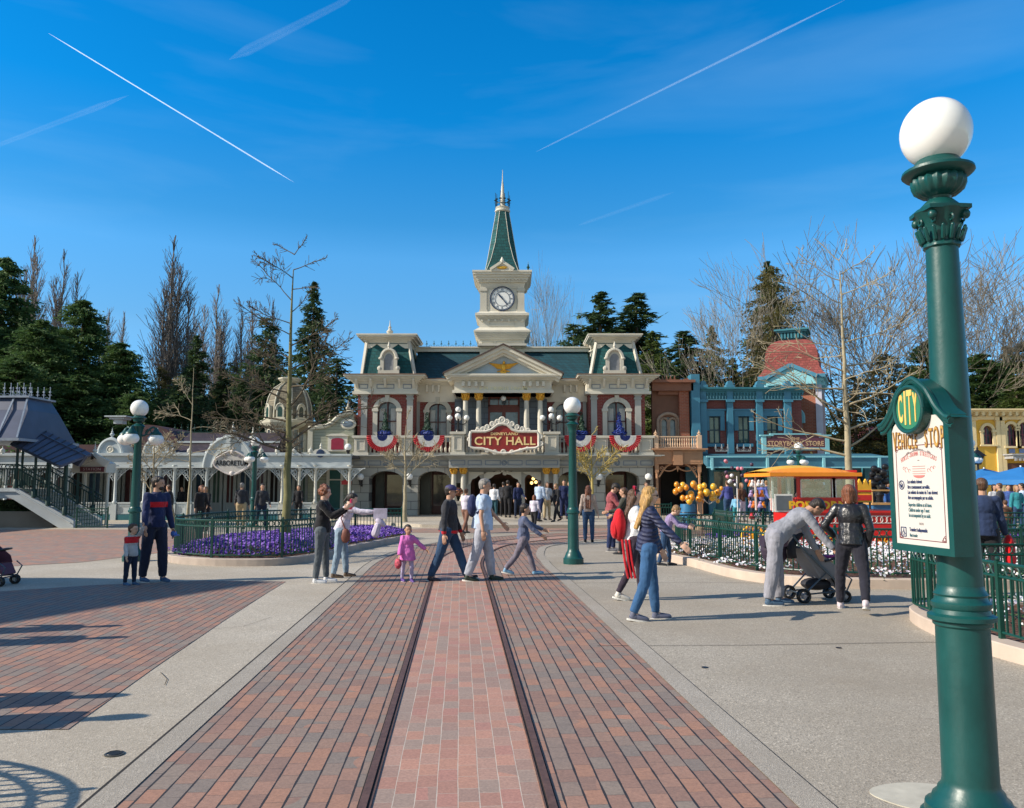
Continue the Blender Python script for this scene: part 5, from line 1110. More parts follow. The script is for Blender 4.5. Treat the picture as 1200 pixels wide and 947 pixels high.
# ================= FAR LEFT: STATION STAIR =================
YS=31.6; s=FP(YS); st=thing('covered_stair','raised station stair with blue sloping canopy and pale stringer at the edge of the square','stair')
sb=mat('slate_blue_roof',(.06,.075,.125),.45,.15,1.5); sg_=mat('dark_green_iron',(.012,.05,.045),.5,.2,4); strg=mat('pale_stringer',(.46,.50,.52),.6,.1,2)
xa,xb,xc=s.x(-30,575),s.x(19,575),s.x(86,612); zd=s.z(572); 
def sk(mb,w0,y0,y1,top,bot):
    mb.prism([(xa,top),(xb,top),(xc,top-zd+ -0+ .30-.0),(xc-.5,.0),(xb-.1,top-.38),(xa,top-.38)],y0,y1)
mb=MB(); mb.prism([(xa,zd),(xb,zd),(xc,.28),(xc,.0),(xc-.55,.0),(xb-.15,zd-.4),(xa,zd-.4)],YS,YS+.14); mb.prism([(xa,zd),(xb,zd),(xc,.28),(xc,.0),(xc-.55,.0),(xb-.15,zd-.4),(xa,zd-.4)],YS+2.1,YS+2.24); mb.bar((xa,YS-.03,zd-.12),(xb,YS-.03,zd-.12),.04); mb.bar((xb,YS-.03,zd-.12),(xc-.1,YS-.03,.2),.04); mb.build('stringer',strg,st)
mb=MB(); n=11
for i in range(n):
    q=i/n; x=xb+(xc-xb)*q; zz=zd+(.0-zd)*(i+1)/n; mb.box(x,YS+.14,zz-.02,x+(xc-xb)/n+.03,YS+2.1,zz+.1)
mb.box(xa,YS+.14,zd-.2,xb,YS+2.1,zd-.02); mb.build('steps',stone,st)
def slope(x): return zd if x<xb else zd+(.28-zd)*(x-xb)/(xc-xb)
for yy in (YS+.05,YS+2.15):
    mb=MB(); 
    for dz in (.92,.74,.12): mb.bar((xa,yy,zd+dz),(xb,yy,zd+dz),.04); mb.bar((xb,yy,zd+dz),(xc,yy,.28+dz),.04)
    x=xa
    while x<xc: mb.bar((x,yy,slope(x)+.1),(x,yy,slope(x)+.74),.03); x+=.10
    x=xa
    while x<xc-.1: mb.ring((x+.08,yy,slope(x+.08)+.83),.075,.012,'y',8,4); x+=.16
    mb.build('balustrade',sg_,st)
rz=lambda u,v:(WX(u,v,YS),WZ(v,YS))
mb=MB(); 
A=(rz(-45,516)[0],rz(37,516)[0],YS-.9,YS+3.2); B=(rz(-20,464)[0],rz(26,464)[0],YS+.4,YS+2.0); frustum(mb,A,s.z(515),(rz(-25,480)[0],rz(31,480)[0],YS+.1,YS+2.3),s.z(480)); frustum(mb,(rz(-25,480)[0],rz(31,480)[0],YS+.1,YS+2.3),s.z(480)+.001,B,s.z(465)); mb.build('pavilion_roof',sb,st)
mb=MB(); mb.box(A[0]-.1,YS-1,s.z(518),A[1]+.1,YS+3.3,s.z(515)); mb.box(B[0]-.12,YS+.25,s.z(465),B[1]+.12,YS+2.15,s.z(463)); cresting(mb,B[0],B[1],YS+.5,s.z(463),.5,.25); cresting(mb,B[0],B[1],YS+1.9,s.z(463),.5,.25)
for u in (20,): 
    mb.bar((rz(-20,515)[0],YS-.9,s.z(515)),(rz(-12,466)[0],YS+.4,s.z(466)),.06); mb.bar((rz(14,515)[0],YS-.95,s.z(515)),(rz(10,466)[0],YS+.35,s.z(466)),.06); mb.bar((A[1],YS-.95,s.z(515)),(B[1],YS+.35,s.z(466)),.06)
mb.build('roof_cresting',mat('pale_blue_trim',(.28,.33,.40),.5),st)
mb=MB(); (x0,z0),(x1,z1),(x2,z2)=rz(20,499),rz(90,533),rz(52,517); 
th=.12
for yy0,yy1 in ((YS-.5,YS+2.8),):
    top=[(x0,z0),(rz(55,514)[0],rz(55,514)[1]+.05),(x1,z1)]
    mb.prism([(x0,z0),(x1,z1),(rz(80,546)[0],rz(80,546)[1]),(rz(24,520)[0],rz(24,520)[1])],YS+.7,YS+.9)
    mb.add([(x0,YS+1.1,z0+.1),(x1,YS+1.1,z1+.1),(rz(80,546)[0],YS-.6,rz(80,546)[1]),(rz(24,520)[0],YS-.6,rz(24,520)[1]),(x0,YS+1.1,z0),(x1,YS+1.1,z1),(rz(80,546)[0],YS-.6,rz(80,546)[1]-.1),(rz(24,520)[0],YS-.6,rz(24,520)[1]-.1)],[(0,1,2,3),(7,6,5,4),(0,4,5,1),(1,5,6,2),(2,6,7,3),(3,7,4,0)])
    mb.add([(x0,YS+1.1,z0+.1),(x1,YS+1.1,z1+.1),(rz(80,546)[0],YS+2.8,rz(80,546)[1]),(rz(24,520)[0],YS+2.8,rz(24,520)[1])],[(0,3,2,1)])
mb.build('stair_canopy',sb,st)
mb=MB()
for i in range(1,9):
    q=i/9; p=Vector((x0,YS+1.1,z0+.12)).lerp(Vector((x1,YS+1.1,z1+.12)),q); r=Vector((rz(24,520)[0],YS-.62,rz(24,520)[1])).lerp(Vector((rz(80,546)[0],YS-.62,rz(80,546)[1])),q); mb.bar(p,r,.04)
mb.bar((rz(24,520)[0],YS-.6,rz(24,520)[1]-.04),(rz(80,546)[0],YS-.6,rz(80,546)[1]-.04),.09); mb.build('canopy_seams',mat('dark_seam',(.02,.03,.05),.5),st)
for u,vt in ((18,516),(40,527),(57,535),(77,545),(-14,516)):
    for yy in (YS+.05,YS+2.15):
        mb=MB(); x=s.x(u,560); mb.cyl((x,yy,slope(x)),(x,yy,s.z(vt)+.05),.05,n=8); mb.lathe(x,yy,[(.09,slope(x)),(.09,slope(x)+.3),(.05,slope(x)+.35)],8); mb.build('post',sg_,st,smooth=True)
mb=MB(); mb.box(s.x(-40),YS+.5,0,s.x(54,612),YS+.8,.62); tag(mb.build('planter_wall',mat('tan_retaining_wall',(.30,.25,.20),.85,.15,1)),'low tan retaining wall under the covered stair','wall')
mb=MB(); rng=random.Random(8)
for i in range(2600):
    x=rng.uniform(s.x(-40),s.x(50,600)); top=min(zd-.45,slope(x)-.5); zz=rng.uniform(.55,max(.7,top)); p=Vector((x,YS+.9+rng.uniform(-.15,.5),zz)); a=Vector((rng.gauss(0,1),rng.gauss(0,1),rng.gauss(0,1))).normalized()*.07; b_=a.orthogonal()*.7; mb.add([p-a,p+b_,p+a,p-b_],[(0,1,2,3)])
tag(mb.build('hedge_foliage',mat('dark_hedge',(.03,.06,.02),.7,.4,3)),'dark clipped hedge under the covered stair','hedge')
fence([(s.x(92,600),YS-.1),(s.x(128,600),YS-.1)],'dark green iron fence section at the foot of the covered stair',.0,h=.75)
# small gabled kiosk sign
t=thing('kiosk_sign','small white gabled sign box with a maroon board beside the stair canopy','sign'); k=FP(33.5); x=k.x(109,546); mb=MB()
mb.prism([(x-.85,k.z(554)),(x+.55,k.z(554)),(x+.55,k.z(543)),(x,k.z(535)),(x-.5,k.z(543)),(x-.85,k.z(543))],33.5,34.3)
for p,q in (((x-.62,k.z(544)),(x,k.z(534))),((x+.62,k.z(544)),(x,k.z(534)))): mb.bar((p[0],33.45,p[1]),(q[0],33.45,q[1]),.13,.3)
finial(mb,x,33.6,k.z(534.5),.6,.07); mb.cyl((x-.5,33.9,0),(x-.5,33.9,k.z(554)),.06); mb.cyl((x+.45,33.9,0),(x+.45,33.9,k.z(554)),.06); mb.build('frame',palec,t); mb=MB(); mb.box(x-.5,33.44,k.z(553),x+.48,33.49,k.z(547)); mb.build('board',mat('maroon_board',(.12,.03,.035)),t); text('STATION',.16,mat('board_pink',(.5,.35,.33)),t,(x,33.43,k.z(550)),sx=1.1)
globe_lamp(k.x(95,535),33.6,k.z(535),'white globe lamp at the lower end of the stair canopy','globes on the colonnade',arm=(0,.2,-.2),r=.17)
# off-frame station: what shades the left of the square
so_=thing('station_building','large brick station hall with tower beyond the edge of the view','building'); mb=MB(); mb.box(-44,14,0,-27.5,30.5,6); mb.box(-27,3.5,0,-19.8,11.5,7.5); mb.build('wall',redbrick,so_)
mb=MB(); mb.add([(-45,13.5,6),(-27,13.5,6),(-27,31,6),(-45,31,6),(-36,17,9.5),(-33,28,9.5)],[(0,1,4),(1,2,5,4),(2,3,5),(3,0,4,5),(0,3,2,1)]); mb.add([(-27.3,3.2,7.5),(-19.4,3.2,7.5),(-19.4,11.8,7.5),(-27.3,11.8,7.5),(-22.2,9.6,11.7)],[(0,1,4),(1,2,4),(2,3,4),(3,0,4),(3,2,1,0)]); mb.build('roof',slate_t,so_)
# ================= RIGHT: SHOPS =================
YR_=42.0; r=FP(YR_); bw=mat('brown_wood_wall',(.17,.075,.045),.65,.15,2); bl=mat('ochre_trim',(.42,.22,.12),.6,.12,2); bs=thing('balcony_shop','narrow brown wooden shop with a turned balcony railing','shop')
mb=MB(); wall_open(mb,r.x(766,500),r.x(812,500),r.z(530),r.z(449),YR_+.4,YR_+.7,[(r.x(775,500),r.x(795,500),r.z(528),r.z(488),.4)]); mb.box(r.x(764),YR_+2.5,0,r.x(826),YR_+2.7,r.z(530)); mb.box(r.x(764),YR_+.7,r.z(560)+.6,r.x(826),YR_+2.5,r.z(530)); mb.build('wall',bw,bs)
mb=MB(); x0,x1=r.x(775,500),r.x(795,500); xm=(x0+x1)/2
for a,c in ((x0,xm),(xm,x1)): 
    P=arc(a+.03,c-.03,r.z(494),r.z(489.5),8); mb.tube([(a+.03,YR_+.38,r.z(528))]+[(p[0],YR_+.38,p[1]) for p in P]+[(c-.03,YR_+.38,r.z(528))],.06,5)
mb.tube([(x0-.1,YR_+.33,r.z(515))]+[(p[0],YR_+.33,p[1]) for p in arc(x0-.12,x1+.12,r.z(494),r.z(484),10)]+[(x1+.1,YR_+.33,r.z(515))],.09,6); w_=mb.build('window',mat('tan_trim',(.36,.26,.19),.6),bs); mb=MB(); mb.box(x0,YR_+.5,r.z(528),x1,YR_+.52,r.z(486)); mb.build('glass',winglass,w_)
mb=MB(); mb.box(r.x(764,450),YR_-.1,r.z(458),r.x(812,450),YR_+.4,r.z(449)); mb.box(r.x(762,450),YR_-.4,r.z(449),r.x(813,450),YR_+1,r.z(446)); mb.prism([(r.x(772,450),r.z(462)),(r.x(800,450),r.z(462))]+arc(r.x(772,450),r.x(800,450),r.z(461),r.z(450),8)[::-1],YR_+.2,YR_+.42); cresting(mb,r.x(768,440),r.x(792,440),YR_+.3,r.z(446),.25,.2); mb.build('cornice',mat('russet_cornice',(.24,.10,.06),.6,.1,2),bs)
yb=YR_-1.2; q=FP(yb)
mb=MB(); mb.box(q.x(766,530),yb,q.z(529),q.x(827,530),YR_+.5,q.z(526)); mb.box(q.x(764,530),yb-.15,q.z(527.2),q.x(829,530),YR_+.4,q.z(525.5)); mb.box(q.x(768,545),yb+.05,q.z(544),q.x(824,545),yb+.3,q.z(529)); mb.box(q.x(789,540),yb-.05,q.z(545),q.x(800,540),yb+.05,q.z(529)); panelling(mb,q.x(771,540),q.x(787,540),q.z(542),q.z(532),yb+.05); panelling(mb,q.x(802,540),q.x(821,540),q.z(542),q.z(532),yb+.05)
mb.build('balcony_floor',bl,bs)
mb=MB(); a,c=q.x(771,515),q.x(818,515); mb.box(a,yb+.1,q.z(512.3),c,yb+.2,q.z(511)); mb.box(a,yb+.1,q.z(524.5),c,yb+.2,q.z(523.5)); n=17
for i in range(n): x=a+(c-a)*(i+.5)/n; mb.lathe(x,yb+.15,[(.03,q.z(523.5)),(.045,q.z(521)),(.02,q.z(518)),(.04,q.z(515)),(.025,q.z(512.3))],8)
for u in (769,820): x=q.x(u,515); mb.box(x-.11,yb+.02,q.z(525.5),x+.11,yb+.26,q.z(510)); finial(mb,x,yb+.14,q.z(510),.28,.08)
mb.build('balustrade',mat('pale_ochre',(.60,.42,.28),.6,.1,2),bs)
for u in (771,821):
    x=q.x(u,575); mb=MB(); mb.box(x-.12,yb+.08,GZ,x+.12,yb+.3,1.0); mb.lathe(x,yb+.19,[(.09,1.0),(.06,1.2),(.07,2.2),(.1,2.3)],10); mb.box(x-.09,yb+.1,2.3,x+.09,yb+.28,q.z(544)); sgx=1 if u==771 else -1
    mb.tube([(x+sgx*(.1+.6*i/6),yb+.19,q.z(544)-.65*(1-i/6)**1.7) for i in range(7)],.05,5); mb.ring((x+sgx*.25,yb+.19,q.z(544)-.22),.1,.03,'y',8,4); mb.build('porch_post',bl,bs)
mb=MB(); xm=q.x(795,550); mb.tube([(xm-.9+1.8*i/12,yb+.19,q.z(545)-.12-.3*abs(math.sin(PI*i/6))*(.6)) for i in range(13)],.035,5); mb.lathe(xm,yb+.19,[(.06,q.z(546)),(.1,q.z(548)),(.03,q.z(551)),(.01,q.z(553))],8); mb.build('porch_fretwork',bl,bs)
mb=MB(); mb.box(r.x(775,580),YR_+2.3,GZ,r.x(784,580),YR_+2.49,2.5); mb.box(r.x(808,580),YR_+2.3,GZ,r.x(812,580),YR_+2.49,2.6); dr_=mb.build('door_frame',mat('dark_red_brown',(.12,.05,.04)),bs); mb=MB(); mb.box(r.x(785,580),YR_+2.4,GZ,r.x(808,580),YR_+2.48,2.5); mb.build('dark_doorway',dark,dr_)
mb=MB(); mb.box(r.x(812,580),YR_+1.6,GZ,r.x(826,580),YR_+1.8,2.7); mb.build('blue_shutter',mat('shutter_blue',(.06,.2,.3),.5),dr_)
# --- long blue and brick shop ---
tealb=mat('turquoise_paint',(.05,.20,.30),.5,.12,1.5,dirt=.1); teals=mat('deep_teal_trim',(.03,.17,.22),.5,.12,1.5); tealp=mat('pale_turquoise',(.22,.50,.56),.5,.1,1.5)  # teals: deeper teal paint for the cornice and roof crown
brk2=wall_brick('orange_brick',(.42,.13,.07),(.34,.09,.05),(.36,.24,.18)); brk3=wall_brick('plum_brick',(.26,.07,.06),(.2,.05,.045),(.22,.12,.1))
sh=thing('storybook_shop','turquoise and brick two-storey shop with a long blue awning','shop'); YL=42.4; l=FP(YL)
zA,zB=l.z(532),l.z(468); mb=MB(); wn=[(831,844),(865,878),(898.5,911.5)]
wall_open(mb,l.x(818,500),l.x(940,500),zA,zB,YL,YL+.3,[(l.x(a,505),l.x(c,505),l.z(520),l.z(488),0) for a,c in wn]); mb.build('brick_wall',brk3,sh)
mb=MB(); mb.prism([(r.x(808.5,500)-.001,zA),(r.x(808.5,500)-.5,zA),(r.x(808.5,500)-.5,l.z(447)),(r.x(808.5,500)-.001,l.z(444))],YL-.3,YL+6); mb.build('side_wall',brk2,sh)
mb=MB(); f2=l
for a,c in ((808.5,818.5),(820,827),(851,858),(885.5,892.5),(918,926)):
    x0,x1=l.x(a,500),l.x(c,500); t0=440 if a<815 else 455; mb.box(x0,YL-.3 if a>815 else YL-.5,zA,x1,YL+.4,l.z(t0)); 
    if a>815: mb.box(x0-.06,YL-.42,l.z(472),x1+.06,YL-.3,l.z(469)); mb.box(x0-.06,YL-.45,l.z(457),x1+.06,YL-.0,l.z(452)); mb.prism([(x0,l.z(452))]+arc(x0,x1,l.z(452),l.z(447),6)[1:-1]+[(x1,l.z(452))],YL-.4,YL)
mb.build('pilasters',tealb,sh)
mb=MB(); mb.box(l.x(818.5),YL-.2,zB,l.x(940),YL+3,l.z(455)); cornice(mb,l.x(818.5,460),l.x(940,460),YL-.2,l.z(461),l.z(455),.3,YL+3,3,side=False)
for i in range(34): x=l.x(820,465)+i*.16; mb.box(x,YL-.27,l.z(463.5),x+.08,YL-.2,l.z(461))
mb.build('cornice',teals,sh)
mb=MB(); 
for i in range(34): x=l.x(820,465)+i*.16; mb.box(x,YL-.28,l.z(468),x+.03,YL-.2,l.z(464.5))
mb.box(l.x(818.5),YL-.24,l.z(469.3),l.x(940),YL-.2,l.z(468.3)); mb.build('cornice_mouldings',tealp,sh)
for a,c in wn:
    x0,x1=l.x(a,505),l.x(c,505); z0,z1=l.z(520),l.z(488); mb=MB(); mb.box(x0-.22,YL-.12,z1,x1+.22,YL,z1+.3); mb.box(x0-.3,YL-.16,z1+.3,x1+.3,YL,z1+.38); mb.box(x0-.22,YL-.1,z1-.75,x0,YL,z1); mb.box(x1,YL-.1,z1-.75,x1+.22,YL,z1); mb.box(x0-.15,YL-.16,z0-.16,x1+.15,YL,z0); w_=mb.build('window',tealb,sh)
    mb=MB(); mb.box(x0,YL+.1,z0,x1,YL+.12,z1); mb.build('glass',glass_dark('green_glass',(.07,.11,.09)),w_); mb=MB(); xm=(x0+x1)/2; zm=(z0+z1)/2
    for bxx in ((x0,z0,x0+.05,z1),(x1-.05,z0,x1,z1),(xm-.025,z0,xm+.025,z1),(x0,zm-.03,x1,zm+.03),(x0,z0,x1,z0+.06),(x0,z1-.06,x1,z1)): mb.box(bxx[0],YL+.05+.001*(bxx[2]-bxx[0]),bxx[1],bxx[2],YL+.098,bxx[3])
    mb.build('sash',mat('dark_teal_sash',(.015,.05,.07)),w_)
# canopy
YK=40.0; kk=FP(YK); mb=MB(); xk0,xk1=kk.x(829,540),kk.x(1046,540)
mb.xprism([(YK,kk.z(547)),(YK,kk.z(537)),(YK+.25,kk.z(535)),(YL,kk.z(529.5)),(YL,kk.z(531.5)),(YK+.3,kk.z(546))],xk0,xk1); mb.build('awning',mat('awning_blue',(.045,.16,.23),.45,.1,1),sh)
mb=MB(); mb.box(xk0-.05,YK-.08,kk.z(536),xk1+.05,YK+.02,kk.z(534.3)); mb.box(xk0-.05,YK-.05,kk.z(548.5),xk1+.05,YK+.02,kk.z(547))
for u in (834,899,965,1030): x=kk.x(u,545); mb.box(x-.06,YK-.12,kk.z(549),x+.06,YK-.0,kk.z(536.5)); mb.lathe(x,YK-.1,[(.05,kk.z(551)),(.08,kk.z(549.5)),(.03,kk.z(549))],8)
mb.build('awning_trim',tealp,sh)
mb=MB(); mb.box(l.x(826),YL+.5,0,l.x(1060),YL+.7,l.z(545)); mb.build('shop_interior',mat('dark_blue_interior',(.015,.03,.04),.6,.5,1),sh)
for u in (835,873,880,900,925,948,970,995,1018,1040):
    x=l.x(u,575); mb=MB(); mb.box(x-.12,YL+.1,GZ,x+.12,YL+.5,l.z(546)); mb.box(x-.18,YL+.05,GZ,x+.18,YL+.09,.8); mb.box(x-.17,YL+.0,l.z(552),x+.17,YL+.09,l.z(546)); mb.build('shopfront_pilaster',tealb if u%2 else mat('mid_teal',(.03,.15,.19),.5),sh)
for a,c in ((837,871),(902,923),(950,968),(972,993),(1020,1038)):
    x0,x1=l.x(a,575),l.x(c,575); mb=MB(); mb.box(x0,YL+.2,GZ,x1,YL+.45,.85); panelling(mb,x0+.15,x1-.15,.3,.75,YL+.2,.03,.02); mb.box(x0,YL+.2,2.35,x1,YL+.4,2.45); w_=mb.build('shop_window',teal,sh); mb=MB(); mb.box(x0,YL+.3,.85,x1,YL+.32,2.35); mb.build('pane',glass_dark('shop_pane',(.05,.06,.06)),w_)
text('STORE',.22,mat('faded_sign',(.35,.25,.22)),sh,(l.x(853,556),YL-.02,l.z(556)),sx=1.1)
# sign board
t=thing('shop_sign','maroon shop name board in a turquoise frame standing on the blue awning','sign'); ks=FP(YK+.2); x0,x1=ks.x(898,518),ks.x(967,518); mb=MB(); mb.box(x0,YK+.2,ks.z(524.5),x1,YK+.28,ks.z(513)); xm=(x0+x1)/2; mb.box(x0+.3,YK+.2,ks.z(513),x1-.3,YK+.28,ks.z(510)); mb.build('board',mat('plum_board',(.11,.03,.05),.45,.1,3),t)
mb=MB(); mb.box(x0-.2,YK+.18,ks.z(532),x0,YK+.34,ks.z(510.5)); mb.box(x1,YK+.18,ks.z(532),x1+.2,YK+.34,ks.z(510.5)); mb.box(x0-.3,YK+.14,ks.z(511),x0+.35,YK+.36,ks.z(509.5)); mb.box(x1-.35,YK+.14,ks.z(511),x1+.3,YK+.36,ks.z(509.5)); mb.box(x0+.2,YK+.14,ks.z(509.5),x1-.2,YK+.36,ks.z(508)); mb.box(x0,YK+.181,ks.z(527.5),x1,YK+.33,ks.z(524.5)); mb.build('frame',tealp,t)
ll=mat('dull_gold_letters',(.55,.36,.2),.5); text('STORYBOOK STORE',.34,ll,t,(xm,YK+.195,ks.z(520)),sx=.86,bold=.008,spacing=1.05); text('THE',.2,ll,t,(xm,YK+.195,ks.z(514.5)),sx=1.1,bold=.004)
# iron cresting on awning
mb=MB(); 
for a,c in ((836,850),(861,876)): cresting(mb,l.x(a,525),l.x(c,525),YL-.5,l.z(529.5),.32,.25)
mb.build('awning_cresting',mat('pale_iron',(.4,.42,.42)),sh)
# corner tower with bell roof
tt=thing('corner_tower','brick corner tower with a red bell-shaped shingle roof above the blue awning','tower'); YW=43.2; w=FP(YW); cx,cy=w.x(946,450),YW+2.0; Qw=lambda px:px*YW/F; ang=R(-24); hw=Qw(29.5)
tt.location=(cx,cy,0); tt.rotation_euler.z=ang
def fr2(mb,a,z0,b_,z1): frustum(mb,(-a,a,-a,a),z0,(-b_,b_,-b_,b_),z1)
mb=MB(); mb.box(-hw,-hw,w.z(545),hw,hw,w.z(446)); mb.build('brick_wall',brk2,tt)
mb=MB()
for sx in (-1,1):
    for sy in (-1,1): mb.box(sx*hw-.16,sy*hw-.16,w.z(545),sx*hw+.16,sy*hw+.16,w.z(448))
mb.build('corner_posts',mat('lilac_white_trim',(.48,.47,.55),.6,.1,2),tt)
mb=MB(); 
for k_,(a,z0,z1) in enumerate(((1.04,455,450),(1.12,450,446),(1.2,446,443),(1.3,443,440))): mb.box(-hw*a,-hw*a,w.z(z0),hw*a,hw*a,w.z(z1)-.001)
for s_x in range(-3,4):
    x=s_x*hw/3.2; mb.box(x-.07,-hw*1.25,w.z(451),x+.07,-hw,w.z(446)); mb.box(hw,x-.07,w.z(451),hw*1.25,x+.07,w.z(446)); mb.box(-hw*1.25,x-.07,w.z(451),-hw,x+.07,w.z(446))
mb.build('cornice',tealp,tt)
prof=[(hw*1.34,440),(hw*1.18,434.5),(hw*1.08,429),(hw*1.03,422),(hw*1.02,414),(hw*.99,408),(hw*.92,402.5),(hw*.80,398),(hw*.66,395),(hw*.5,393)]
mb=MB()
for (a,z0),(b_,z1) in zip(prof[:-1],prof[1:]): fr2(mb,a,w.z(z0),b_,w.z(z1)+.002)
mb.build('bell_roof',shingle('red_shingle',(.27,.065,.055),.22,.14,.85,.55),tt)
mb=MB(); mb.box(-hw*.42,-hw*.42,w.z(393),hw*.42,hw*.42,w.z(384)); 
for i in range(-3,4): 
    x=i*hw*.13; mb.box(x-.05,-hw*.55,w.z(391),x+.05,-hw*.4,w.z(384)); mb.box(hw*.4,x-.05,w.z(391),hw*.55,x+.05,w.z(384))
mb.box(-hw*.6,-hw*.6,w.z(384),hw*.6,hw*.6,w.z(382)); mb.box(-hw*.68,-hw*.68,w.z(382),hw*.68,hw*.68,w.z(380)); mb.build('roof_crown',teals,tt)
mb=MB(); mb.prism([(-hw*.95,w.z(450)),(hw*.95,w.z(450)),(hw*.8,w.z(442)),(0,w.z(429)),(-hw*.8,w.z(442))],-hw*1.42,-hw*.6); gb_=mb.build('gable_face',tealp,tt)
mb=MB(); 
for s_x in (-1,1): mb.bar((s_x*hw*1.0,-hw*1.46,w.z(441.5)),(0,-hw*1.46,w.z(427)),.2,.2)
mb.bar((-hw*1.3,-hw*1.32,w.z(440.5)),(-hw*.8,-hw*1.32,w.z(440.5)),.18); mb.bar((hw*1.3,-hw*1.32,w.z(440.5)),(hw*.8,-hw*1.32,w.z(440.5)),.18); mb.build('gable_trim',tealb,tt)
mb=MB(); mb.prism([(-.45,w.z(508))]+arc(-.45,.45,w.z(488),w.z(481),10)+[(.45,w.z(508))],-hw-.08,-hw+.0); mb.tube([(-.5,-hw-.1,w.z(495))]+[(p[0],-hw-.1,p[1]) for p in arc(-.5,.5,w.z(487),w.z(478),10)]+[(.5,-hw-.1,w.z(495))],.12,6); w_=mb.build('window',tealp,tt); mb=MB(); mb.prism([(-.3,w.z(507))]+arc(-.3,.3,w.z(489),w.z(483),10)+[(.3,w.z(507))],-hw-.1,-hw-.085); mb.build('glass',winglass,w_)
# gabled pink-roofed house between trees
t=thing('small_gabled_house','small house with plum gabled roof glimpsed behind the bare tree','house'); a=FP(52); mb=MB(); mb.box(a.x(1018,530),52,0,a.x(1060,530),56,a.z(515)); mb.build('wall',tealb,t); mb=MB(); mb.prism([(a.x(1016,515),a.z(516)),(a.x(1062,515),a.z(516)),(a.x(1039,505),a.z(496))],51.7,56.3); mb.build('roof',mat('plum_gable',(.24,.08,.10),.6),t)
# --- yellow building ---
yl=mat('yellow_render',(.70,.42,.055),.7,.06,1.2); yt=mat('cream_yellow_trim',(.74,.60,.34),.6,.08,1.5)
yb_=thing('yellow_building','bright yellow two-storey building with cream arched windows beyond the blue parasols','building'); YY=46; y=FP(YY); x0,x1=y.x(1124,530),y.x(1290,530)
wy=[(1151.5,1162.5,499,521),(1179.5,1190,497,523),(1194,1206,495,523),(1216,1227,496,523)]
mb=MB(); wall_open(mb,x0,x1,0,y.z(490),YY,YY+.4,[(y.x(a,510),y.x(b_,510),y.z(d_),y.z(c),.3) for a,b_,c,d_ in wy]); mb.box(x0,YY+.4,0,x0+.4,YY+6,y.z(490)); mb.build('wall',yl,yb_)
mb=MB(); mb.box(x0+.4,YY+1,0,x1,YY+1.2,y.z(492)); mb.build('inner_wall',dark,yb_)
for a,b_,c,d_ in wy: window(yb_,y.x(a,510),y.x(b_,510),y.z(d_),y.z(c),YY,.3,surr=yt,sw=.16,sash=mat('mauve_sash',(.16,.05,.09)),curt=False,keystone=False)
mb=MB(); mb.box(x0-.1,YY-.15,y.z(492),x1,YY+6,y.z(488)); cornice(mb,x0-.1,x1,YY-.15,y.z(487),y.z(480),.5,YY+6,4)
for i in range(22): x=x0+i*.38; mb.box(x,YY-.5,y.z(488),x+.14,YY-.15,y.z(483))
for u in (1128,1142,1171,1176,1209): 
    x=y.x(u,540); mb.box(x-.13,YY-.12,0,x+.13,YY,y.z(492)); mb.box(x-.2,YY-.2,y.z(493),x+.2,YY,y.z(489))
mb.build('cornice_and_pilasters',yt,yb_)
mb=MB(); mb.box(y.x(1176,540),YY-.9,y.z(538),x1,YY,y.z(534)); mb.box(y.x(1174,540),YY-1.0,y.z(534),x1,YY,y.z(532.5)); n=30
for i in range(n): x=y.x(1178,540)+i*.22; mb.box(x,YY-.93,y.z(540.5),x+.12,YY-.85,y.z(536))
for i,(u0,u1) in enumerate(((1181,1189),(1194,1205))): pass
mb.build('shop_canopy',mat('grey_canopy',(.35,.36,.38),.5),yb_); mb=MB()
for u0,u1 in ((1182,1189),(1194,1206)): mb.box(y.x(u0,529),YY-.05,y.z(531),y.x(u1,529),YY-.01,y.z(526))
mb.build('blue_panels',mat('lilac_panel',(.16,.22,.4),.5),yb_)
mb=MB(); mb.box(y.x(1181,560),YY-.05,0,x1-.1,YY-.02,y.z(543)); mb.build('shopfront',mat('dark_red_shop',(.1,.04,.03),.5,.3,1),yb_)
# blue parasols
def parasol(u,v,Y,lab,r_=1.75,rz=0):
    x=WX(u,v,Y); zt=WZ(v,Y); t=thing('parasol',lab,'parasol',(x,Y,0),rz,'blue cafe parasols'); mb=MB(); n=8; top=(0,0,zt); vs=[top]+[(r_*math.cos(2*PI*i/n),r_*math.sin(2*PI*i/n),zt-.5) for i in range(n)]+[(r_*math.cos(2*PI*i/n),r_*math.sin(2*PI*i/n),zt-.68) for i in range(n)]
    mb.add(vs,[(0,1+i,1+(i+1)%n) for i in range(n)]+[(1+i,1+n+i,1+n+(i+1)%n,1+(i+1)%n) for i in range(n)]); o=mb.build('canopy',mat('parasol_blue',(.02,.17,.45),.7,.1,2),t); o.modifiers.new('s','SOLIDIFY').thickness=.015
    mb=MB(); 
    for i in range(n): mb.bar((0,0,zt-.06),(r_*math.cos(2*PI*i/n),r_*math.sin(2*PI*i/n),zt-.53),.02)
    mb.build('ribs',white,t); mb=MB(); mb.cyl((0,0,0),(0,0,zt+.05),.03,n=8); mb.lathe(0,0,[(.25,0),(.25,.06),(.05,.1)],12); mb.build('pole',white,t); return t
parasol(1153,549,33,'blue cafe parasol nearest the tall lamp post'); parasol(1196,547,31,'blue cafe parasol before the yellow shop canopy, cut by the edge of the view',rz=.3); parasol(1132,551,37,'blue cafe parasol half hidden behind the tall lamp post',rz=.2)
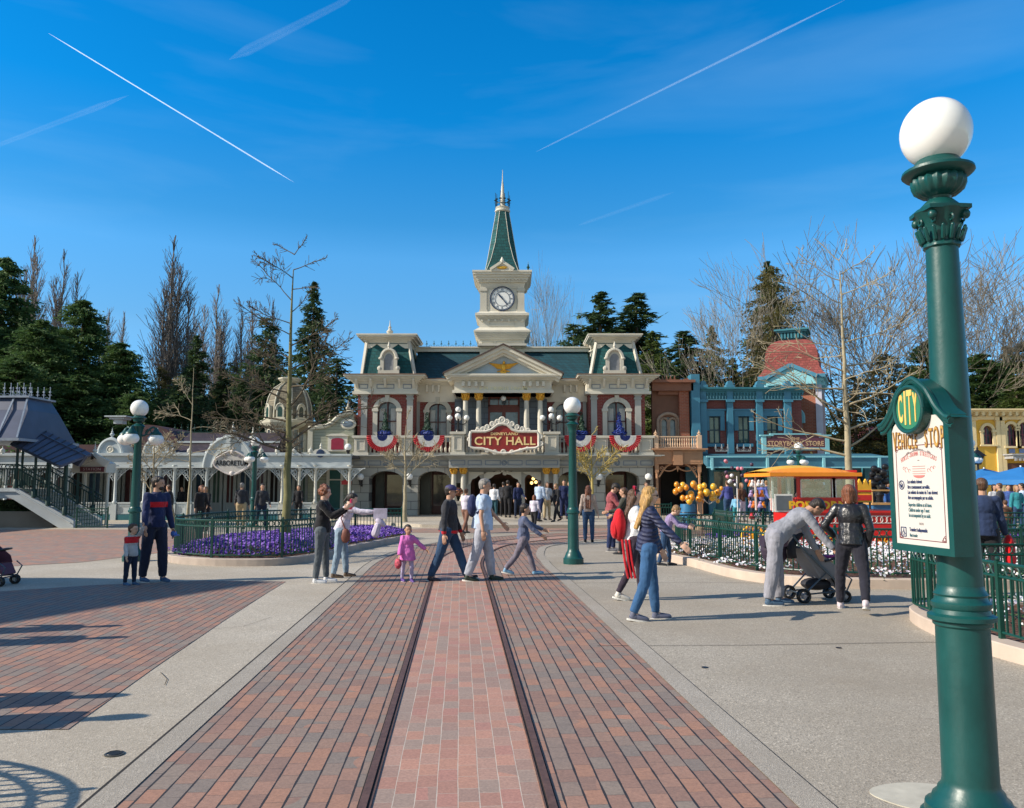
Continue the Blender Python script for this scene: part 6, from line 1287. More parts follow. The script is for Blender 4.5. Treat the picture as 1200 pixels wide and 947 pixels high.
t=thing('carriage_lantern','dark lantern on a short post in front of the yellow wall','lantern',(WX(1147,560,38),38,0)); mb=MB(); mb.cyl((0,0,0),(0,0,2.6),.05,n=8); mb.build('post',black,t); mb=MB(); frustum(mb,(-.1,.1,-.1,.1),2.6,(-.2,.2,-.2,.2),3.0); frustum(mb,(-.28,.28,-.28,.28),3.0,(-.03,.03,-.03,.03),3.3); mb.lathe(0,0,[(.03,3.3),(.05,3.35),(.01,3.45)],8); mb.build('lantern_head',black,t)
# ================= TREES =================
def foliage(name,c1,c2,c3):
    t=NT(name); n=t.noise(.8,4,.6); n2=t.noise(6,2)
    k=t.ramp(n,[(.3,c1),(.55,c2),(.75,c3)]); k=t.mix(.25,k,t.ramp(n2,[(.3,sc_(c1,.7)),(.7,sc_(c3,1.2))])); t.col(k); t.set(Roughness=.65); t.b.inputs['Specular IOR Level'].default_value=.25
    tr=t.node('ShaderNodeBsdfTranslucent'); t.l.new(k,tr.inputs[0]); mx=t.node('ShaderNodeMixShader',{0:.35}); t.l.new(t.b.outputs[0],mx.inputs[1]); t.l.new(tr.outputs[0],mx.inputs[2]); t.l.new(mx.outputs[0],t.out.inputs[0]); return t.m
fol_d=foliage('needles_dark',(.033,.074,.026),(.066,.128,.038),(.14,.21,.06))
fol_b=foliage('needles_blue',(.026,.056,.026),(.056,.098,.038),(.11,.155,.055))
fol_g=foliage('needles_green',(.045,.075,.016),(.085,.125,.028),(.15,.19,.05))
fol_br=foliage('russet_twigs',(.08,.06,.022),(.12,.105,.035),(.14,.16,.055))
bark=mat('bark',(.12,.09,.065),.9,.3,4); bark_r=mat('poplar_bark',(.16,.14,.128),.9,.25,1); bark_l=mat('pale_bark',(.34,.29,.19),.85,.25,3,bump=.01); bark_g=mat('grey_twigs',(.19,.16,.12),.9,.2,1); bark_moss=mat('mossy_bark',(.17,.16,.07),.9,.35,3,bump=.01)
def npmesh(name,V,Fc,m,parent=None):
    me=bpy.data.meshes.new(name); V=np.asarray(V,dtype=np.float32).reshape(-1,3); Fc=np.asarray(Fc,dtype=np.int32); nf,k=Fc.shape
    me.vertices.add(len(V)); me.vertices.foreach_set('co',V.ravel()); me.loops.add(nf*k); me.loops.foreach_set('vertex_index',Fc.ravel()); me.polygons.add(nf)
    me.polygons.foreach_set('loop_start',np.arange(0,nf*k,k,dtype=np.int32)); me.polygons.foreach_set('loop_total',np.full(nf,k,dtype=np.int32)); me.update(calc_edges=True); me.materials.append(m)
    o=bpy.data.objects.new(name,me); C.objects.link(o); o.parent=parent; return o
def leaves(P,D,s,rg,asp=.5):
    # kite leaves at points P, pointing along D (unit), size array s
    n=len(P); r=rg.normal(size=(n,3)); S=np.cross(D,r); S/=np.linalg.norm(S,axis=1,keepdims=True)+1e-9
    s=s[:,None]; V=np.stack([P-D*s*.4,P+S*s*asp*.5,P+D*s*.9,P-S*s*asp*.5],1); Fc=np.arange(4*n).reshape(n,4); return V.reshape(-1,3),Fc
def conifer(seed,h,r,n,fol,base=.04,power=.9,droop=.35,size=.34,irreg=.3,trunk_m=None,tiers=26,lab='',name='conifer_tree'):
    rg=np.random.default_rng(seed); t=thing(name,lab,'tree'); mb=MB(); mb.tube([(0,0,0),(0,0,h*.5),(0,0,h*.97)],[h*.018,h*.011,.02],7); mb.build('trunk',trunk_m or bark,t,smooth=True)
    Ps=[];Ds=[];Ss=[]; nb=tiers*9
    per=max(4,n//nb)
    for i in range(nb):
        q=((i+rg.random())/nb); q=base+(1-base)*q**.85; z=h*q; L=r*(1-q)**power*(1+irreg*rg.normal())+ .12; L=max(.15,L); a=rg.random()*2*PI; d=np.array([math.cos(a),math.sin(a),0])
        k=int(per*(.35+1.6*L/r)); u=rg.random(k)**.6; up=.25-.55*0; zz=z-droop*L*u**1.5+.12*L*u
        P=np.stack([d[0]*L*u,d[1]*L*u,zz],1); w=.05+.20*L*u*(1-.4*u); P+=rg.normal(size=(k,3))*w[:,None]*np.array([1,1,.45])
        D=np.tile(d,(k,1))+rg.normal(size=(k,3))*.55; D[:,2]-=.25; D/=np.linalg.norm(D,axis=1,keepdims=True)
        Ps.append(P);Ds.append(D);Ss.append(size*(.5+rg.random(k)*.9)*(1.05-.45*q))
    P=np.concatenate(Ps);D=np.concatenate(Ds);S=np.concatenate(Ss); V,Fc=leaves(P,D,S,rg,.42); npmesh('crown',V,Fc,fol,t); return t
def tubes3(segs,m,parent,name='crown',k=3):
    A=np.array([s[0] for s in segs]);B=np.array([s[1] for s in segs]);ra=np.array([s[2] for s in segs]);rb=np.array([s[3] for s in segs]); D=B-A; D/=np.linalg.norm(D,axis=1,keepdims=True)+1e-9
    ref=np.where(np.abs(D[:,2:3])>.9,np.array([[1.,0,0]]),np.array([[0,0,1.]])); U=np.cross(D,ref); U/=np.linalg.norm(U,axis=1,keepdims=True)+1e-9; Wv=np.cross(D,U); n=len(A); ring=[]
    for i in range(k):
        a=2*PI*i/k; o=U*math.cos(a)+Wv*math.sin(a); ring.append((A+o*ra[:,None],B+o*rb[:,None]))
    V=np.stack([x for p in ring for x in p],1).reshape(-1,3); F_=[]
    base=np.arange(n)*2*k
    for i in range(k):
        j=(i+1)%k; F_.append(np.stack([base+2*i,base+2*j,base+2*j+1,base+2*i+1],1))
    return npmesh(name,V,np.concatenate(F_),m,parent)
def grow(segs,p,d,L,r,depth,rg,split=3,up=.15,jit=.35,rmin=.012,ang=.6,short=.68):
    n=3; q=np.array(p,float); d=np.array(d,float)
    for i in range(n):
        e=d+rg.normal(size=3)*jit*.3; e[2]+=up*.3; e/=np.linalg.norm(e); nq=q+e*L/n; r2=r*(1-.16); segs.append((q.copy(),nq.copy(),max(r,rmin),max(r2,rmin*.8))); 
        if depth>0 and i>0:
            for _ in range(1 if rg.random()<.6 else 2):
                o=rg.normal(size=3); o-=e*o.dot(e); o/=np.linalg.norm(o)+1e-9; nd=e*math.cos(ang)+o*math.sin(ang); nd[2]+=up; nd/=np.linalg.norm(nd); grow(segs,nq,nd,L*short*(.75+.5*rg.random()),r2*.55,depth-1,rg,split,up,jit,rmin,ang,short)
        q=nq; d=e; r=r2
    if depth>0:
        grow(segs,q,d,L*short,r*.8,depth-1,rg,split,up,jit,rmin,ang,short)
def poplar(seed,h,w,rmin=.015,lab='',m=None,stems=5,name='poplar_tree',n=560,base=.12):
    rg=np.random.default_rng(seed); t=thing(name,lab,'tree'); segs=[]; tr=MB(); 
    for s in range(stems):
        a=2*PI*s/stems+rg.random(); off=w*(.0 if s==0 else .10+.3*rg.random()); top=h*(1 if s==0 else .72+.24*rg.random()); pts=[]; z0=h*(.02 if s==0 else .08+.12*rg.random())
        k=10
        for i in range(k+1):
            q=i/k; o=off*math.sin(min(1,q*1.5)*PI/2); pts.append((math.cos(a)*o+rg.normal()*.03*h*.1,math.sin(a)*o+rg.normal()*.03*h*.1,z0+(top-z0)*q))
        tr.tube(pts,[max(rmin*1.3,h*(.011 if s==0 else .006)*(1-.93*i/k)) for i in range(k+1)],6)
        for i in range(n//stems):
            q=rg.random()**.8; q=base+(.97-base)*q; f_=q*k; j=int(f_); P=np.array(pts[j])*(1-(f_-j))+np.array(pts[min(k,j+1)])*(f_-j); b=rg.random()*2*PI; env=w*.55*math.sin(PI*min(1,max(.03,q*.92+.08)))**.7; L=h*.10*(1.15-q)*(.5+rg.random())+.25; out=min(.45,env/max(L*1.8,.1)*.6)
            d=np.array([math.cos(b)*out,math.sin(b)*out,1.0]); d/=np.linalg.norm(d); grow(segs,P,d,L,rmin*1.5,1 if L>.8 else 0,rg,up=.25,jit=.3,rmin=rmin*.75,ang=.35)
    tr.build('trunk',m or bark_r,t,smooth=True); tubes3(segs,m or bark_r,t); return t
def bare_tree(seed,h,w,rmin=.02,lab='',m=None,depth=5,name='bare_tree',up=.12):
    rg=np.random.default_rng(seed); t=thing(name,lab,'tree'); segs=[]; tr=MB(); tr.tube([(0,0,0),(0,0,h*.16),(.02*h,0,h*.3)],[h*.022,h*.017,h*.014],8)
    for i in range(6):
        a=2*PI*i/6+rg.random()*.5; z=h*(.14+.2*rg.random()); el=.75+.6*rg.random(); d=np.array([math.cos(a)*math.cos(el),math.sin(a)*math.cos(el),math.sin(el)]); grow(segs,(0,0,z),d,h*.22*(w/h*1.1+.35),h*.008,depth,rg,up=up,jit=.4,rmin=rmin,ang=.5,short=.72)
    tr.build('trunk',m or bark_g,t,smooth=True); tubes3(segs,m or bark_g,t); return t
def put(t,u,vt,Y,lab,hproto,wscale=1,rz=0,z0=0):
    x,z=W(u,vt,Y); s=(z-z0)/hproto; t.location=(x,Y,z0); t.scale=(s*wscale,s*wscale,s); t.rotation_euler.z=rz; t['label']=lab; return t
# prototypes
cA=conifer(1,18,5.4,42000,fol_d,power=.65,droop=.12,size=.40,irreg=.3,tiers=34)       # broad dark cypress
cB=conifer(2,18,3.1,15000,fol_b,power=.85,droop=.5,size=.38,irreg=.25)       # spruce
cC=conifer(3,18,3.6,15000,fol_g,power=.8,droop=.4,size=.38,irreg=.3)        # greener
cD=conifer(4,18,2.6,3600,fol_b,power=.55,droop=.15,size=.55,irreg=.55,base=.25)   # sparse pine
cE=conifer(5,18,4.2,14000,fol_br,power=.5,droop=.3,size=.33,irreg=.4)         # russet mixed
pA=poplar(11,18,3.0); pB=poplar(12,18,2.2,stems=3,n=400)
bA=bare_tree(21,14,12,m=bark_g,depth=4,rmin=.013); bB=bare_tree(22,14,13,rmin=.013,m=mat('pale_twigs',(.27,.24,.19),.9,.15,1),depth=4)
LT=[]
def T_(kind,u,vt,Y,lab,ws=1,rz=0): LT.append((kind,u,vt,Y,lab,ws,rz))
# left mass
T_('A',6,303,60,'tall dark evergreen at the left end of the tree belt',1.0,.4)
T_('A',48,375,52,'broad evergreen in front of the two leftmost bare poplars',1.25,1.9)
T_('A',98,352,56,'evergreen with tiered tips right of the leftmost poplars',1.05,2.6)
T_('A',143,402,54,'rounded dark evergreen above the plum cupola',1.25,3.3)
T_('A',-35,330,56,'dark evergreen cut by the edge of the view above the station stair',1.1,4.4)
T_('A',20,420,48,'low dark evergreen directly above the station stair roof',1.6,5.0)
T_('A',92,440,50,'low dark evergreen between the stair canopy and the big lamp',1.7,5.9)
T_('A',160,455,50,'low evergreen behind the four-globe lamp post',1.3,0.9)
T_('B',232,393,58,'narrow dark spruce left of the purple shop roof end',1.25,.2)
T_('D',312,372,66,'slim ragged pine beside the foreground bare tree',1.2,1.0)
T_('B',368,330,62,'tall ragged spruce right behind the foreground bare tree',1.05,2.2)
T_('D',395,420,58,'dark pine just left of the town hall mansard',1.9,2.9)
T_('B',283,445,56,'dark spruce left of the ribbed dome',1.4,3.6)
T_('B',262,432,66,'bluish spruce between two poplars',1.3,4.2)
T_('C',306,428,68,'ivy-green tree above the ribbed dome',.8,4.9)
T_('D',215,440,54,'sparse pine in front of the big poplar',1.5,5.4)
T_('E',190,430,64,'russet leafy tree at the foot of the big poplar',.8,.6)
T_('E',330,420,72,'russet leafy tree behind the ribbed dome',.9,1.3)
T_('E',270,425,74,'russet undergrowth tree between the poplars',1.1,2.0)
T_('P',42,276,74,'leftmost tall bare poplar',1.1,.3)
T_('P',76,292,78,'second bare poplar from the left, close to the first',1.0,1.3)
T_('Q',128,362,92,'short distant bare poplar above the tiered evergreen',1.3,2.3)
T_('Q',146,366,94,'short distant bare poplar right of the tiered evergreen',1.1,4.0)
T_('P',204,276,66,'largest bare poplar with a broad purple-brown crown',1.45,3.1)
T_('P',256,333,74,'medium bare poplar between the largest poplar and the foreground tree',1.2,4.1)
T_('Q',284,362,78,'thin bare poplar left of the paired twin poplar',1.3,5.0)
T_('Q',296,360,80,'thin bare poplar right of its twin, above the ribbed dome',1.3,5.7)
T_('Q',320,352,84,'faint bare poplar just left of the foreground bare tree top',1.3,.8)
T_('P',228,360,80,'bare poplar tucked behind the right edge of the largest poplar',.9,1.7)
# centre right
T_('F',645,352,70,'bare pale tree right of the clock tower',.42,.5)
T_('B',703,342,66,'spruce with a sharp top left of its twin behind the right mansard',1.9,2.5)
T_('B',745,343,68,'spruce with a sharp top directly behind the right mansard',2.1,3.5)
T_('D',672,380,66,'low dark pine left of the right mansard roof',1.6,.9)
T_('C',764,388,54,'yellow-green conifer to the right of the town hall roof',1.2,4.5)
T_('C',727,410,60,'green conifer peeping behind the right mansard',1.5,5.1)
T_('B',803,388,58,'rounded green spruce above the brown balcony shop',2.4,.4)
T_('C',834,382,62,'slender yellow-green spruce above the turquoise shop',.9,1.4)
T_('C',858,420,60,'low green spruce above the turquoise cornice',1.5,2.4)
T_('B',780,420,60,'low green spruce behind the brown shop gable',1.4,3.2)
T_('E',903,312,49,'tall olive conifer behind the bare twigs left of the bell roof',.85,3.4)
T_('B',900,306,58,'tall dark spruce core behind the bare twigs left of the bell roof',1.1,5.4)
T_('F',868,350,52,'bare pale tree beside the tall olive conifer',.8,2.8)
T_('G',990,308,58,'large bare tree directly above the bell roof',1.0,1.1)
T_('G',1065,330,60,'large bare tree behind the near lamp post',1.3,2.1)
T_('F',1140,340,62,'bare tree right of the near lamp post',1.0,3.1)
T_('G',1195,365,60,'bare tree cut by the right edge of the view',1.1,4.9)
T_('E',1040,415,54,'rusty-green bushy tree behind the blue awning end',1.5,5.8)
T_('E',1000,440,52,'rusty-green bushy tree right of the bell roof',1.3,.2)
T_('A',1085,400,60,'dark evergreen partly hidden by the near lamp post',1.1,1.2)
T_('A',1150,415,58,'dark evergreen above the yellow building',1.5,2.2)
T_('A',1205,400,60,'dark evergreen at the right end above the yellow building',1.5,3.2)
T_('B',1178,405,66,'pointed evergreen rising above the yellow building',1.2,4.2)
T_('C',1120,440,56,'yellow-green bushy evergreen touching the yellow building corner',1.9,5.2)
T_('C',1190,440,54,'yellow-green bushy evergreen above the yellow building cornice',1.9,5.9)
T_('E',1062,455,50,'low russet thicket tree beside the notice panel',1.5,.7)
protos={'A':(cA,18),'B':(cB,18),'C':(cC,18),'D':(cD,18),'E':(cE,18),'P':(pA,18),'Q':(pB,18),'F':(bB,14),'G':(bA,14)}
used=set()
for k,u,vt,Y,lab,ws,rz in LT:
    p,h=protos[k]
    if k in used: o=clone(p)
    else: o=p; used.add(k)
    put(o,u,vt,Y,lab,h,ws,rz); o['category']='tree'; o['group']='trees behind the square'
# dense far belt that reads as one mass
rg=np.random.default_rng(77); n=26000; X=rg.uniform(-95,110,n); Yq=85+rg.uniform(0,12,n)
Hh=9+2.5*np.sin(X*.13)+1.6*np.sin(X*.41+1)+1.2*rg.normal(size=n)*.3; gap=1-np.exp(-((X-3)/9.)**2); Z=rg.random(n)**.8*Hh*(.55+.45*gap)
P=np.stack([X,Yq,Z],1); D=rg.normal(size=(n,3)); D/=np.linalg.norm(D,axis=1,keepdims=True); V,Fc=leaves(P,D,.9+rg.random(n)*.9,rg,.6); o=npmesh('distant_foliage',V,Fc,fol_d); tag(o,'far dark belt of evergreens beyond the shops','foliage',kind='stuff')
# foreground bare trees with a leader and long side branches
def leader(name,lab,u,Y,vt,r0,m,specs,seed,z0=.2,mb_m=None,twig=.011,lean=(0,0),top_fork=True):
    x,z=W(u,vt,Y); t=thing(name,lab,'tree',(x,Y,z0)); H=z-z0; rg=np.random.default_rng(seed); K=12; pts=[(lean[0]*(i/K)+rg.normal()*.02,lean[1]*(i/K)+rg.normal()*.02,H*.93*i/K) for i in range(K+1)]
    rs=[max(.012,r0*(1-.9*(i/K)**.9)) for i in range(K+1)]; rs[0]*=1.25; mb=MB(); mb.tube(pts,rs,10); mb.build('trunk',m,t,smooth=True); segs=[]
    for (q,az,L,el,curl) in specs:
        f_=q*K/.93; j=min(K-1,int(f_)); P=np.array(pts[j])*(1-(f_-j))+np.array(pts[j+1])*(f_-j); a=R(az); e=R(el); r=max(twig*1.4,rs[j]*.42); d=np.array([math.cos(a)*math.cos(e),math.sin(a)*math.cos(e),math.sin(e)]); n=9; p=P
        for i in range(n):
            d=d+rg.normal(size=3)*.09; d[2]+=curl/n; d/=np.linalg.norm(d); p2=p+d*L/n; r2=max(twig,r*(1-.12)); segs.append((p,p2,r,r2))
            if i>1:
                for _ in range(3 if mb_m is not m else 1):
                    o=rg.normal(size=3); o-=d*o.dot(d); o/=np.linalg.norm(o); nd=d*.75+o*.65; nd/=np.linalg.norm(nd); grow(segs,p2,nd,L*.24*(1.2-i/n)*(.5+rg.random()),r2*.5,1 if L>1 else 0,rg,up=.05,jit=.6,rmin=twig*.62,ang=.7)
            p=p2; r=r2
    tubes3(segs,mb_m or m,t,k=4); return t
S=[]
for q,az,L,el,cu in ((.985,50,.9,45,.2),(.985,170,.9,25,.1),(.93,10,1.2,12,.1),(.90,195,1.4,30,0),(.86,350,1.0,10,.1),(.82,190,1.9,35,.0),(.78,20,1.0,25,.1),(.74,200,1.5,15,0),(.70,185,2.0,30,-.1),(.66,350,1.8,20,.3),(.62,170,1.4,10,0),(.58,10,2.3,25,.2),(.55,185,1.7,35,-.2),(.52,340,1.7,12,.2),(.50,200,1.6,5,0),(.46,190,2.6,40,-.5),(.45,5,2.6,40,.3),(.42,100,1.6,10,0),(.40,175,2.1,10,.3),(.37,355,1.6,30,0),(.36,190,2.4,25,-.6),(.33,270,1.3,20,0),(.32,5,3.0,38,-.3),(.29,80,1.4,20,0),(.30,182,2.2,20,-.5)): S.append((q,az,L*(.78 if q>.45 else .86),el+4,cu))
leader('bare_tree','tall slim bare tree growing out of the purple pansies',344,21.5,293,.125,bark_moss,S,5,z0=.2,mb_m=mat('twig_brown',(.12,.095,.06),.9,.2,2))
S2=[(.97,40,.8,50,0),(.97,150,.9,40,0),(.92,10,1.2,25,.1),(.90,180,1.4,25,.1),(.85,340,1.5,20,.2),(.82,190,1.9,18,.1),(.76,5,1.9,25,.2),(.74,185,2.2,30,0),(.68,350,2.2,20,.2),(.66,175,2.4,22,-.1),(.60,10,2.3,10,.3),(.58,190,2.6,28,-.3),(.52,185,2.8,5,-.1),(.50,0,2.7,12,.1),(.46,350,2.2,30,0),(.44,178,2.6,15,.2),(.40,195,2.9,20,-.4),(.38,5,2.8,18,.2),(.34,180,2.6,0,.2),(.32,0,2.4,25,-.3),(.29,190,2.2,10,0),(.64,90,1.5,10,0),(.55,270,1.6,15,0),(.47,260,1.5,20,0)]
leader('bare_tree','tall pale bare tree rising behind the popcorn wagon and the woman in the leather jacket',984,22.3,296,.13,bark_l,S2,6,z0=.1,mb_m=bark_l,twig=.012)
S3=[(.99,20,.5,60,0),(.62,170,.9,62,.0),(.66,10,1.0,60,0),(.55,190,1.1,50,-.5),(.5,345,1.4,45,-.6),(.72,180,.7,65,0),(.42,5,1.8,45,-.2),(.45,175,1.3,55,.2),(.80,30,.6,60,0)]
leader('sapling','young bare tree standing on the pavement before the left porch arches',476,34,490,.10,bark_l,S3,7,z0=.1,twig=.016)
leader('sapling','young yellowish bare tree just right of the middle lamp post',693,36,508,.11,mat('yellow_bark',(.40,.31,.10),.85,.2,3),[(.98,20,.5,60,0),(.55,170,1.2,60,.0),(.6,10,1.1,60,0),(.5,190,1.5,45,-.1),(.5,345,1.9,38,-.2),(.45,5,1.2,55,.2),(.42,175,1.3,55,.2),(.7,180,.7,65,0)],8,z0=.1,twig=.018)
leader('sapling','young bare tree with a few upright limbs behind the four-globe lamp post',182,30,497,.09,bark_l,[(.5,170,1.4,60,.1),(.55,10,1.6,55,-.2),(.45,190,1.2,50,0),(.6,0,1.3,60,-.5),(.35,180,1.1,45,.3),(.7,30,1.0,50,0)],9,z0=.1,twig=.016)
leader('bare_tree','slim bare tree leaning over the colonnade roof',228,37,418,.07,bark_l,[(.6,170,1.9,25,-.1),(.55,10,2.2,20,0),(.45,190,2.2,10,0),(.4,0,2.2,15,-.3),(.7,180,1.5,45,0),(.35,175,2,5,0)],10,z0=.1,twig=.015)
# ================= PEOPLE =================
SK={'l':mat('skin_light',(.60,.37,.27),.55,.06,8),'m':mat('skin_tan',(.48,.27,.18),.55,.06,8),'d':mat('skin_olive',(.30,.16,.10),.55,.06,8)}
def hairm(n,c,k=1.7):
    t=NT('hair_'+n); mp=t.node('ShaderNodeMapping',{'Vector':t.tc,'Scale':(1,1,.10)}); f=t.noise(75,3,.6,vec=mp.outputs[0]); t.col(t.ramp(f,[(.32,sc_(c,.35)),(.55,c),(.72,sc_(c,k))])); t.set(Roughness=.48); t.bump(f,.02,.8); return t.m
HR={'dark':hairm('dark',(.025,.016,.011)),'brown':hairm('brown',(.11,.052,.025)),'auburn':hairm('auburn',(.21,.07,.03)),'blond':hairm('blond',(.50,.29,.09),1.5),'grey':hairm('grey',(.25,.23,.21)),'sandy':hairm('sandy',(.30,.17,.07))}
eyem=mat('eye_dark',(.01,.008,.008),.3)
def ramat(d): # rotation with local x=forward,y=left,z=d direction
    pass
def remesh(mb,vox,disp=0,sm=4,tex=None):
    me=mb.mesh('tmp'); o=bpy.data.objects.new('tmp',me); C.objects.link(o)
    m=o.modifiers.new('r','REMESH'); m.mode='VOXEL'; m.voxel_size=vox; m.use_smooth_shade=True
    s=o.modifiers.new('s','SMOOTH'); s.factor=.5; s.iterations=sm
    if disp:
        tx=bpy.data.textures.get('cloth') or bpy.data.textures.new('cloth','CLOUDS'); tx.noise_scale=.07; tx.noise_depth=2
        d=o.modifiers.new('d','DISPLACE'); d.texture=tx; d.strength=disp; d.mid_level=.5; d.texture_coords='LOCAL'
    dg=bpy.context.evaluated_depsgraph_get(); dg.update(); r=bpy.data.meshes.new_from_object(o.evaluated_get(dg)); bpy.data.objects.remove(o); bpy.data.meshes.remove(me); r.materials.clear(); return r
def link(me,name,m,parent,pred=None,m2=None):
    me.name=name; me.materials.append(m)
    if pred:
        me.materials.append(m2); n=len(me.polygons); c=np.empty(n*3,dtype=np.float32); me.polygons.foreach_get('center',c); c=c.reshape(-1,3); me.polygons.foreach_set('material_index',pred(c).astype(np.int32))
    o=bpy.data.objects.new(name,me); C.objects.link(o); o.parent=parent; return o
def V3(*a): return Vector(a)
def vdir(p,out=0,side=1): # p forward from straight down, out sideways
    p=R(p); o=R(out); return Vector((math.sin(p)*math.cos(o),side*math.sin(o),-math.cos(p)*math.cos(o)))
class Person: pass
def person(u,v,H,face,label,top,legs_m,hair='dark',skin='m',hs='short',legs=((4,4,0),(-4,2,0)),arms=((8,10,15),(4,10,12)),lean=2,head=(0,0),shoe=None,far=False,sleeve='long',hem=.0,fat=1.0,kid=0,top2=None,legs2=None,extra=None,abd=2,loc=None,twist=0,shorts=False,coat=0,hairlen=.28,group=None,puff=1.0,inward=(0,0),z0=0):
    fat=fat*1.13; x,y=loc if loc else G(u,v); t=thing('person',label,'person',(x,y,z0),R(face),group)
    vox=(.024 if far else .0115)*(.8 if kid else 1)
    hip=(.515-.045*kid)*H; th=(.247-.02*kid)*H; shk=(.237-.02*kid)*H; ank=.04*H; hh=(.132+.045*kid)*H; f_=fat
    J={}; hw=.052*H; Pv=V3(0,0,0); lowest=1e9
    for i,s in ((0,1),(1,-1)):
        h_,k_,fp=legs[i]; j=Pv+V3(0,s*hw,0); kn=j+vdir(h_,abd,s)*th; an=kn+vdir(h_-k_,abd*.3,s)*shk; J['hip',i]=j; J['kn',i]=kn; J['an',i]=an; low=an.z-ank- max(0,math.sin(R(-fp)))*.0
        toe=an+V3(.10*H*math.cos(R(fp)),0,.10*H*math.sin(R(fp))-ank*.8); lowest=min(lowest,low,toe.z)
    Pv=V3(0,0,-lowest)
    for kk in J: J[kk]=J[kk]+Pv
    L=R(lean); up=V3(math.sin(L),0,math.cos(L)); fw=V3(math.cos(L),0,-math.sin(L)); tor=(.30-.0*kid)*H; cx_=Pv+up*tor
    tw_=R(twist); sw=(.088 if not kid else .085)*H*f_**.5; side=V3(-math.sin(tw_)*.9,math.cos(tw_),0)
    RM=Matrix((fw,V3(0,1,0),up)).transposed()
    for i,s in ((0,1),(1,-1)):
        p,o,e=arms[i][:3]; sh=Pv+up*(tor*.93)+side*s*sw; a1=vdir(p,o,s); inn=inward[i]; a2=vdir(p+e,o-inn,s); el=sh+a1*.168*H; wr=el+a2*.145*H; J['sh',i]=sh;J['el',i]=el;J['wr',i]=wr;J['hd',i]=a2
    hp=R(lean*.55+head[1]); hy=R(head[0]); hu=V3(math.sin(hp)*math.cos(hy),math.sin(hp)*math.sin(hy),math.cos(hp)); hf=V3(math.cos(hp)*math.cos(hy),math.cos(hp)*math.sin(hy),-math.sin(hp)); hl=hu.cross(hf); HM=Matrix((hf,hl,hu)).transposed()
    nb=cx_+up*.0; hc=nb+hu*(.03*H+hh*.50)+hf*hh*.06; J['head']=hc; J['HM']=HM; J['hh']=hh; J['P']=Pv; J['chest']=cx_; J['RM']=RM; J['up']=up; J['fw']=fw
    hv=lambda a,b,c: hc+HM@(V3(a,b,c)*hh)
    # --- body ---
    mb=MB(); n=14
    mb.ell(hv(-.03,0,.10),(hh*.44,hh*.345,hh*.40),n,10,HM); mb.ell(hv(.07,0,-.14),(hh*.31,hh*.27,hh*.33),n,10,HM); mb.ell(hv(.20,0,-.36),(hh*.13,hh*.14,hh*.10),8,6,HM)
    mb.ell(hv(.405,0,-.07),(hh*.085,hh*.05,hh*.09),8,6,HM); mb.cpt(hv(.36,0,.05),hv(.41,0,-.08),hh*.035,hh*.055,8)
    for s in (-1,1): mb.ell(hv(-.02,s*.35,-.03),(hh*.075,hh*.035,hh*.11),8,6,HM)
    mb.ell(hv(.345,0,-.23),(hh*.05,hh*.09,hh*.03),8,6,HM)
    mb.cpt(nb-up*.03*H,hv(-.06,0,-.25),.034*H*f_**.5,.032*H*f_**.5,10)
    mb.ell(Pv+up*tor*.72,(.05*H*f_,.070*H*f_**.6,.10*H),n,10,RM); mb.ell(Pv+up*tor*.35,(.05*H*f_,.068*H*f_**.7,.10*H),n,10,RM); mb.ell(Pv+up*.01*H,(.05*H*f_,.072*H*f_**.7,.055*H),n,10,RM)
    for i,s in ((0,1),(1,-1)):
        mb.cpt(J['sh',i],J['el',i],.026*H*f_**.5,.021*H,10); mb.cpt(J['el',i],J['wr',i],.021*H,.0155*H,10)
        mb.cpt(J['hip',i],J['kn',i],.040*H,.027*H,10); mb.cpt(J['kn',i],J['an',i],.027*H,.018*H,10); mb.cpt(J['kn',i].lerp(J['an',i],.25)-V3(.008*H,0,0),J['kn',i].lerp(J['an',i],.45),.027*H,.022*H,8)
        fp=R(legs[i][2]); fd=V3(math.cos(fp),0,math.sin(fp)); mb.cpt(J['an',i],J['an',i]+fd*.07*H-V3(0,0,ank*.55),.02*H,.017*H,8)
        a2=J['hd',i]; wr=J['wr',i]; lat=a2.cross(V3(0,1,0)); lat=lat.normalized() if lat.length>.1 else V3(1,0,0); # palm plane
        pn=V3(0,1,0); pn=(pn-a2*pn.dot(a2)).normalized(); lat=a2.cross(pn).normalized()
        mb.ell(wr+a2*.030*H,(.0235*H,.011*H,.030*H),8,6,Matrix((lat,pn,a2)).transposed())
        if not far:
            for q in range(4):
                o_=lat*(q-1.5)*.0118*H; L1=(.026,.030,.028,.022)[q]*H; b0=wr+a2*.052*H+o_; cur=(a2-pn*s*.25).normalized(); m1=b0+cur*L1; cur2=(a2-pn*s*.95).normalized(); mb.cpt(wr+a2*.03*H+o_*.7,b0,.0058*H,.0056*H,6); mb.cpt(b0,m1,.0055*H,.005*H,6); mb.cpt(m1,m1+cur2*L1*.75,.005*H,.0042*H,6)
            tb_=wr+a2*.012*H+lat*.016*H*(1); mb.cpt(tb_,tb_+(a2*.7+lat*.7)*.024*H,.0065*H,.0058*H,6); mb.cpt(tb_+(a2*.7+lat*.7)*.024*H,tb_+(a2*.7+lat*.7)*.024*H+a2*.02*H,.0056*H,.0048*H,6)
        else: mb.cpt(wr+a2*.05*H,wr+a2*.085*H,.012*H,.009*H,6)
    link(remesh(mb,vox*(.62 if not far else .8),0,2),'body',SK[skin],t)
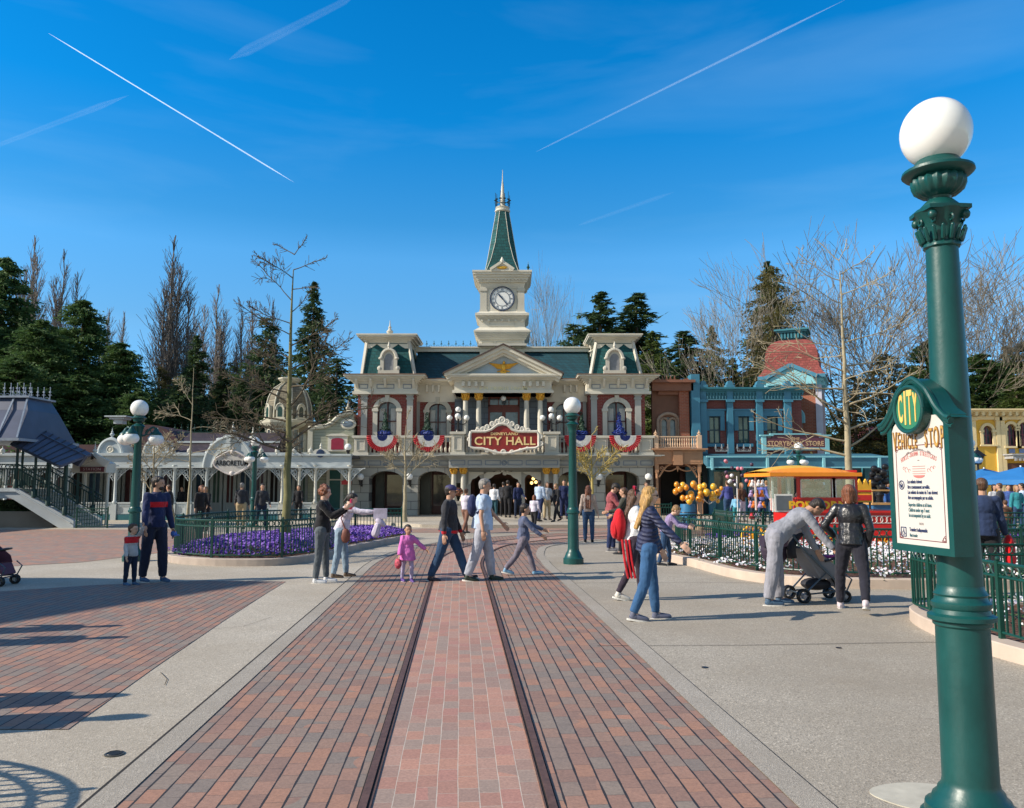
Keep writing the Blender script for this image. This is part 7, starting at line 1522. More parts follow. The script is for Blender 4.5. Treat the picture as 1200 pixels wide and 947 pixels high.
    if not far:
        mb=MB()
        for s in (-1,1): mb.ell(hv(.345,s*.135,.02),(hh*.03,hh*.05,hh*.025),8,6,HM); mb.cpt(hv(.355,s*.07,.11),hv(.335,s*.21,.115),hh*.017,hh*.014,6)
        mb.build('eyes',eyem,t,smooth=True); mb=MB(); mb.cpt(hv(.375,.07,-.225),hv(.375,-.07,-.225),hh*.018,hh*.018,6); mb.build('mouth',mat('lips',(.36,.11,.09),.5),t,smooth=True)
    # --- trousers ---
    if legs_m:
        mb=MB(); mb.ell(Pv+up*.015*H,(.072*H*f_,.096*H*f_**.7,.072*H),n,10,RM); mb.cyl(Pv-up*.01*H,Pv+up*.06*H,.07*H*f_,.066*H*f_,16)
        for i,s in ((0,1),(1,-1)):
            en=J['an',i] if not shorts else J['kn',i].lerp(J['an',i],.1); wd=legs2 or 1.0
            mb.cpt(J['hip',i],J['kn',i],.060*H*f_**.5,.040*H*wd,12)
            mb.tube([J['kn',i]-(J['an',i]-J['kn',i])*.08,J['kn',i].lerp(en,.4),en+V3(0,0,.012*H)],[.041*H*wd,.040*H*wd,.031*H*wd],12)
        link(remesh(mb,vox,.015 if not far else .014,3),'trousers',legs_m,t)
    # --- shoes ---
    for i,s in ((0,1),(1,-1)):
        fp=R(legs[i][2]); fd=V3(math.cos(fp),0,math.sin(fp)); fu=V3(-math.sin(fp),0,math.cos(fp)); an=J['an',i]; M=Matrix((fd,V3(0,1,0),fu)).transposed(); sz=H*(1+.15*kid)
        mb=MB(); b=an-fu*ank*.45
        mb.ell(b+fd*.012*sz,(.042*sz,.025*sz,.026*sz),10,8,M); mb.cpt(b+fd*.03*sz,b+fd*.098*sz-fu*.008*sz,.025*sz,.020*sz,10); mb.cpt(an+fu*.004*sz,b,.025*sz,.025*sz,10); o=mb.build('shoe',shoe or mat('shoe_black',(.02,.02,.022),.5),t,smooth=True)
        if not far:
            mb=MB(); P=[]; 
            for q in range(16): a_=2*PI*q/16; P.append((.038*sz+.083*sz*math.cos(a_)*(1.0),(.029+.004*math.cos(a_))*sz*math.sin(a_)))
            vs=[tuple(b+fd*p[0]+V3(0,1,0)*p[1]-fu*.030*sz) for p in P]+[tuple(b+fd*p[0]+V3(0,1,0)*p[1]*.96-fu*.017*sz) for p in P]; mb.add(vs,[tuple(range(15,-1,-1)),tuple(range(16,32))]+[(q,(q+1)%16,(q+1)%16+16,q+16) for q in range(16)]); mb.build('sole',mat('sole_white',(.62,.60,.56),.7),o)
    # --- top ---
    if top:
        mb=MB(); pf=puff; mb.ell(Pv+up*tor*.74,(.068*H*f_*pf,.088*H*f_**.6*pf,.105*H),n,10,RM); mb.ell(Pv+up*tor*.38,(.066*H*f_*pf,.082*H*f_**.7*pf,.10*H),n,10,RM)
        b0=Pv-up*(hem*H)-fw*.004*H; mb.tube([b0,Pv+up*.03*H,Pv+up*.10*H],[.083*H*f_*pf*(1+coat*.55),.080*H*f_*pf*(1+coat*.2),.073*H*f_*pf],16)
        mb.cpt(cx_-up*.035*H,cx_+up*.0,.046*H,.040*H,10)
        for i,s in ((0,1),(1,-1)):
            mb.cpt(cx_-up*.03*H+side*s*.04*H,J['sh',i],.040*H*pf,.036*H*pf,10)
            if sleeve!='none':
                sh,el,wr=J['sh',i],J['el',i],J['wr',i]
                if sleeve=='long': mb.cpt(sh,el,.038*H*pf,.031*H*pf,12); mb.tube([el-(wr-el)*.05,el.lerp(wr,.5),wr],[.033*H*pf,.030*H*pf,.024*H*pf],12)
                else: mb.tube([sh-(el-sh)*.1,sh,sh.lerp(el,.7)],[.036*H,.044*H,.036*H],12)
        pr=None
        if top2: pr=lambda c,z=top2: ((c[:,2]>Pv.z+z[0]*H)&(c[:,2]<Pv.z+z[1]*H)&(c[:,0]>z[3]*H)&(np.abs(c[:,1])<z[4]*H)) if len(z)>3 else ((c[:,2]>Pv.z+z[0]*H)&(c[:,2]<Pv.z+z[1]*H))
        link(remesh(mb,vox,.017 if not far else .014,3),'top',top,t,pr,top2[2] if top2 else None)
    # --- hair / hat ---
    hm=HR[hair]
    if hs!='none':
        mb=MB(); mb.ell(hv(-.10,0,.16),(hh*.42,hh*.385,hh*.40),n,10,HM); mb.ell(hv(-.18,0,-.02),(hh*.30,hh*.35,hh*.34),n,10,HM); mb.ell(hv(.10,0,.36),(hh*.26,hh*.27,hh*.15),10,8,HM)
        if hs=='long':
            mb.cpt(hv(-.22,.0,.0),hv(-.36,0,-.5),hh*.33,hh*.27,12); q=hv(-.36,0,-.3)+V3(-.05*H,0,0)
            for s in (-1,0,1): mb.cpt(hv(-.12,s*.25,-.1),q+V3(-.012*H,s*hh*.24,-hairlen*H),hh*.22,hh*.12,10)
        if hs=='bob':
            for s in (-1,1): mb.cpt(hv(-.05,s*.28,.1),hv(-.06,s*.30,-.45),hh*.17,hh*.15,10)
            mb.cpt(hv(-.25,0,0),hv(-.26,0,-.45),hh*.27,hh*.22,10)
        if hs=='curly':
            rr=random.Random(5)
            for q in range(42):
                a_=rr.uniform(-2.4,2.4)+PI; b_=rr.uniform(-.5,1.4); mb.ell(hv(-.10+.42*math.cos(a_)*math.cos(b_),.40*math.sin(a_)*math.cos(b_),.12+.44*math.sin(b_)),hh*rr.uniform(.09,.17),8,6)
        if hs=='bun': mb.ell(hv(-.50,0,.25),hh*.17,10,8)
        if hs=='pony': mb.cpt(hv(-.45,0,.2),hv(-.6,0,-.5),hh*.13,hh*.08,10)
        link(remesh(mb,vox*.8,.012 if hs in('curly','long','bob') else .006,2),'hair',hm,t)
    if extra: extra(t,J,hv,H)
    J['t']=t; return J
def worn(J,name,label,cat,mb,m,smooth=True):
    o=mb.build(name,m,None,smooth=smooth); o.location=J['t'].location; o.rotation_euler=J['t'].rotation_euler; return tag(o,label,cat)
F_=fabric
def cap(col,beard=None,glasses=False):
    def ex(t,J,hv,H):
        hh=J['hh'];HM=J['HM']; mb=MB(); mb.ell(hv(-.03,0,.24),(hh*.47,hh*.385,hh*.32),14,8,HM); mb.ell(hv(.48,0,.20),(hh*.24,hh*.26,hh*.035),12,6,HM@Matrix.Rotation(.15,3,'Y')); mb.build('cap',col,t,smooth=True)
        if glasses: spec(t,J,hv,H)
    return ex
def spec(t,J,hv,H):
    hh=J['hh']; mb=MB()
    for s in (-1,1): 
        c=[hv(.395,s*(.14+.085*math.cos(a)),.01+.065*math.sin(a)) for a in [2*PI*k/10 for k in range(11)]]; mb.tube(c,hh*.016,4,cap=False); mb.tube([hv(.38,s*.22,.03),hv(.0,s*.37,.03)],hh*.013,4)
    mb.tube([hv(.41,-.055,.02),hv(.41,.055,.02)],hh*.014,4); mb.build('glasses',black,t)
def shades(t,J,hv,H):
    hh=J['hh']; mb=MB()
    for s in (-1,1): mb.ell(hv(.36,s*.14,.02),(hh*.06,hh*.10,hh*.07),8,6,J['HM']); mb.tube([hv(.36,s*.24,.03),hv(.0,s*.37,.03)],hh*.015,4)
    mb.build('sunglasses',black,t,smooth=True)
navyf=F_('navy',(.014,.022,.075)); jeans=F_('denim',(.025,.06,.13)); jeansd=F_('dark_denim',(.012,.022,.05)); greyj=F_('grey_jeans',(.085,.10,.115)); blackf=F_('black',(.014,.014,.017)); greyf=F_('tracksuit_grey',(.25,.26,.30)); charc=F_('charcoal',(.035,.037,.045)); whitef=F_('white',(.72,.72,.74)); redf=F_('red',(.50,.015,.025)); skyf=F_('pale_blue',(.42,.52,.68)); pinkf=F_('magenta',(.62,.16,.48)); khaki=F_('khaki',(.38,.29,.17)); maroonf=F_('maroon_plaid',(.30,.075,.085)); lil=F_('lilac_white',(.60,.56,.66)); beigef=F_('beige_jacket',(.42,.33,.28)); greyb=F_('grey_blue',(.10,.12,.20)); orangef=F_('orange',(.60,.20,.04)); tealf=F_('teal',(.03,.22,.26)); brownf=F_('brown',(.12,.06,.035)); purplef=F_('purple',(.16,.08,.22)); paleg=F_('pale_grey',(.42,.43,.46)); ltrack=F_('light_trousers',(.36,.38,.45))
shw=mat('shoe_white',(.62,.63,.66),.5,.05); shb=mat('shoe_blue',(.03,.09,.20),.5,.2); shg=mat('shoe_black_green',(.015,.03,.02),.5); shp=mat('shoe_purple',(.09,.04,.22)); shbr=mat('boot_brown',(.09,.06,.04),.8); shgrey=mat('shoe_grey_blue',(.10,.11,.17),.6)
leather=mat('black_leather',(.014,.014,.018),.36,.25,6,bump=.02,coat=.12); puffer=NT('navy_puffer'); _s=puffer.node('ShaderNodeSeparateXYZ',{0:puffer.tc}); _w=puffer.math('PINGPONG',puffer.math('ADD',puffer.math('DIVIDE',_s.outputs[2],.05),puffer.math('MULTIPLY',puffer.math('ABSOLUTE',_s.outputs[1]),6.0)),.5); puffer.col(puffer.ramp(puffer.noise(6),[(.3,(.012,.018,.06)),(.7,(.022,.03,.085))])); puffer.set(Roughness=.6); puffer.bump(_w,.03,.9); puffer=puffer.m
# man in navy sweater with red band
def sw_ex(t,J,hv,H):
    hh=J['hh']; mb=MB(); mb.ell(hv(.20,0,-.30),(hh*.19,hh*.24,hh*.18),10,8,J['HM']); mb.build('beard',HR['dark'],t,smooth=True)
A=person(179,682,1.83,-38,'bearded man in a navy sweater with a red chest band holding a toddler',navyf,F_('dark_navy_trousers',(.015,.02,.045)),'dark','m','short',legs=((10,6,0),(-8,2,0)),arms=((3,10,8),(20,14,10)),head=(38,0),top2=(.175,.225,redf,.0,.092),shoe=shb,extra=sw_ex,legs2=1.15)
B_=person(152,686,1.02,-30,'toddler in a pale grey and red sweater holding the hand of the man in navy',paleg,jeansd,'brown','l','short',kid=1,arms=((125,-14,10),(10,12,20)),head=(25,0),shoe=shb,top2=(.20,.30,redf,-.3,.4),fat=1.15)
mb=MB(); p=A['wr',0]+A['hd',0]*.10; mb.ell(p,(.07,.05,.06),10,8); mb.ell(p+Vector((.09,0,-.02)),(.07,.05,.012),10,6); worn(A,'cap','small blue cap held in the hand of the man in the navy sweater','cap',mb,mat('cap_blue',(.07,.16,.5),.7))
# woman with curly hair and phone
W1=person(376,683,1.66,0,'woman with curly auburn hair and black top taking a picture with a pink phone',blackf,greyj,'auburn','l','curly',legs=((6,3,0),(-4,2,0)),arms=((38,6,84),(42,6,80)),head=(0,3),shoe=shw,legs2=.95,inward=(14,14))
mb=MB(); p=(W1['wr',0]+W1['wr',1])/2+Vector((.09,0,.05)); mb.box(p.x-.01,p.y-.06,p.z-.06,p.x+.012,p.y+.06,p.z+.12); mb.ell(p+Vector((0,-.07,0)),(.045,.03,.05),8,6); worn(W1,'phone','bright pink phone held up by the curly-haired woman','phone',mb,mat('pink_case',(.75,.04,.14),.4),False)
W2=person(396,683,1.56,4,'woman in a white jacket and pale jeans reaching both arms forward',lil,F_('pale_jeans',(.22,.30,.38)),'dark','l','pony',legs=((10,6,0),(-6,4,0)),arms=((72,4,22),(78,8,12)),lean=16,head=(0,12),shoe=shbr,loc=(G(391,681)[0],G(391,677)[1]))
mb=MB(); p=W2['wr',1]+Vector((.1,0,-.02)); mb.box(p.x-.1,p.y-.03,p.z-.1,p.x+.14,p.y+.03,p.z+.08); mb.ell(p+Vector((.02,0,-.16)),(.12,.05,.06),10,6,Matrix.Rotation(.7,3,'Y')); mb.cpt(p+Vector((-.02,0,-.22)),p+Vector((-.06,0,-.36)),.06,.075,8); worn(W2,'soft_toy','pale lilac soft toy dangling from the hands of the woman in the white jacket','toy',mb,mat('toy_lilac',(.55,.50,.62),.8,.3,8))
mb=MB(); mb.ell(W2['P']+Vector((.1,-.14,-.06)),(.09,.05,.13),10,8); mb.tube([W2['P']+Vector((.1,-.14,.05)),W2['P']+Vector((.02,-.16,.25)),W2['chest']+Vector((0,-.02,.02))],.012,5); worn(W2,'shoulder_bag','brown-red shoulder bag on the hip of the woman in the white jacket','bag',mb,mat('bag_brown',(.20,.07,.05),.6))
# girl in pink coat, man in black
Mn=person(525,681,1.72,-14,'man in a black zip jacket, purple cap and glasses striding across the tracks',charc,jeans,'dark','m','short',legs=((24,6,14),(-17,6,-6)),arms=((8,8,14),(-4,14,10)),head=(10,2),shoe=mat('shoe_dark_red',(.03,.02,.03),.5),extra=cap(mat('cap_purple',(.04,.035,.12),.7),glasses=True),legs2=1.15,fat=1.08,hem=.01,top2=(-.04,.006,redf))
Gl=person(477,682,.98,-62,'small girl in a puffy magenta coat and lilac leggings beside the man in black',pinkf,F_('lilac_leggings',(.40,.36,.55)),'dark','m','short',kid=1,legs=((16,20,-10),(-10,2,0)),arms=((30,38,10),(6,16,15)),shoe=shp,hem=.10,coat=.5,puff=1.3,head=(-5,0),legs2=.9)
mb=MB(); p=Gl['wr',1]+Vector((0,-.02,-.14)); mb.ell(p,(.08,.06,.09),10,8); worn(Gl,'toy_bag','small red patterned bag hanging by the side of the girl in magenta','bag',mb,mat('bag_red_pattern',(.45,.06,.10),.7,.7,25))
Mt=person(565,681,1.80,2,'grey-haired man in a pale blue t-shirt and light trousers striding over the right rail',skyf,ltrack,'grey','m','short',legs=((15,8,0),(-14,6,-8)),arms=((30,8,14),(-8,10,16)),sleeve='short',shoe=shg,fat=1.15,legs2=1.2,hem=.02,head=(-8,4))
mb=MB(); mb.ell(Mt['chest']-Mt['fw']*.19-Mt['up']*.18,(.09,.13,.2),12,8); mb.tube([Mt['chest']+Vector((-.06,-.1,.03)),Mt['chest']+Vector((.06,-.13,-.04)),Mt['chest']+Vector((.02,-.17,-.18)),Mt['chest']+Vector((-.12,-.13,-.3))],.018,6); mb.tube([Mt['chest']+Vector((-.06,.1,.03)),Mt['chest']+Vector((.06,.13,-.04)),Mt['chest']+Vector((.02,.17,-.18)),Mt['chest']+Vector((-.12,.13,-.3))],.018,6); worn(Mt,'backpack','small navy backpack on the man in the pale blue t-shirt','backpack',mb,F_('pack_navy',(.02,.03,.09)))
By=person(613,673,1.36,4,'boy in a grey-blue sweater walking with one arm stretched out ahead',greyb,F_('mauve_grey_trousers',(.17,.15,.19)),'dark','m','short',kid=.5,legs=((24,8,6),(-26,12,-12)),arms=((55,6,14),(40,8,14)),shoe=mat('shoe_sky',(.16,.33,.5),.5),head=(0,4),loc=(G(613,673)[0],G(613,674)[1]))
# middle distance, right of track
person(690,636,1.66,80,'woman with long hair in a beige jacket standing just behind the middle lamp post',beigef,jeans,'auburn','l','long',legs=((3,2,0),(-3,2,0)),shoe=F_('black',(0,0,0)),arms=((6,12,10),(2,12,8)),far=False)
person(717,646,1.74,-10,'man in a maroon checked jacket and cap looking down at his hands',maroonf,F_('navy_trousers',(.018,.03,.09)),'dark','m','short',arms=((35,6,60),(35,6,60)),head=(0,28),extra=cap(mat('cap_black',(.03,.025,.02))),shoe=mat('shoe_greyb',(.15,.15,.17)),fat=1.1)
person(733,650,1.62,170,'person in a dark olive jacket and black trousers half hidden by the long-haired girls',F_('olive_dark',(.05,.05,.04)),blackf,'brown','m','short',legs=((12,8,0),(-12,8,-5)),arms=((30,6,50),(20,8,40)))
GB=person(758,724,1.66,-2,'woman with long blond hair, sunglasses, navy quilted jacket and rolled blue jeans',puffer,F_('bright_denim',(.035,.10,.22)),'blond','l','long',legs=((9,5,2),(-9,12,-8)),arms=((14,8,12),(38,18,8)),shoe=shgrey,hem=.02,head=(4,2),extra=shades,hairlen=.20,loc=(G(760,726)[0],G(760,727)[1]))
def bow(t,J,hv,H):
    mb=MB(); hh=J['hh']
    for s in (-1,1): mb.ell(hv(.06,s*.16,.60),(hh*.08,hh*.17,hh*.13),10,6,J['HM']); mb.ell(hv(-.04,s*.30,.60),(hh*.05,hh*.17,hh*.17),10,6,J['HM'])
    mb.ell(hv(.06,0,.58),hh*.08,8,6); mb.ring(hv(-.02,0,.1),hh*.40,hh*.03,'x',16,5,0,PI); mb.build('headband_bow',mat('sequin_red',(.35,.01,.03),.3,.6,40),t,smooth=True)
GR_=person(744,703,1.62,0,'girl with long brown hair and a red bow headband walking beside the blond woman',whitef,F_('dark_plum_leggings',(.035,.025,.04)),'brown','l','long',legs=((12,8,4),(-12,14,-14)),arms=((10,8,14),(14,8,30)),shoe=mat('shoe_offwhite',(.58,.55,.5)),extra=bow,hairlen=.16,legs2=.85,head=(0,-3))
mb=MB(); c=GR_['chest']-GR_['fw']*.22-GR_['up']*.26; mb.ell(c,(.10,.15,.24),14,10); mb.ell(c+Vector((-.07,0,-.06)),(.06,.12,.14),12,8); worn(GR_,'backpack','bright red backpack worn by the girl with the bow headband','backpack',mb,F_('pack_red',(.52,.012,.02)))
mb=MB(); 
for q in (0,.05,.1): mb.tube([c+Vector((.02+q,-.15,-.2)),c+Vector((.05+q,-.17,-.5)),c+Vector((.10+q,-.15,-.75))],.018,6)
worn(GR_,'jacket_tied','red jacket sleeves hanging down beside the leg of the girl with the bow','jacket',mb,redf)
person(790,655,1.32,-12,'boy in a patterned lilac jacket leaning forward by the corner of the white flower bed',F_('patterned_lilac',(.26,.20,.36)),jeans,'sandy','l','short',kid=.5,lean=22,arms=((45,6,40),(40,8,40)),legs=((14,14,0),(-8,8,0)),head=(-10,25),loc=(3.15,16.9))
# man bending over pushchair
BM=person(906,708,1.80,-4,'man in a grey tracksuit bending deep over the dark pushchair',greyf,F_('track_trousers',(.27,.27,.31)),'dark','m','short',lean=52,legs=((6,4,0),(-8,2,0)),arms=((20,6,10),(32,10,6)),head=(0,34),shoe=mat('shoe_navy_white',(.05,.10,.17),.5),legs2=1.25,hem=.0,loc=(G(908,708)[0],G(908,709)[1]))
LW_=person(997,715,1.70,62,'woman with a red-brown bob and black leather jacket seen from behind, hand on hip',leather,F_('black_jeans',(.018,.018,.028)),'auburn','l','bob',legs=((14,6,0),(-26,10,-14)),arms=((-14,34,62),(-4,16,24)),shoe=mat('shoe_pinkwhite',(.55,.48,.52)),fat=1.1,hem=.01,abd=10,inward=(60,30),loc=(G(998,715)[0],G(998,716)[1]))
MR=person(1152,700,1.78,60,'man in a navy jacket seen past the near lamp post, behind the green fence',F_('ink_jacket',(.02,.035,.085)),blackf,'brown','m','short',loc=(WX(1152,600,12.4),12.4),fat=1.15,arms=((10,12,20),(10,10,15)),hem=.03)
mb=MB(); p=MR['wr',1]+Vector((.0,-.04,-.22)); mb.ell(p,(.15,.08,.22),12,8); mb.ell(p+Vector((.02,0,-.14)),(.19,.09,.12),12,8); worn(MR,'red_bag','bright red bag hanging beside the man in the navy jacket at the fence','bag',mb,F_('bag_bright_red',(.62,.01,.015)))
# people just outside the view whose shadows fall into it
for i,(x,y,h,fc,l) in enumerate(((-6.85,8.35,1.75,10,'man in a black coat walking in from beyond the edge, the farther one'),(-7.1,9.1,1.65,20,'woman in a red coat walking in from beyond the edge'),(-5.3,5.35,1.75,0,'man in a grey jacket walking in from beyond the edge, the nearer one'),(-5.6,5.95,1.68,10,'woman in a teal coat walking in from beyond the edge'),(-5.5,4.55,1.5,0,'youth in a purple top walking in from beyond the edge'))):
    person(0,0,h,fc,l,[blackf,redf,greyf,tealf,purplef][i],jeans,'dark','m','short',loc=(x,y),far=True,legs=((18,6,0),(-18,8,-8)),arms=((20,10,15),(-15,10,15)),group='walkers beyond the edge')
# ---- distant people ----
def fp(u,Y,H,face,lab,top,leg,hair='dark',hs='short',**k):
    kw=dict(far=True,group='people around the square',loc=(WX(u,585,Y),Y),z0=.13 if Y>31.4 and u>470 else 0); kw.update(k)
    return person(0,0,H,face,lab,top,leg,hair,'m',hs,**kw)
WK=((20,8,0),(-20,10,-8)); ST=((3,2,0),(-3,2,0))
FPL=[(198,31,1.72,170,'man in black with a red backpack strap just right of the bearded man',blackf,khaki,'brown','short',WK),
(235,29,1.66,-40,'woman in a long black coat beside the purple flower bed fence, nearer of the pair',blackf,blackf,'auburn','bob',ST),
(241,29.6,1.62,-100,'fair-haired woman in a dark coat standing beside the woman in the long black coat',blackf,blackf,'sandy','bob',ST),
(213,39.5,1.6,-90,'dark-clothed person leaning on the colonnade parapet',blackf,blackf,'dark','short',ST),
(237,40,1.75,-90,'dark figure behind the pair in coats under the colonnade',charc,blackf,'dark','short',ST),
(283,31,1.76,100,'man in a dark jacket and khaki trousers left of the small lamp post',charc,khaki,'grey','short',ST),
(307,31.5,1.76,-60,'man in dark clothes walking right of the small lamp post',charc,jeansd,'dark','short',WK),
(350,38,1.66,-90,'woman in dark clothes under the colonnade right of the tall bare tree',blackf,blackf,'brown','bob',ST),
(546,28,1.58,60,'woman with grey hair and a navy backpack walking away behind the men',lil,F_('rust_trousers',(.2,.1,.07)),'brown','bun',WK),
(579,36.2,1.6,80,'person with a white top entering the town hall door',whitef,F_('dim_teal',(.02,.07,.09)),'dark','short',ST),
(595,38.6,1.78,75,'tall dark figure in the town hall doorway, left of the pair',blackf,blackf,'dark','short',ST),
(607,37.6,1.68,-70,'dark figure in the town hall doorway, right of the pair',navyf,jeansd,'dark','short',ST),
(590,39.6,1.7,90,'dark figure deepest inside the town hall doorway',charc,blackf,'dark','short',ST),
(626,29.5,1.34,70,'small girl in a pale lilac coat walking towards the town hall',lil,blackf,'auburn','bob',WK),
(632,34,1.78,60,'man in a pale blue shirt walking behind the small girl in lilac',skyf,navyf,'dark','short',WK),
(641,35.8,1.66,-60,'person in a pale grey coat left of the woman in black by the porch steps',paleg,khaki,'brown','bob',ST),
(652,34.2,1.64,-140,'woman in black with fair hair by the porch steps',blackf,blackf,'sandy','bob',WK),
(661,37,1.78,-90,'man in dark blue at the right porch arch',navyf,navyf,'dark','short',ST),
(667,37.4,1.7,-80,'man in dark clothes half hidden by the middle lamp post at the porch',charc,blackf,'brown','short',ST),
(757,38,1.68,-60,'person in a dark jacket at the brown shop entrance behind the blond woman',charc,jeansd,'brown','short',ST),
(853,34,1.74,100,'man in a purple-navy jacket with a pale bag before the turquoise shop',F_('indigo_jacket',(.05,.06,.22)),jeans,'brown','short',ST),
(862,33,1.15,90,'small child in a light blue top before the turquoise shop',F_('light_blue',(.2,.45,.65)),tealf,'dark','short',ST),
(869,34,1.64,-60,'woman in brown with fair hair before the turquoise shop',brownf,lil,'sandy','bob',ST),
(893,34.5,1.7,-100,'woman in a blue and violet coat beside the orange toy rack',F_('violet_blue',(.12,.14,.42)),jeans,'dark','bob',ST),
(899,35,1.74,90,'man in a dark blue jacket just left of the popcorn wagon',F_('dusk_blue',(.04,.07,.16)),jeans,'sandy','short',ST),
(884,36,1.7,-90,'dark-clothed person behind the orange toy rack',charc,jeansd,'dark','short',ST),
(905,36,1.72,-80,'person in a beige jacket seen through the popcorn wagon side',beigef,blackf,'dark','short',ST),
(1165,29,1.7,-80,'woman in a pale top and dark vest under the blue parasols',paleg,blackf,'dark','bob',ST),
(1173,28,1.74,150,'man in a dark grey jacket under the blue parasols',charc,jeansd,'brown','short',ST),
(1182,30,1.7,-100,'person in blue with folded arms under the blue parasols',F_('mid_blue',(.05,.1,.3)),blackf,'dark','short',ST),
(1191,27,1.68,-80,'woman in a teal top beside the edge of the view under the parasols',tealf,jeans,'sandy','bob',ST),
(1199,28,1.74,160,'man in light blue at the right edge of the view',skyf,jeans,'dark','short',ST),
(1160,24,1.0,-80,'child in a bright pink hat near the man in the navy jacket',pinkf,jeans,'dark','none',ST),
(1178,23,1.25,80,'bald man in a brown jumper seated low by the far fence',brownf,charc,'brown','short',ST),
(1021,30,1.7,-90,'dark-clothed person between the leather-jacket woman and the notice panel',charc,jeansd,'dark','short',ST),
(1040,32,1.7,-60,'person in blue beside the notice panel',F_('royal_blue',(.03,.1,.3)),jeans,'brown','bob',ST)]
for i,(u,Y,H,fc,lab,tp,lg_,hr,hs,lgp) in enumerate(FPL):
    a=((12+3*(i%4),10,14+9*(i%3)),(-6+5*(i%3),10,12+6*(i%5)))
    fp(u,Y,H,fc,lab,tp,lg_,hr,hs,legs=lgp,arms=a)
# ================= PUSHCHAIRS =================
def stroller(loc,rz,lab,hood=mat('stroller_black',(.02,.02,.026),.7,.2,8),frame=mat('stroller_frame',(.09,.12,.15),.35,.1,4,metal=.6),s=1.0,open_=True,accent=None,recl=0):
    t=thing('pushchair',lab,'pushchair',(loc[0],loc[1],0),rz); t.scale=(s,)*3
    for x in (-.32,.30):
        for y in (-.22,.22):
            r_=.085 if x>0 else .10; mb=MB(); mb.ring((x,y-.02,r_),r_-.018,.02,'y',18,7); mb.ring((x,y+.025,r_),r_-.018,.02,'y',18,7); w_=mb.build('wheel',black,t,smooth=True); mb=MB(); mb.cyl((x,y-.035,r_),(x,y+.04,r_),.028,n=10)
            for k in range(5): a=2*PI*k/5; mb.bar((x,y,r_),(x+(r_-.02)*math.cos(a),y,r_+(r_-.02)*math.sin(a)),.014)
            mb.build('hub',mat('wheel_grey',(.3,.31,.34),.4,metal=.3),w_)
    mb=MB()
    for y in (-.24,.24):
        mb.tube([(-.32,y*.9,.11),(.02,y,.42),(-.34,y,.78),(-.52,y,1.02)],.014,8); mb.tube([(.30,y*.9,.10),(.16,y,.30),(-.20,y,.66)],.014,8); mb.tube([(-.30,y*.9,.12),(.26,y*.9,.16)],.012,8); mb.tube([(.30,y*.9,.1),(.40,y,.32),(.30,y,.4)],.012,8)
    mb.tube([(-.52,-.24,1.02),(-.55,0,1.04),(-.52,.24,1.02)],.018,8); mb.tube([(-.3,-.22,.12),(-.3,.22,.12)],.012,6); mb.tube([(.28,-.22,.14),(.28,.22,.14)],.012,6); mb.build('frame',frame,t,smooth=True)
    mb=MB(); mb.add([(-.30,-.2,.78),(-.30,.2,.78),(-.02,.2,.36),(-.02,-.2,.36),(.24,.2,.38),(.24,-.2,.38),(.34,.18,.20),(.34,-.18,.20)],[(0,1,2,3),(3,2,4,5),(5,4,6,7)]); o=mb.build('seat',accent or hood,t); o.modifiers.new('s','SOLIDIFY').thickness=.04
    for y in (-.21,.21): mb=MB(); mb.add([(-.30,y,.78),(-.02,y,.36),(.24,y,.38),(.20,y,.5),(-.1,y,.74)],[(0,1,2,3,4)]); o=mb.build('side_panel',accent or hood,t); o.modifiers.new('s','SOLIDIFY').thickness=.012
    mb=MB(); n=8; vs=[]
    for i in range(n+1):
        a=R(200-105*i/n) ; cx_,cz_=-.18,.72
        for y in (-.23,-.16,0,.16,.23): q=1.0 if abs(y)<.2 else .82; vs.append((cx_+.30*math.cos(a)*q,y,cz_+.32*math.sin(a)*q+.0))
    mb.add(vs,[(5*i+j,5*i+j+1,5*i+j+6,5*i+j+5) for i in range(n) for j in range(4)]); o=mb.build('hood',hood,t,smooth=True); o.modifiers.new('s','SOLIDIFY').thickness=.012
    mb=MB(); mb.ell((-.02,0,.24),(.22,.17,.09),12,8); mb.build('basket',hood,t,smooth=True)
    mb=MB(); mb.tube([(.02,-.22,.58),(.22,-.2,.62),(.26,0,.63),(.22,.2,.62),(.02,.22,.58)],.018,8); mb.build('bumper_bar',black,t,smooth=True); return t
SX,SY=G(958,704); stroller((SX,SY),R(8),'dark pushchair with a grey panel between the bending man and the woman in leather',accent=mat('stroller_grey',(.22,.22,.24),.7,.1,6),s=1.0)
mb=MB(); mb.ell((0,0,0),(.20,.14,.22),14,10); mb.box(-.18,-.13,.05,.18,.13,.2); o=mb.build('changing_bag',mat('bag_dark_purple',(.03,.018,.04),.7,.2,6)); o.location=(SX-.60,SY-.02,.72); tag(o,'large dark purple bag hanging from the pushchair handle','bag')
mb=MB(); mb.tube([(SX-.7,SY-.1,.9),(SX-.58,SY-.1,1.03),(SX-.46,SY-.1,.9)],.012,5)
tag(mb.build('bag_strap',black,None),'dark strap looped over the pushchair handle','strap')
bb=person(0,0,.80,8,'toddler in purple sleeves sitting in the dark pushchair with one arm out',F_('violet_sleeve',(.28,.05,.24)),charc,'brown','l','short',kid=1,legs=((80,55,0),(80,60,0)),arms=((85,6,10),(95,14,4)),lean=-14,loc=(SX+.05,SY-.04),z0=.18,head=(0,10))
SX2,SY2=G(-12,686); stroller((SX2,SY2),R(0),'pushchair with a grey frame and plum lining cut by the left edge of the view',accent=mat('stroller_pink',(.12,.04,.07),.7,.3,6),s=.95)
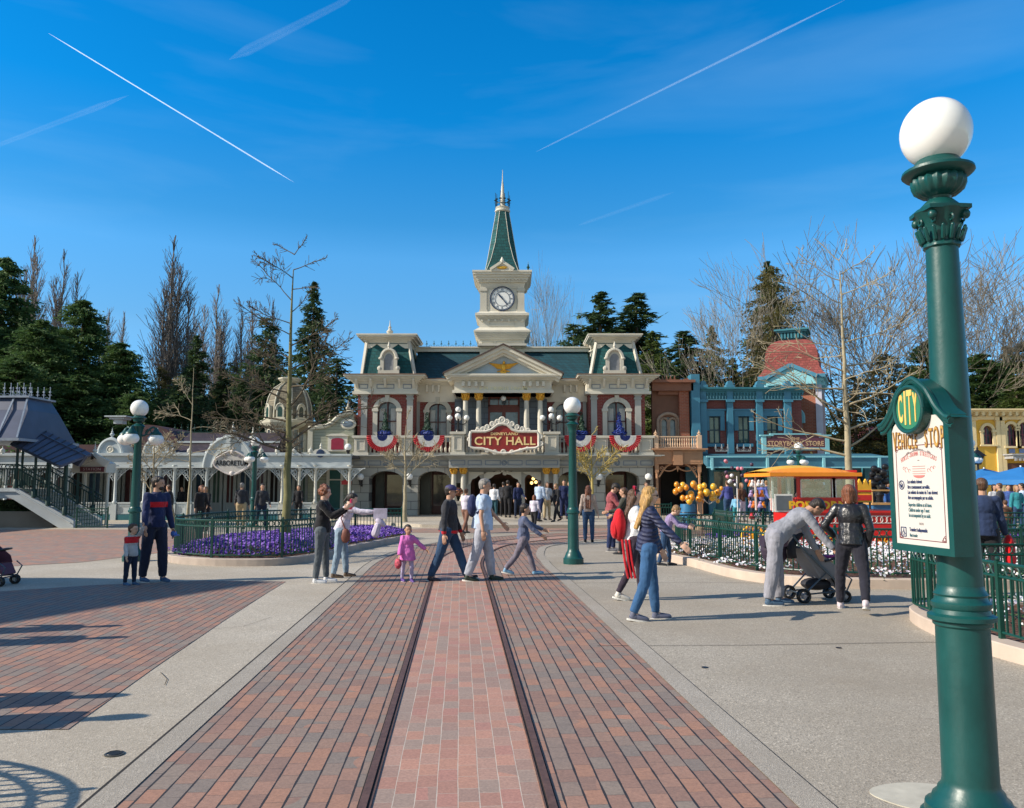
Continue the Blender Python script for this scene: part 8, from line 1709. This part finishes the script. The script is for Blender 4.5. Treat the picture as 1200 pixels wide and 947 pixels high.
# ================= POPCORN WAGON =================
PY=19.9; p=FP(PY); pr=mat('wagon_red',(.62,.012,.012),.35,.06,3,coat=.3); pyel=mat('wagon_yellow',(.85,.48,.02),.4,.06,3); pwh=mat('wagon_white',(.75,.74,.70),.4)
wg=thing('popcorn_wagon','red glass-sided popcorn wagon with an orange and yellow canopy and yellow wheels','food cart'); D=1.5
xA,xB,xC=p.x(888,580),p.x(936,580),p.x(1003,580); zw=p.z
ftop=p.z(553)
mb=MB(); mb.box(xB-.15,PY,zw(628),xC+1.05,PY+D,zw(599.5)); mb.box(xB-.2,PY-.05,zw(601),xC+1.1,PY+D+.05,zw(598.5)); mb.box(xB-.1,PY+.04,zw(640),xC+1.0,PY+D-.04,zw(628)); mb.build('lower_body',pr,wg)
mb=MB(); mb.box(xB-.05,PY-.03,zw(599),xC+.03,PY+D,zw(584)); mb.box(xB-.1,PY-.06,zw(585),xC+.08,PY+D,zw(583)); mb.build('counter',pr,wg)
text('POPCORN',.25,pyel,wg,(p.x(958,592),PY-.035,zw(592.3)),sx=1.12,bold=.012,spacing=1.1,ext=.006)
mb=MB()
for i in range(10): x=xB+.05+i*.25; mb.ring((x,PY-.01,zw(609)),.085,.008,'y',14,4); mb.ring((x+.14,PY-.01,zw(609)),.085,.008,'y',14,4)
mb.box(xB-.1,PY-.012,zw(613.5),xC+1.0,PY-.002,zw(613)); mb.box(xB-.1,PY-.012,zw(605),xC+1.0,PY-.002,zw(604.4)); mb.build('scroll_ornament',pwh,wg)
mb=MB()
for (a,c) in ((938,976),(979,1002)):
    x0,x1=p.x(a,575),p.x(c,575)
    for bx_ in ((x0-.07,zw(584),x0,zw(560)),(x1,zw(584),x1+.07,zw(560)),(x0,zw(561.3),x1,zw(560))): mb.box(bx_[0],PY,bx_[1],bx_[2],PY+.08,bx_[3])
    for bx_ in ((x0-.07,zw(584),x0,zw(560)),(x1,zw(584),x1+.07,zw(560))): mb.box(bx_[0],PY+D-.1,bx_[1],bx_[2],PY+D,bx_[3])
mb.box(xB-.06,PY,zw(560),xC+.05,PY+D,zw(551)); mb.build('window_posts',pr,wg)
mb=MB()
for (a,c) in ((938,976),(979,1002)):
    x0,x1=p.x(a,575),p.x(c,575); t_=.025
    for bx_ in ((x0,zw(584),x0+t_,zw(561.3)),(x1-t_,zw(584),x1,zw(561.3)),(x0,zw(562),x1,zw(561.3)),(x0,zw(584),x1,zw(583.3))): mb.box(bx_[0],PY-.012,bx_[1],bx_[2],PY-.001,bx_[3])
mb.build('window_frames',pwh,wg)
gt=NT('clear_glass'); gt.n.remove(gt.b); g1=gt.node('ShaderNodeBsdfTransparent',{'Color':(.86,.92,.92,1)}); g2=gt.node('ShaderNodeBsdfGlossy',{'Roughness':.05,'Color':(.8,.85,.9,1)}); ms=gt.node('ShaderNodeMixShader',{0:.16}); gt.l.new(g1.outputs[0],ms.inputs[1]); gt.l.new(g2.outputs[0],ms.inputs[2]); gt.l.new(ms.outputs[0],gt.out.inputs[0]); gt=gt.m
for (a,c) in ((938,976),(979,1002)): mb=MB(); mb.box(p.x(a,575),PY+.02,zw(584),p.x(c,575),PY+.025,zw(561)); mb.build('glass',gt,wg)
mb=MB(); mb.box(xA+.25,PY+.02,zw(584),xB-.1,PY+.025,zw(557)); mb.build('glass',gt,wg)
mb=MB(); rng=random.Random(3)
for i in range(520): mb.ell((rng.uniform(xB+.1,p.x(976,575)-.05),PY+rng.uniform(.08,.5),zw(584)+rng.uniform(0,.12)+.08*rng.random()),rng.uniform(.02,.034),6,4)
mb.build('popcorn',mat('popcorn_white',(.80,.76,.62),.8,.15,30),wg)
mb=MB(); mb.box(p.x(950,570),PY+.5,zw(584),p.x(972,570),PY+.9,zw(566)); mb.lathe(p.x(955,570),PY+.45,[(.12,zw(572)),(.16,zw(568)),(.15,zw(565)),(.05,zw(564))],12); mb.lathe(p.x(967,570),PY+.45,[(.12,zw(572)),(.16,zw(568)),(.15,zw(565)),(.05,zw(564))],12); mb.build('kettle',mat('kettle_steel',(.5,.5,.5),.35,.1,5,metal=.7),wg)
mb=MB()
for u in (906,925): mb.bar((p.x(u,570),PY+.05,zw(600)),(p.x(u,570),PY+.05,zw(553)),.04); mb.bar((p.x(u,570),PY+D-.05,zw(600)),(p.x(u,570),PY+D-.05,zw(553)),.04)
mb.box(p.x(908,585),PY,zw(600),p.x(929,585),PY+.04,zw(579)); mb.build('side_posts',pwh,wg)
mb=MB(); mb.box(p.x(909.5,585),PY-.02,zw(598),p.x(927.5,585),PY-.001,zw(581)); mb.build('menu_board',mat('menu_grey',(.12,.14,.16)),wg)
# canopy
ca,cb=p.x(897,555),p.x(1003,555); zc0,zc1=zw(555),zw(545.5); mb=MB(); y0,y1=PY-.35,PY+D+.35; n=14; vs=[]
for i in range(n+1):
    q=i/n; x=ca+(cb-ca)*q; hz=(math.sin(PI*min(1,q*1.05+.02))**.5)
    vs+=[(x,y0,zc0+.02+ .06*(1-hz)*0),(x,y0+.28,zc0+(zc1-zc0)*.62*hz+.02),(x,(y0+y1)/2,zc0+(zc1-zc0)*hz+.02),(x,y1-.28,zc0+(zc1-zc0)*.62*hz+.02),(x,y1,zc0+.02)]
mb.cur=0
for i in range(n):
    for j in range(4): mb.f.append((5*i+j,5*i+j+1,5*i+j+6,5*i+j+5)); mb.mi.append(0 if j in(1,2) else 1)
mb.v=vs; mb.cur=1; mb.box(ca+.0,y0,zc0-.07,cb,y1,zc0+.018); mb.build('canopy',[pyel,mat('canopy_orange',(.85,.27,.015),.5,.08,3)],wg)
mb=MB(); mb.box(p.x(928,550),y0+.15,zw(558),cb-.1,y1-.15,zc0-.075); mb.build('canopy_skirt',pr,wg)
for u in (965,905):
    xw=p.x(u,632); 
    for yy in (PY-.1,PY+D+.1):
        mb=MB(); rw=.31; mb.ring((xw,yy,rw),rw-.03,.032,'y',28,7); w_=mb.build('wheel',pyel,wg,smooth=True); mb=MB(); mb.cyl((xw,yy-.06,rw),(xw,yy+.06,rw),.06,n=12)
        for k in range(12): a=2*PI*k/12; mb.bar((xw,yy,rw),(xw+(rw-.03)*math.cos(a),yy,rw+(rw-.03)*math.sin(a)),.026)
        mb.build('spokes',pyel,w_)
xw=p.x(1033,632)
for yy in (PY-.1,PY+D+.1):
    mb=MB(); mb.ring((xw,yy,.24),.21,.03,'y',24,6); w_=mb.build('wheel',mat('wheel_red',(.5,.03,.02),.4),wg,smooth=True); mb=MB(); 
    for k in range(10): a=2*PI*k/10; mb.bar((xw,yy,.24),(xw+.21*math.cos(a),yy,.24+.21*math.sin(a)),.022)
    mb.build('spokes',pyel,w_)
# ================= BALLOONS AND STALL GOODS =================
by=mat('balloon_amber',(.70,.28,.02),.22,.12,2,coat=.4); byl=mat('balloon_gold',(.74,.42,.03),.22,.12,2,coat=.4)
YBn=30; q=FP(YBn)
for cu,n,lab,sd in ((806,16,'bunch of amber balloons on the side of the dark shop doorway',1),(831,22,'bunch of golden balloons in front of the turquoise shop corner',2)):
    t=thing('balloon_bunch',lab,'balloons',(q.x(cu,578),YBn,0),group='yellow balloon bunches'); rng=random.Random(sd)
    for i in range(n):
        x,y,z=rng.uniform(-.42,.42),rng.uniform(-.3,.3),q.z(578)+rng.uniform(-.32,.36); r_=rng.uniform(.075,.13); mb=MB(); mb.ell((x,y,z),(r_,r_,r_*1.12),14,10); mb.lathe(x,y,[(.02,z-r_*1.2),(.03,z-r_*1.16),(.015,z-r_*1.1)],6); mb.build('balloon',by if rng.random()<.5 else byl,t,smooth=True)
    mb=MB(); 
    for i in range(5): mb.bar((0,0,.95),(rng.uniform(-.3,.3),rng.uniform(-.2,.2),q.z(585)),.008)
    mb.build('strings',white,t)
t=thing('balloon_post','pale wooden post holding the yellow balloon strings','post',(q.x(821,600),YBn+.1,0)); mb=MB(); mb.lathe(0,0,[(.2,0),(.2,.1),(.09,.18),(.08,.95),(.11,1.0),(.11,1.05)],10); mb.build('post',mat('post_tan',(.42,.30,.2)),t,smooth=True)
t=thing('blue_barrel','blue barrel below the amber balloons','barrel',(q.x(808,595),YBn+.3,0)); mb=MB(); mb.lathe(0,0,[(.26,0),(.30,.3),(.31,.5),(.29,.8),(.27,.95)],16); mb.build('body',mat('barrel_blue',(.03,.16,.32),.4),t,smooth=True); mb=MB(); [mb.ring((0,0,z_),.305,.014,'z',20,5) for z_ in (.25,.65)]; mb.build('hoops',black,t)
YT2=33.5; q=FP(YT2); t=thing('toy_rack','tall rack of orange and white soft toys left of the popcorn wagon','display rack',(q.x(887,590),YT2,0)); rng=random.Random(9)
mb=MB(); mb.cyl((0,0,0),(0,0,1.95),.03,n=8); mb.lathe(0,0,[(.3,0),(.3,.05),(.04,.08)],12); 
for z_ in (.55,1.0,1.45,1.85): mb.ring((0,0,z_),.25,.012,'z',14,4); mb.bar((-.25,0,z_),(.25,0,z_),.012)
mb.build('frame',black,t)
cols_=[mat('toy_orange',(.75,.24,.02),.8),mat('toy_white',(.7,.68,.66),.8),mat('toy_red',(.5,.03,.05),.8),mat('toy_orange2',(.65,.16,.02),.8),mat('toy_lilac2',(.4,.3,.55),.8)]
for z_ in (.38,.82,1.26,1.68):
    for k in range(6):
        a=2*PI*k/6+z_; x,y=.25*math.cos(a),.2*math.sin(a); mb=MB(); mb.ell((x,y,z_),(.085,.07,.10),8,6); mb.ell((x,y-.03,z_+.13),(.06,.06,.06),8,6)
        for s in (-1,1): mb.ell((x+s*.08,y,z_-.05),(.03,.03,.06),6,5)
        mb.build('soft_toy',cols_[rng.randrange(5)],t,smooth=True)
# small goods hanging in front of the wagon end
t=thing('balloon_cloud','cluster of pink and white small balloons over the left end of the popcorn wagon','balloons',(p.x(903,555)+.0,PY+3.0,0)); rng=random.Random(12)
for i in range(16): mb=MB(); x,y,z=rng.uniform(-.3,.45),rng.uniform(-.2,.2),2.2+rng.uniform(-.55,.15); mb.ell((x,y,z),.055,10,8); mb.build('balloon',[mat('bal_pink',(.6,.2,.25),.3),pwh,mat('bal_dark',(.06,.03,.06),.3)][i%3],t,smooth=True)
mb=MB(); mb.cyl((0,0,0),(0,0,1.9),.015,n=6); mb.build('pole',white,t)
# ornate dark post-clock, crown-shaped orange display and blue counter near the notice panel
YO=29; q=FP(YO); t=thing('ornate_post','tall ornate black cast-iron post with lumpy scrolls beside the notice panel','post',(q.x(1031,580),YO,0)); mb=MB(); mb.lathe(0,0,[(.3,0),(.3,.2),(.15,.4),(.1,1.2),(.16,1.3),(.1,1.4)],12)
for i in range(14): a=i*2.4; mb.ell((.22*math.cos(a),.16*math.sin(a),1.45+i*.065),(.14,.12,.12),8,6)
mb.ring((-.28,0,1.75),.14,.04,'y',12,6); mb.ring((.28,0,1.85),.14,.04,'y',12,6); mb.build('casting',black,t,smooth=True)
q=FP(24); t=thing('crown_display','orange and yellow crown-shaped stall display behind the woman in leather','display',(q.x(1011,560),24,0)); mb=MB(); x_=.24; mb.prism([(-x_,1.15),(x_,1.15),(x_,1.8),(.17,1.62),(.09,1.83),(0,1.65),(-.09,1.83),(-.17,1.62),(-x_,1.8)],0,.1); mb.build('panel',mat('display_yellow',(.8,.42,.03),.5),t); mb=MB(); mb.box(-x_,-.02,1.2,x_,-.001,1.36); mb.box(-x_,-.02,1.45,x_,-.001,1.5); mb.build('red_bands',pr,t); mb=MB(); mb.cyl((-.2,.05,0),(-.2,.05,1.15),.03); mb.cyl((.2,.05,0),(.2,.05,1.15),.03); mb.build('legs',black,t)
q=FP(27); t=thing('goods_counter','blue counter with a wooden top beside the notice panel','counter',(q.x(1041,590),27,0)); mb=MB(); mb.box(-.5,0,0,.5,.6,1.0); mb.build('cabinet',mat('counter_blue',(.03,.12,.26),.5),t); mb=MB(); mb.box(-.55,-.05,1.0,.55,.65,1.06); mb.box(-.5,.02,1.45,.5,.3,1.5); mb.cyl((-.45,.15,1.06),(-.45,.15,1.5),.02); mb.cyl((.45,.15,1.06),(.45,.15,1.5),.02); mb.build('top_shelf',mat('oak_shelf',(.5,.28,.1),.6),t)
# split parts that hold clearly separate pieces into one object per piece
def split_parts(names):
    for o in [x for x in bpy.data.objects if x.type=='MESH' and x.name.split('.')[0] in names and x.parent]:
        me=o.data; nv=len(me.vertices)
        if nv==0 or nv>12000: continue
        par=list(range(nv))
        def fd(a):
            while par[a]!=a: par[a]=par[par[a]]; a=par[a]
            return a
        for e in me.edges:
            a,b=fd(e.vertices[0]),fd(e.vertices[1])
            if a!=b: par[a]=b
        isl={}
        for i in range(nv): isl.setdefault(fd(i),[]).append(i)
        K=list(isl)
        if len(K)<2 or len(K)>700: continue
        co=[v.co.copy() for v in me.vertices]; bb=[]
        for k in K:
            xs=[co[i] for i in isl[k]]; bb.append([min(p[j] for p in xs)-.03 for j in range(3)]+[max(p[j] for p in xs)+.03 for j in range(3)])
        g=list(range(len(K)))
        def fg(a):
            while g[a]!=a: g[a]=g[g[a]]; a=g[a]
            return a
        for a in range(len(K)):
            for b in range(a+1,len(K)):
                if all(bb[a][j]<=bb[b][j+3] and bb[b][j]<=bb[a][j+3] for j in range(3)): g[fg(a)]=fg(b)
        cl={}
        for a in range(len(K)): cl.setdefault(fg(a),set()).update(isl[K[a]])
        if len(cl)<2 or len(cl)>90: continue
        kids=list(o.children); new=[]
        for vs in cl.values():
            mp={}; V=[];Fs=[];MI=[];SM=[]
            for p in me.polygons:
                if p.vertices[0] in vs:
                    f_=[]
                    for i in p.vertices:
                        if i not in mp: mp[i]=len(V); V.append(co[i])
                        f_.append(mp[i])
                    Fs.append(f_); MI.append(p.material_index); SM.append(p.use_smooth)
            m2=bpy.data.meshes.new(me.name); m2.from_pydata(V,[],Fs)
            for mt_ in me.materials: m2.materials.append(mt_)
            m2.polygons.foreach_set('material_index',MI); m2.polygons.foreach_set('use_smooth',SM); new.append(m2)
        nm=o.name.split('.')[0]; o.data=new[0]; o2s=[o]
        for m2 in new[1:]:
            o2=bpy.data.objects.new(nm,m2); C.objects.link(o2); o2.parent=o.parent; o2.location=o.location; o2.rotation_euler=o.rotation_euler; o2s.append(o2)
split_parts({'brick_wall','portico_wall','ground_wall','pilaster','tower_pilasters','stringer','parapet','parapet_base','column_pedestal','scroll_bracket','hip_trim','finial','finials','corner_finial','pilasters','corner_posts','awning_cresting','side_posts','glass','wall','roof','frieze_panels','door_frame','ridge_cresting','fascia','sign_bracket','window_posts','window_frames','bracket','post','corner_posts','legs','roof_cresting','blue_panels','gutter','dark_panel','window','kerb','lacework','pictograms'})
for o in bpy.data.objects:
    l=o.get('label')
    if l and (len(l.split())>16 or len(l.split())<4): print('LABEL',len(l.split()),l)
# ================= WORLD, SUN, CAMERA =================
SAZ=R(14); SEL=R(32)   # sun comes from the left, a little from the camera side
w=bpy.data.worlds.new('World'); sc.world=w; w.use_nodes=True; nt=w.node_tree; N=nt.nodes; Lk=nt.links; bg=N['Background']
sky=N.new('ShaderNodeTexSky'); sky.sky_type='NISHITA'; sky.sun_disc=False; sky.sun_elevation=SEL
# light travels towards (+cos,+sin); the sun stands at the opposite azimuth
sdir=Vector((-math.cos(SAZ),-math.sin(SAZ),math.tan(SEL))).normalized()
sky.sun_rotation=math.atan2(sdir.x,sdir.y); sky.air_density=1.0; sky.dust_density=.25; sky.ozone_density=2.6; sky.altitude=100
hs=N.new('ShaderNodeHueSaturation'); hs.inputs['Saturation'].default_value=SKY_SAT; hs.inputs['Value'].default_value=1.0; hs.inputs['Hue'].default_value=.5; gm=N.new('ShaderNodeMix'); gm.data_type='RGBA'; gm.blend_type='MULTIPLY'; gm.inputs[0].default_value=1
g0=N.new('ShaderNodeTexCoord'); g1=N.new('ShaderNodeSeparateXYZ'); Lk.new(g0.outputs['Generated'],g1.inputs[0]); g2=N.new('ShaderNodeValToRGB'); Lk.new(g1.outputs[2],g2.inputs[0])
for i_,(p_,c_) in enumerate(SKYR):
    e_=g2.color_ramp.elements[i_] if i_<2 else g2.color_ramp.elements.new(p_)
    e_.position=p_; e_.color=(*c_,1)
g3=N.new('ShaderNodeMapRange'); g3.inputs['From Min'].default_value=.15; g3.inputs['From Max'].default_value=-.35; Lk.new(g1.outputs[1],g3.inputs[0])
g4=N.new('ShaderNodeMix'); g4.data_type='RGBA'; Lk.new(g3.outputs[0],g4.inputs[0]); Lk.new(g2.outputs[0],g4.inputs[6]); g4.inputs[7].default_value=(.80,.76,.66,1)  # warmer tint on unseen sky behind the camera, added to neutralise ambient light
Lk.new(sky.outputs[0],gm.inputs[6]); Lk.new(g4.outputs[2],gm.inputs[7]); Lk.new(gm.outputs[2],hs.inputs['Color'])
# thin cirrus wisps
tc=N.new('ShaderNodeTexCoord'); mp=N.new('ShaderNodeMapping'); mp.inputs['Scale'].default_value=(1.2,1.2,7); mp.inputs['Rotation'].default_value=(0,.12,0); Lk.new(tc.outputs['Generated'],mp.inputs[0])
nz=N.new('ShaderNodeTexNoise'); nz.inputs['Scale'].default_value=2.1; nz.inputs['Detail'].default_value=6; nz.inputs['Distortion'].default_value=.4; Lk.new(mp.outputs[0],nz.inputs['Vector'])
cr=N.new('ShaderNodeValToRGB'); cr.color_ramp.elements[0].position=.48; cr.color_ramp.elements[0].color=(0,0,0,1); cr.color_ramp.elements[1].position=.8; cr.color_ramp.elements[1].color=(.11,.11,.11,1); Lk.new(nz.outputs[0],cr.inputs[0])
mx=N.new('ShaderNodeMix'); mx.data_type='RGBA'; Lk.new(cr.outputs[0],mx.inputs[0]); Lk.new(hs.outputs[0],mx.inputs[6]); mx.inputs[7].default_value=(2.6,4.0,5.2,1)
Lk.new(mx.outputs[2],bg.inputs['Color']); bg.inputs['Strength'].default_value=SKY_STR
sl=bpy.data.lights.new('sun','SUN'); sl.energy=SUN_STR; sl.angle=R(.5); sl.color=(1,.90,.76); so=bpy.data.objects.new('sun',sl); C.objects.link(so)
so.rotation_euler=(-sdir).to_track_quat('-Z','Y').to_euler()
cam=bpy.data.cameras.new('camera'); co=bpy.data.objects.new('camera',cam); C.objects.link(co); co.location=(0,0,CH); co.rotation_euler=(PI/2+PITCH,0,0)
cam.sensor_width=36; cam.lens=36*F/1200; cam.clip_start=.1; cam.clip_end=60000; sc.camera=co
sc.view_settings.view_transform='Standard'; sc.view_settings.look='None'; sc.view_settings.gamma=1; sc.view_settings.exposure=EXPO
sc.cycles.max_bounces=6; sc.cycles.transparent_max_bounces=24; sc.cycles.sample_clamp_indirect=6
# ================= CONTRAILS =================
def contrail(p,q,w0,w1,alpha,lab,Z=2600,soft=1.0,brk=.5):
    def sk(u,v):
        a=u-600;b=473.5-v; d=Vector((a,F*cp-b*sp,F*sp+b*cp)); return Vector((0,0,CH))+d*((Z-CH)/d.z)
    A,B=sk(*p),sk(*q); n=40
    t=NT('vapour_%d'%int(p[0])); t.n.remove(t.b); tr=t.node('ShaderNodeBsdfTransparent'); df=t.node('ShaderNodeBsdfTranslucent',{'Color':(.95,.95,.95,1)}); d2=t.node('ShaderNodeBsdfDiffuse',{'Color':(.95,.95,.95,1)}); ad=t.node('ShaderNodeAddShader'); t.l.new(df.outputs[0],ad.inputs[0]); t.l.new(d2.outputs[0],ad.inputs[1])
    lw=t.node('ShaderNodeLayerWeight',{'Blend':.5}); nz=t.noise(.0022,5,.6)
    fac=t.math('MULTIPLY',t.math('MULTIPLY',t.math('POWER',t.math('SUBTRACT',1.0,lw.outputs['Facing'],clamp=True),1.6*soft),alpha),t.math('ADD',t.math('MULTIPLY',nz,brk*2),1-brk),clamp=True)
    s=t.node('ShaderNodeSeparateXYZ',{0:t.node('ShaderNodeTexCoord').outputs['Generated']})
    ms=t.node('ShaderNodeMixShader',{0:fac}); t.l.new(tr.outputs[0],ms.inputs[1]); t.l.new(ad.outputs[0],ms.inputs[2]); t.l.new(ms.outputs[0],t.out.inputs[0])
    mb=MB(); pts=[A.lerp(B,i/n) for i in range(n+1)]; rs=[]
    for i,pt in enumerate(pts):
        f_=i/n; wpx=(w0+(w1-w0)*f_)*min(1,(1-f_)*6+.05)*min(1,f_*12+.15); rs.append(max(.5,wpx*pt.length/F/2))
    mb.tube(pts,rs,12,cap=False); o=mb.build('contrail',t.m,None,smooth=True); tag(o,lab,'contrail',kind='thing'); return o
contrail((57,39),(345,214),1.1,2.0,.33,'thin crisp white contrail slanting down across the clear sky')
contrail((415,-4),(268,70),7,12,.05,'short fuzzy contrail at the top edge of the sky',soft=1.5,brk=.8)
contrail((-20,177),(150,112),4,7,.08,'soft contrail low at the side of the sky above the evergreens',soft=1.4,brk=.5)
contrail((628,178),(990,0),1.8,3.2,.10,'long faint straight contrail above the clock tower spire',soft=1.3)
contrail((678,264),(790,225),4,6,.02,'very faint short contrail to the side of the spire, below the long one',soft=1.5)
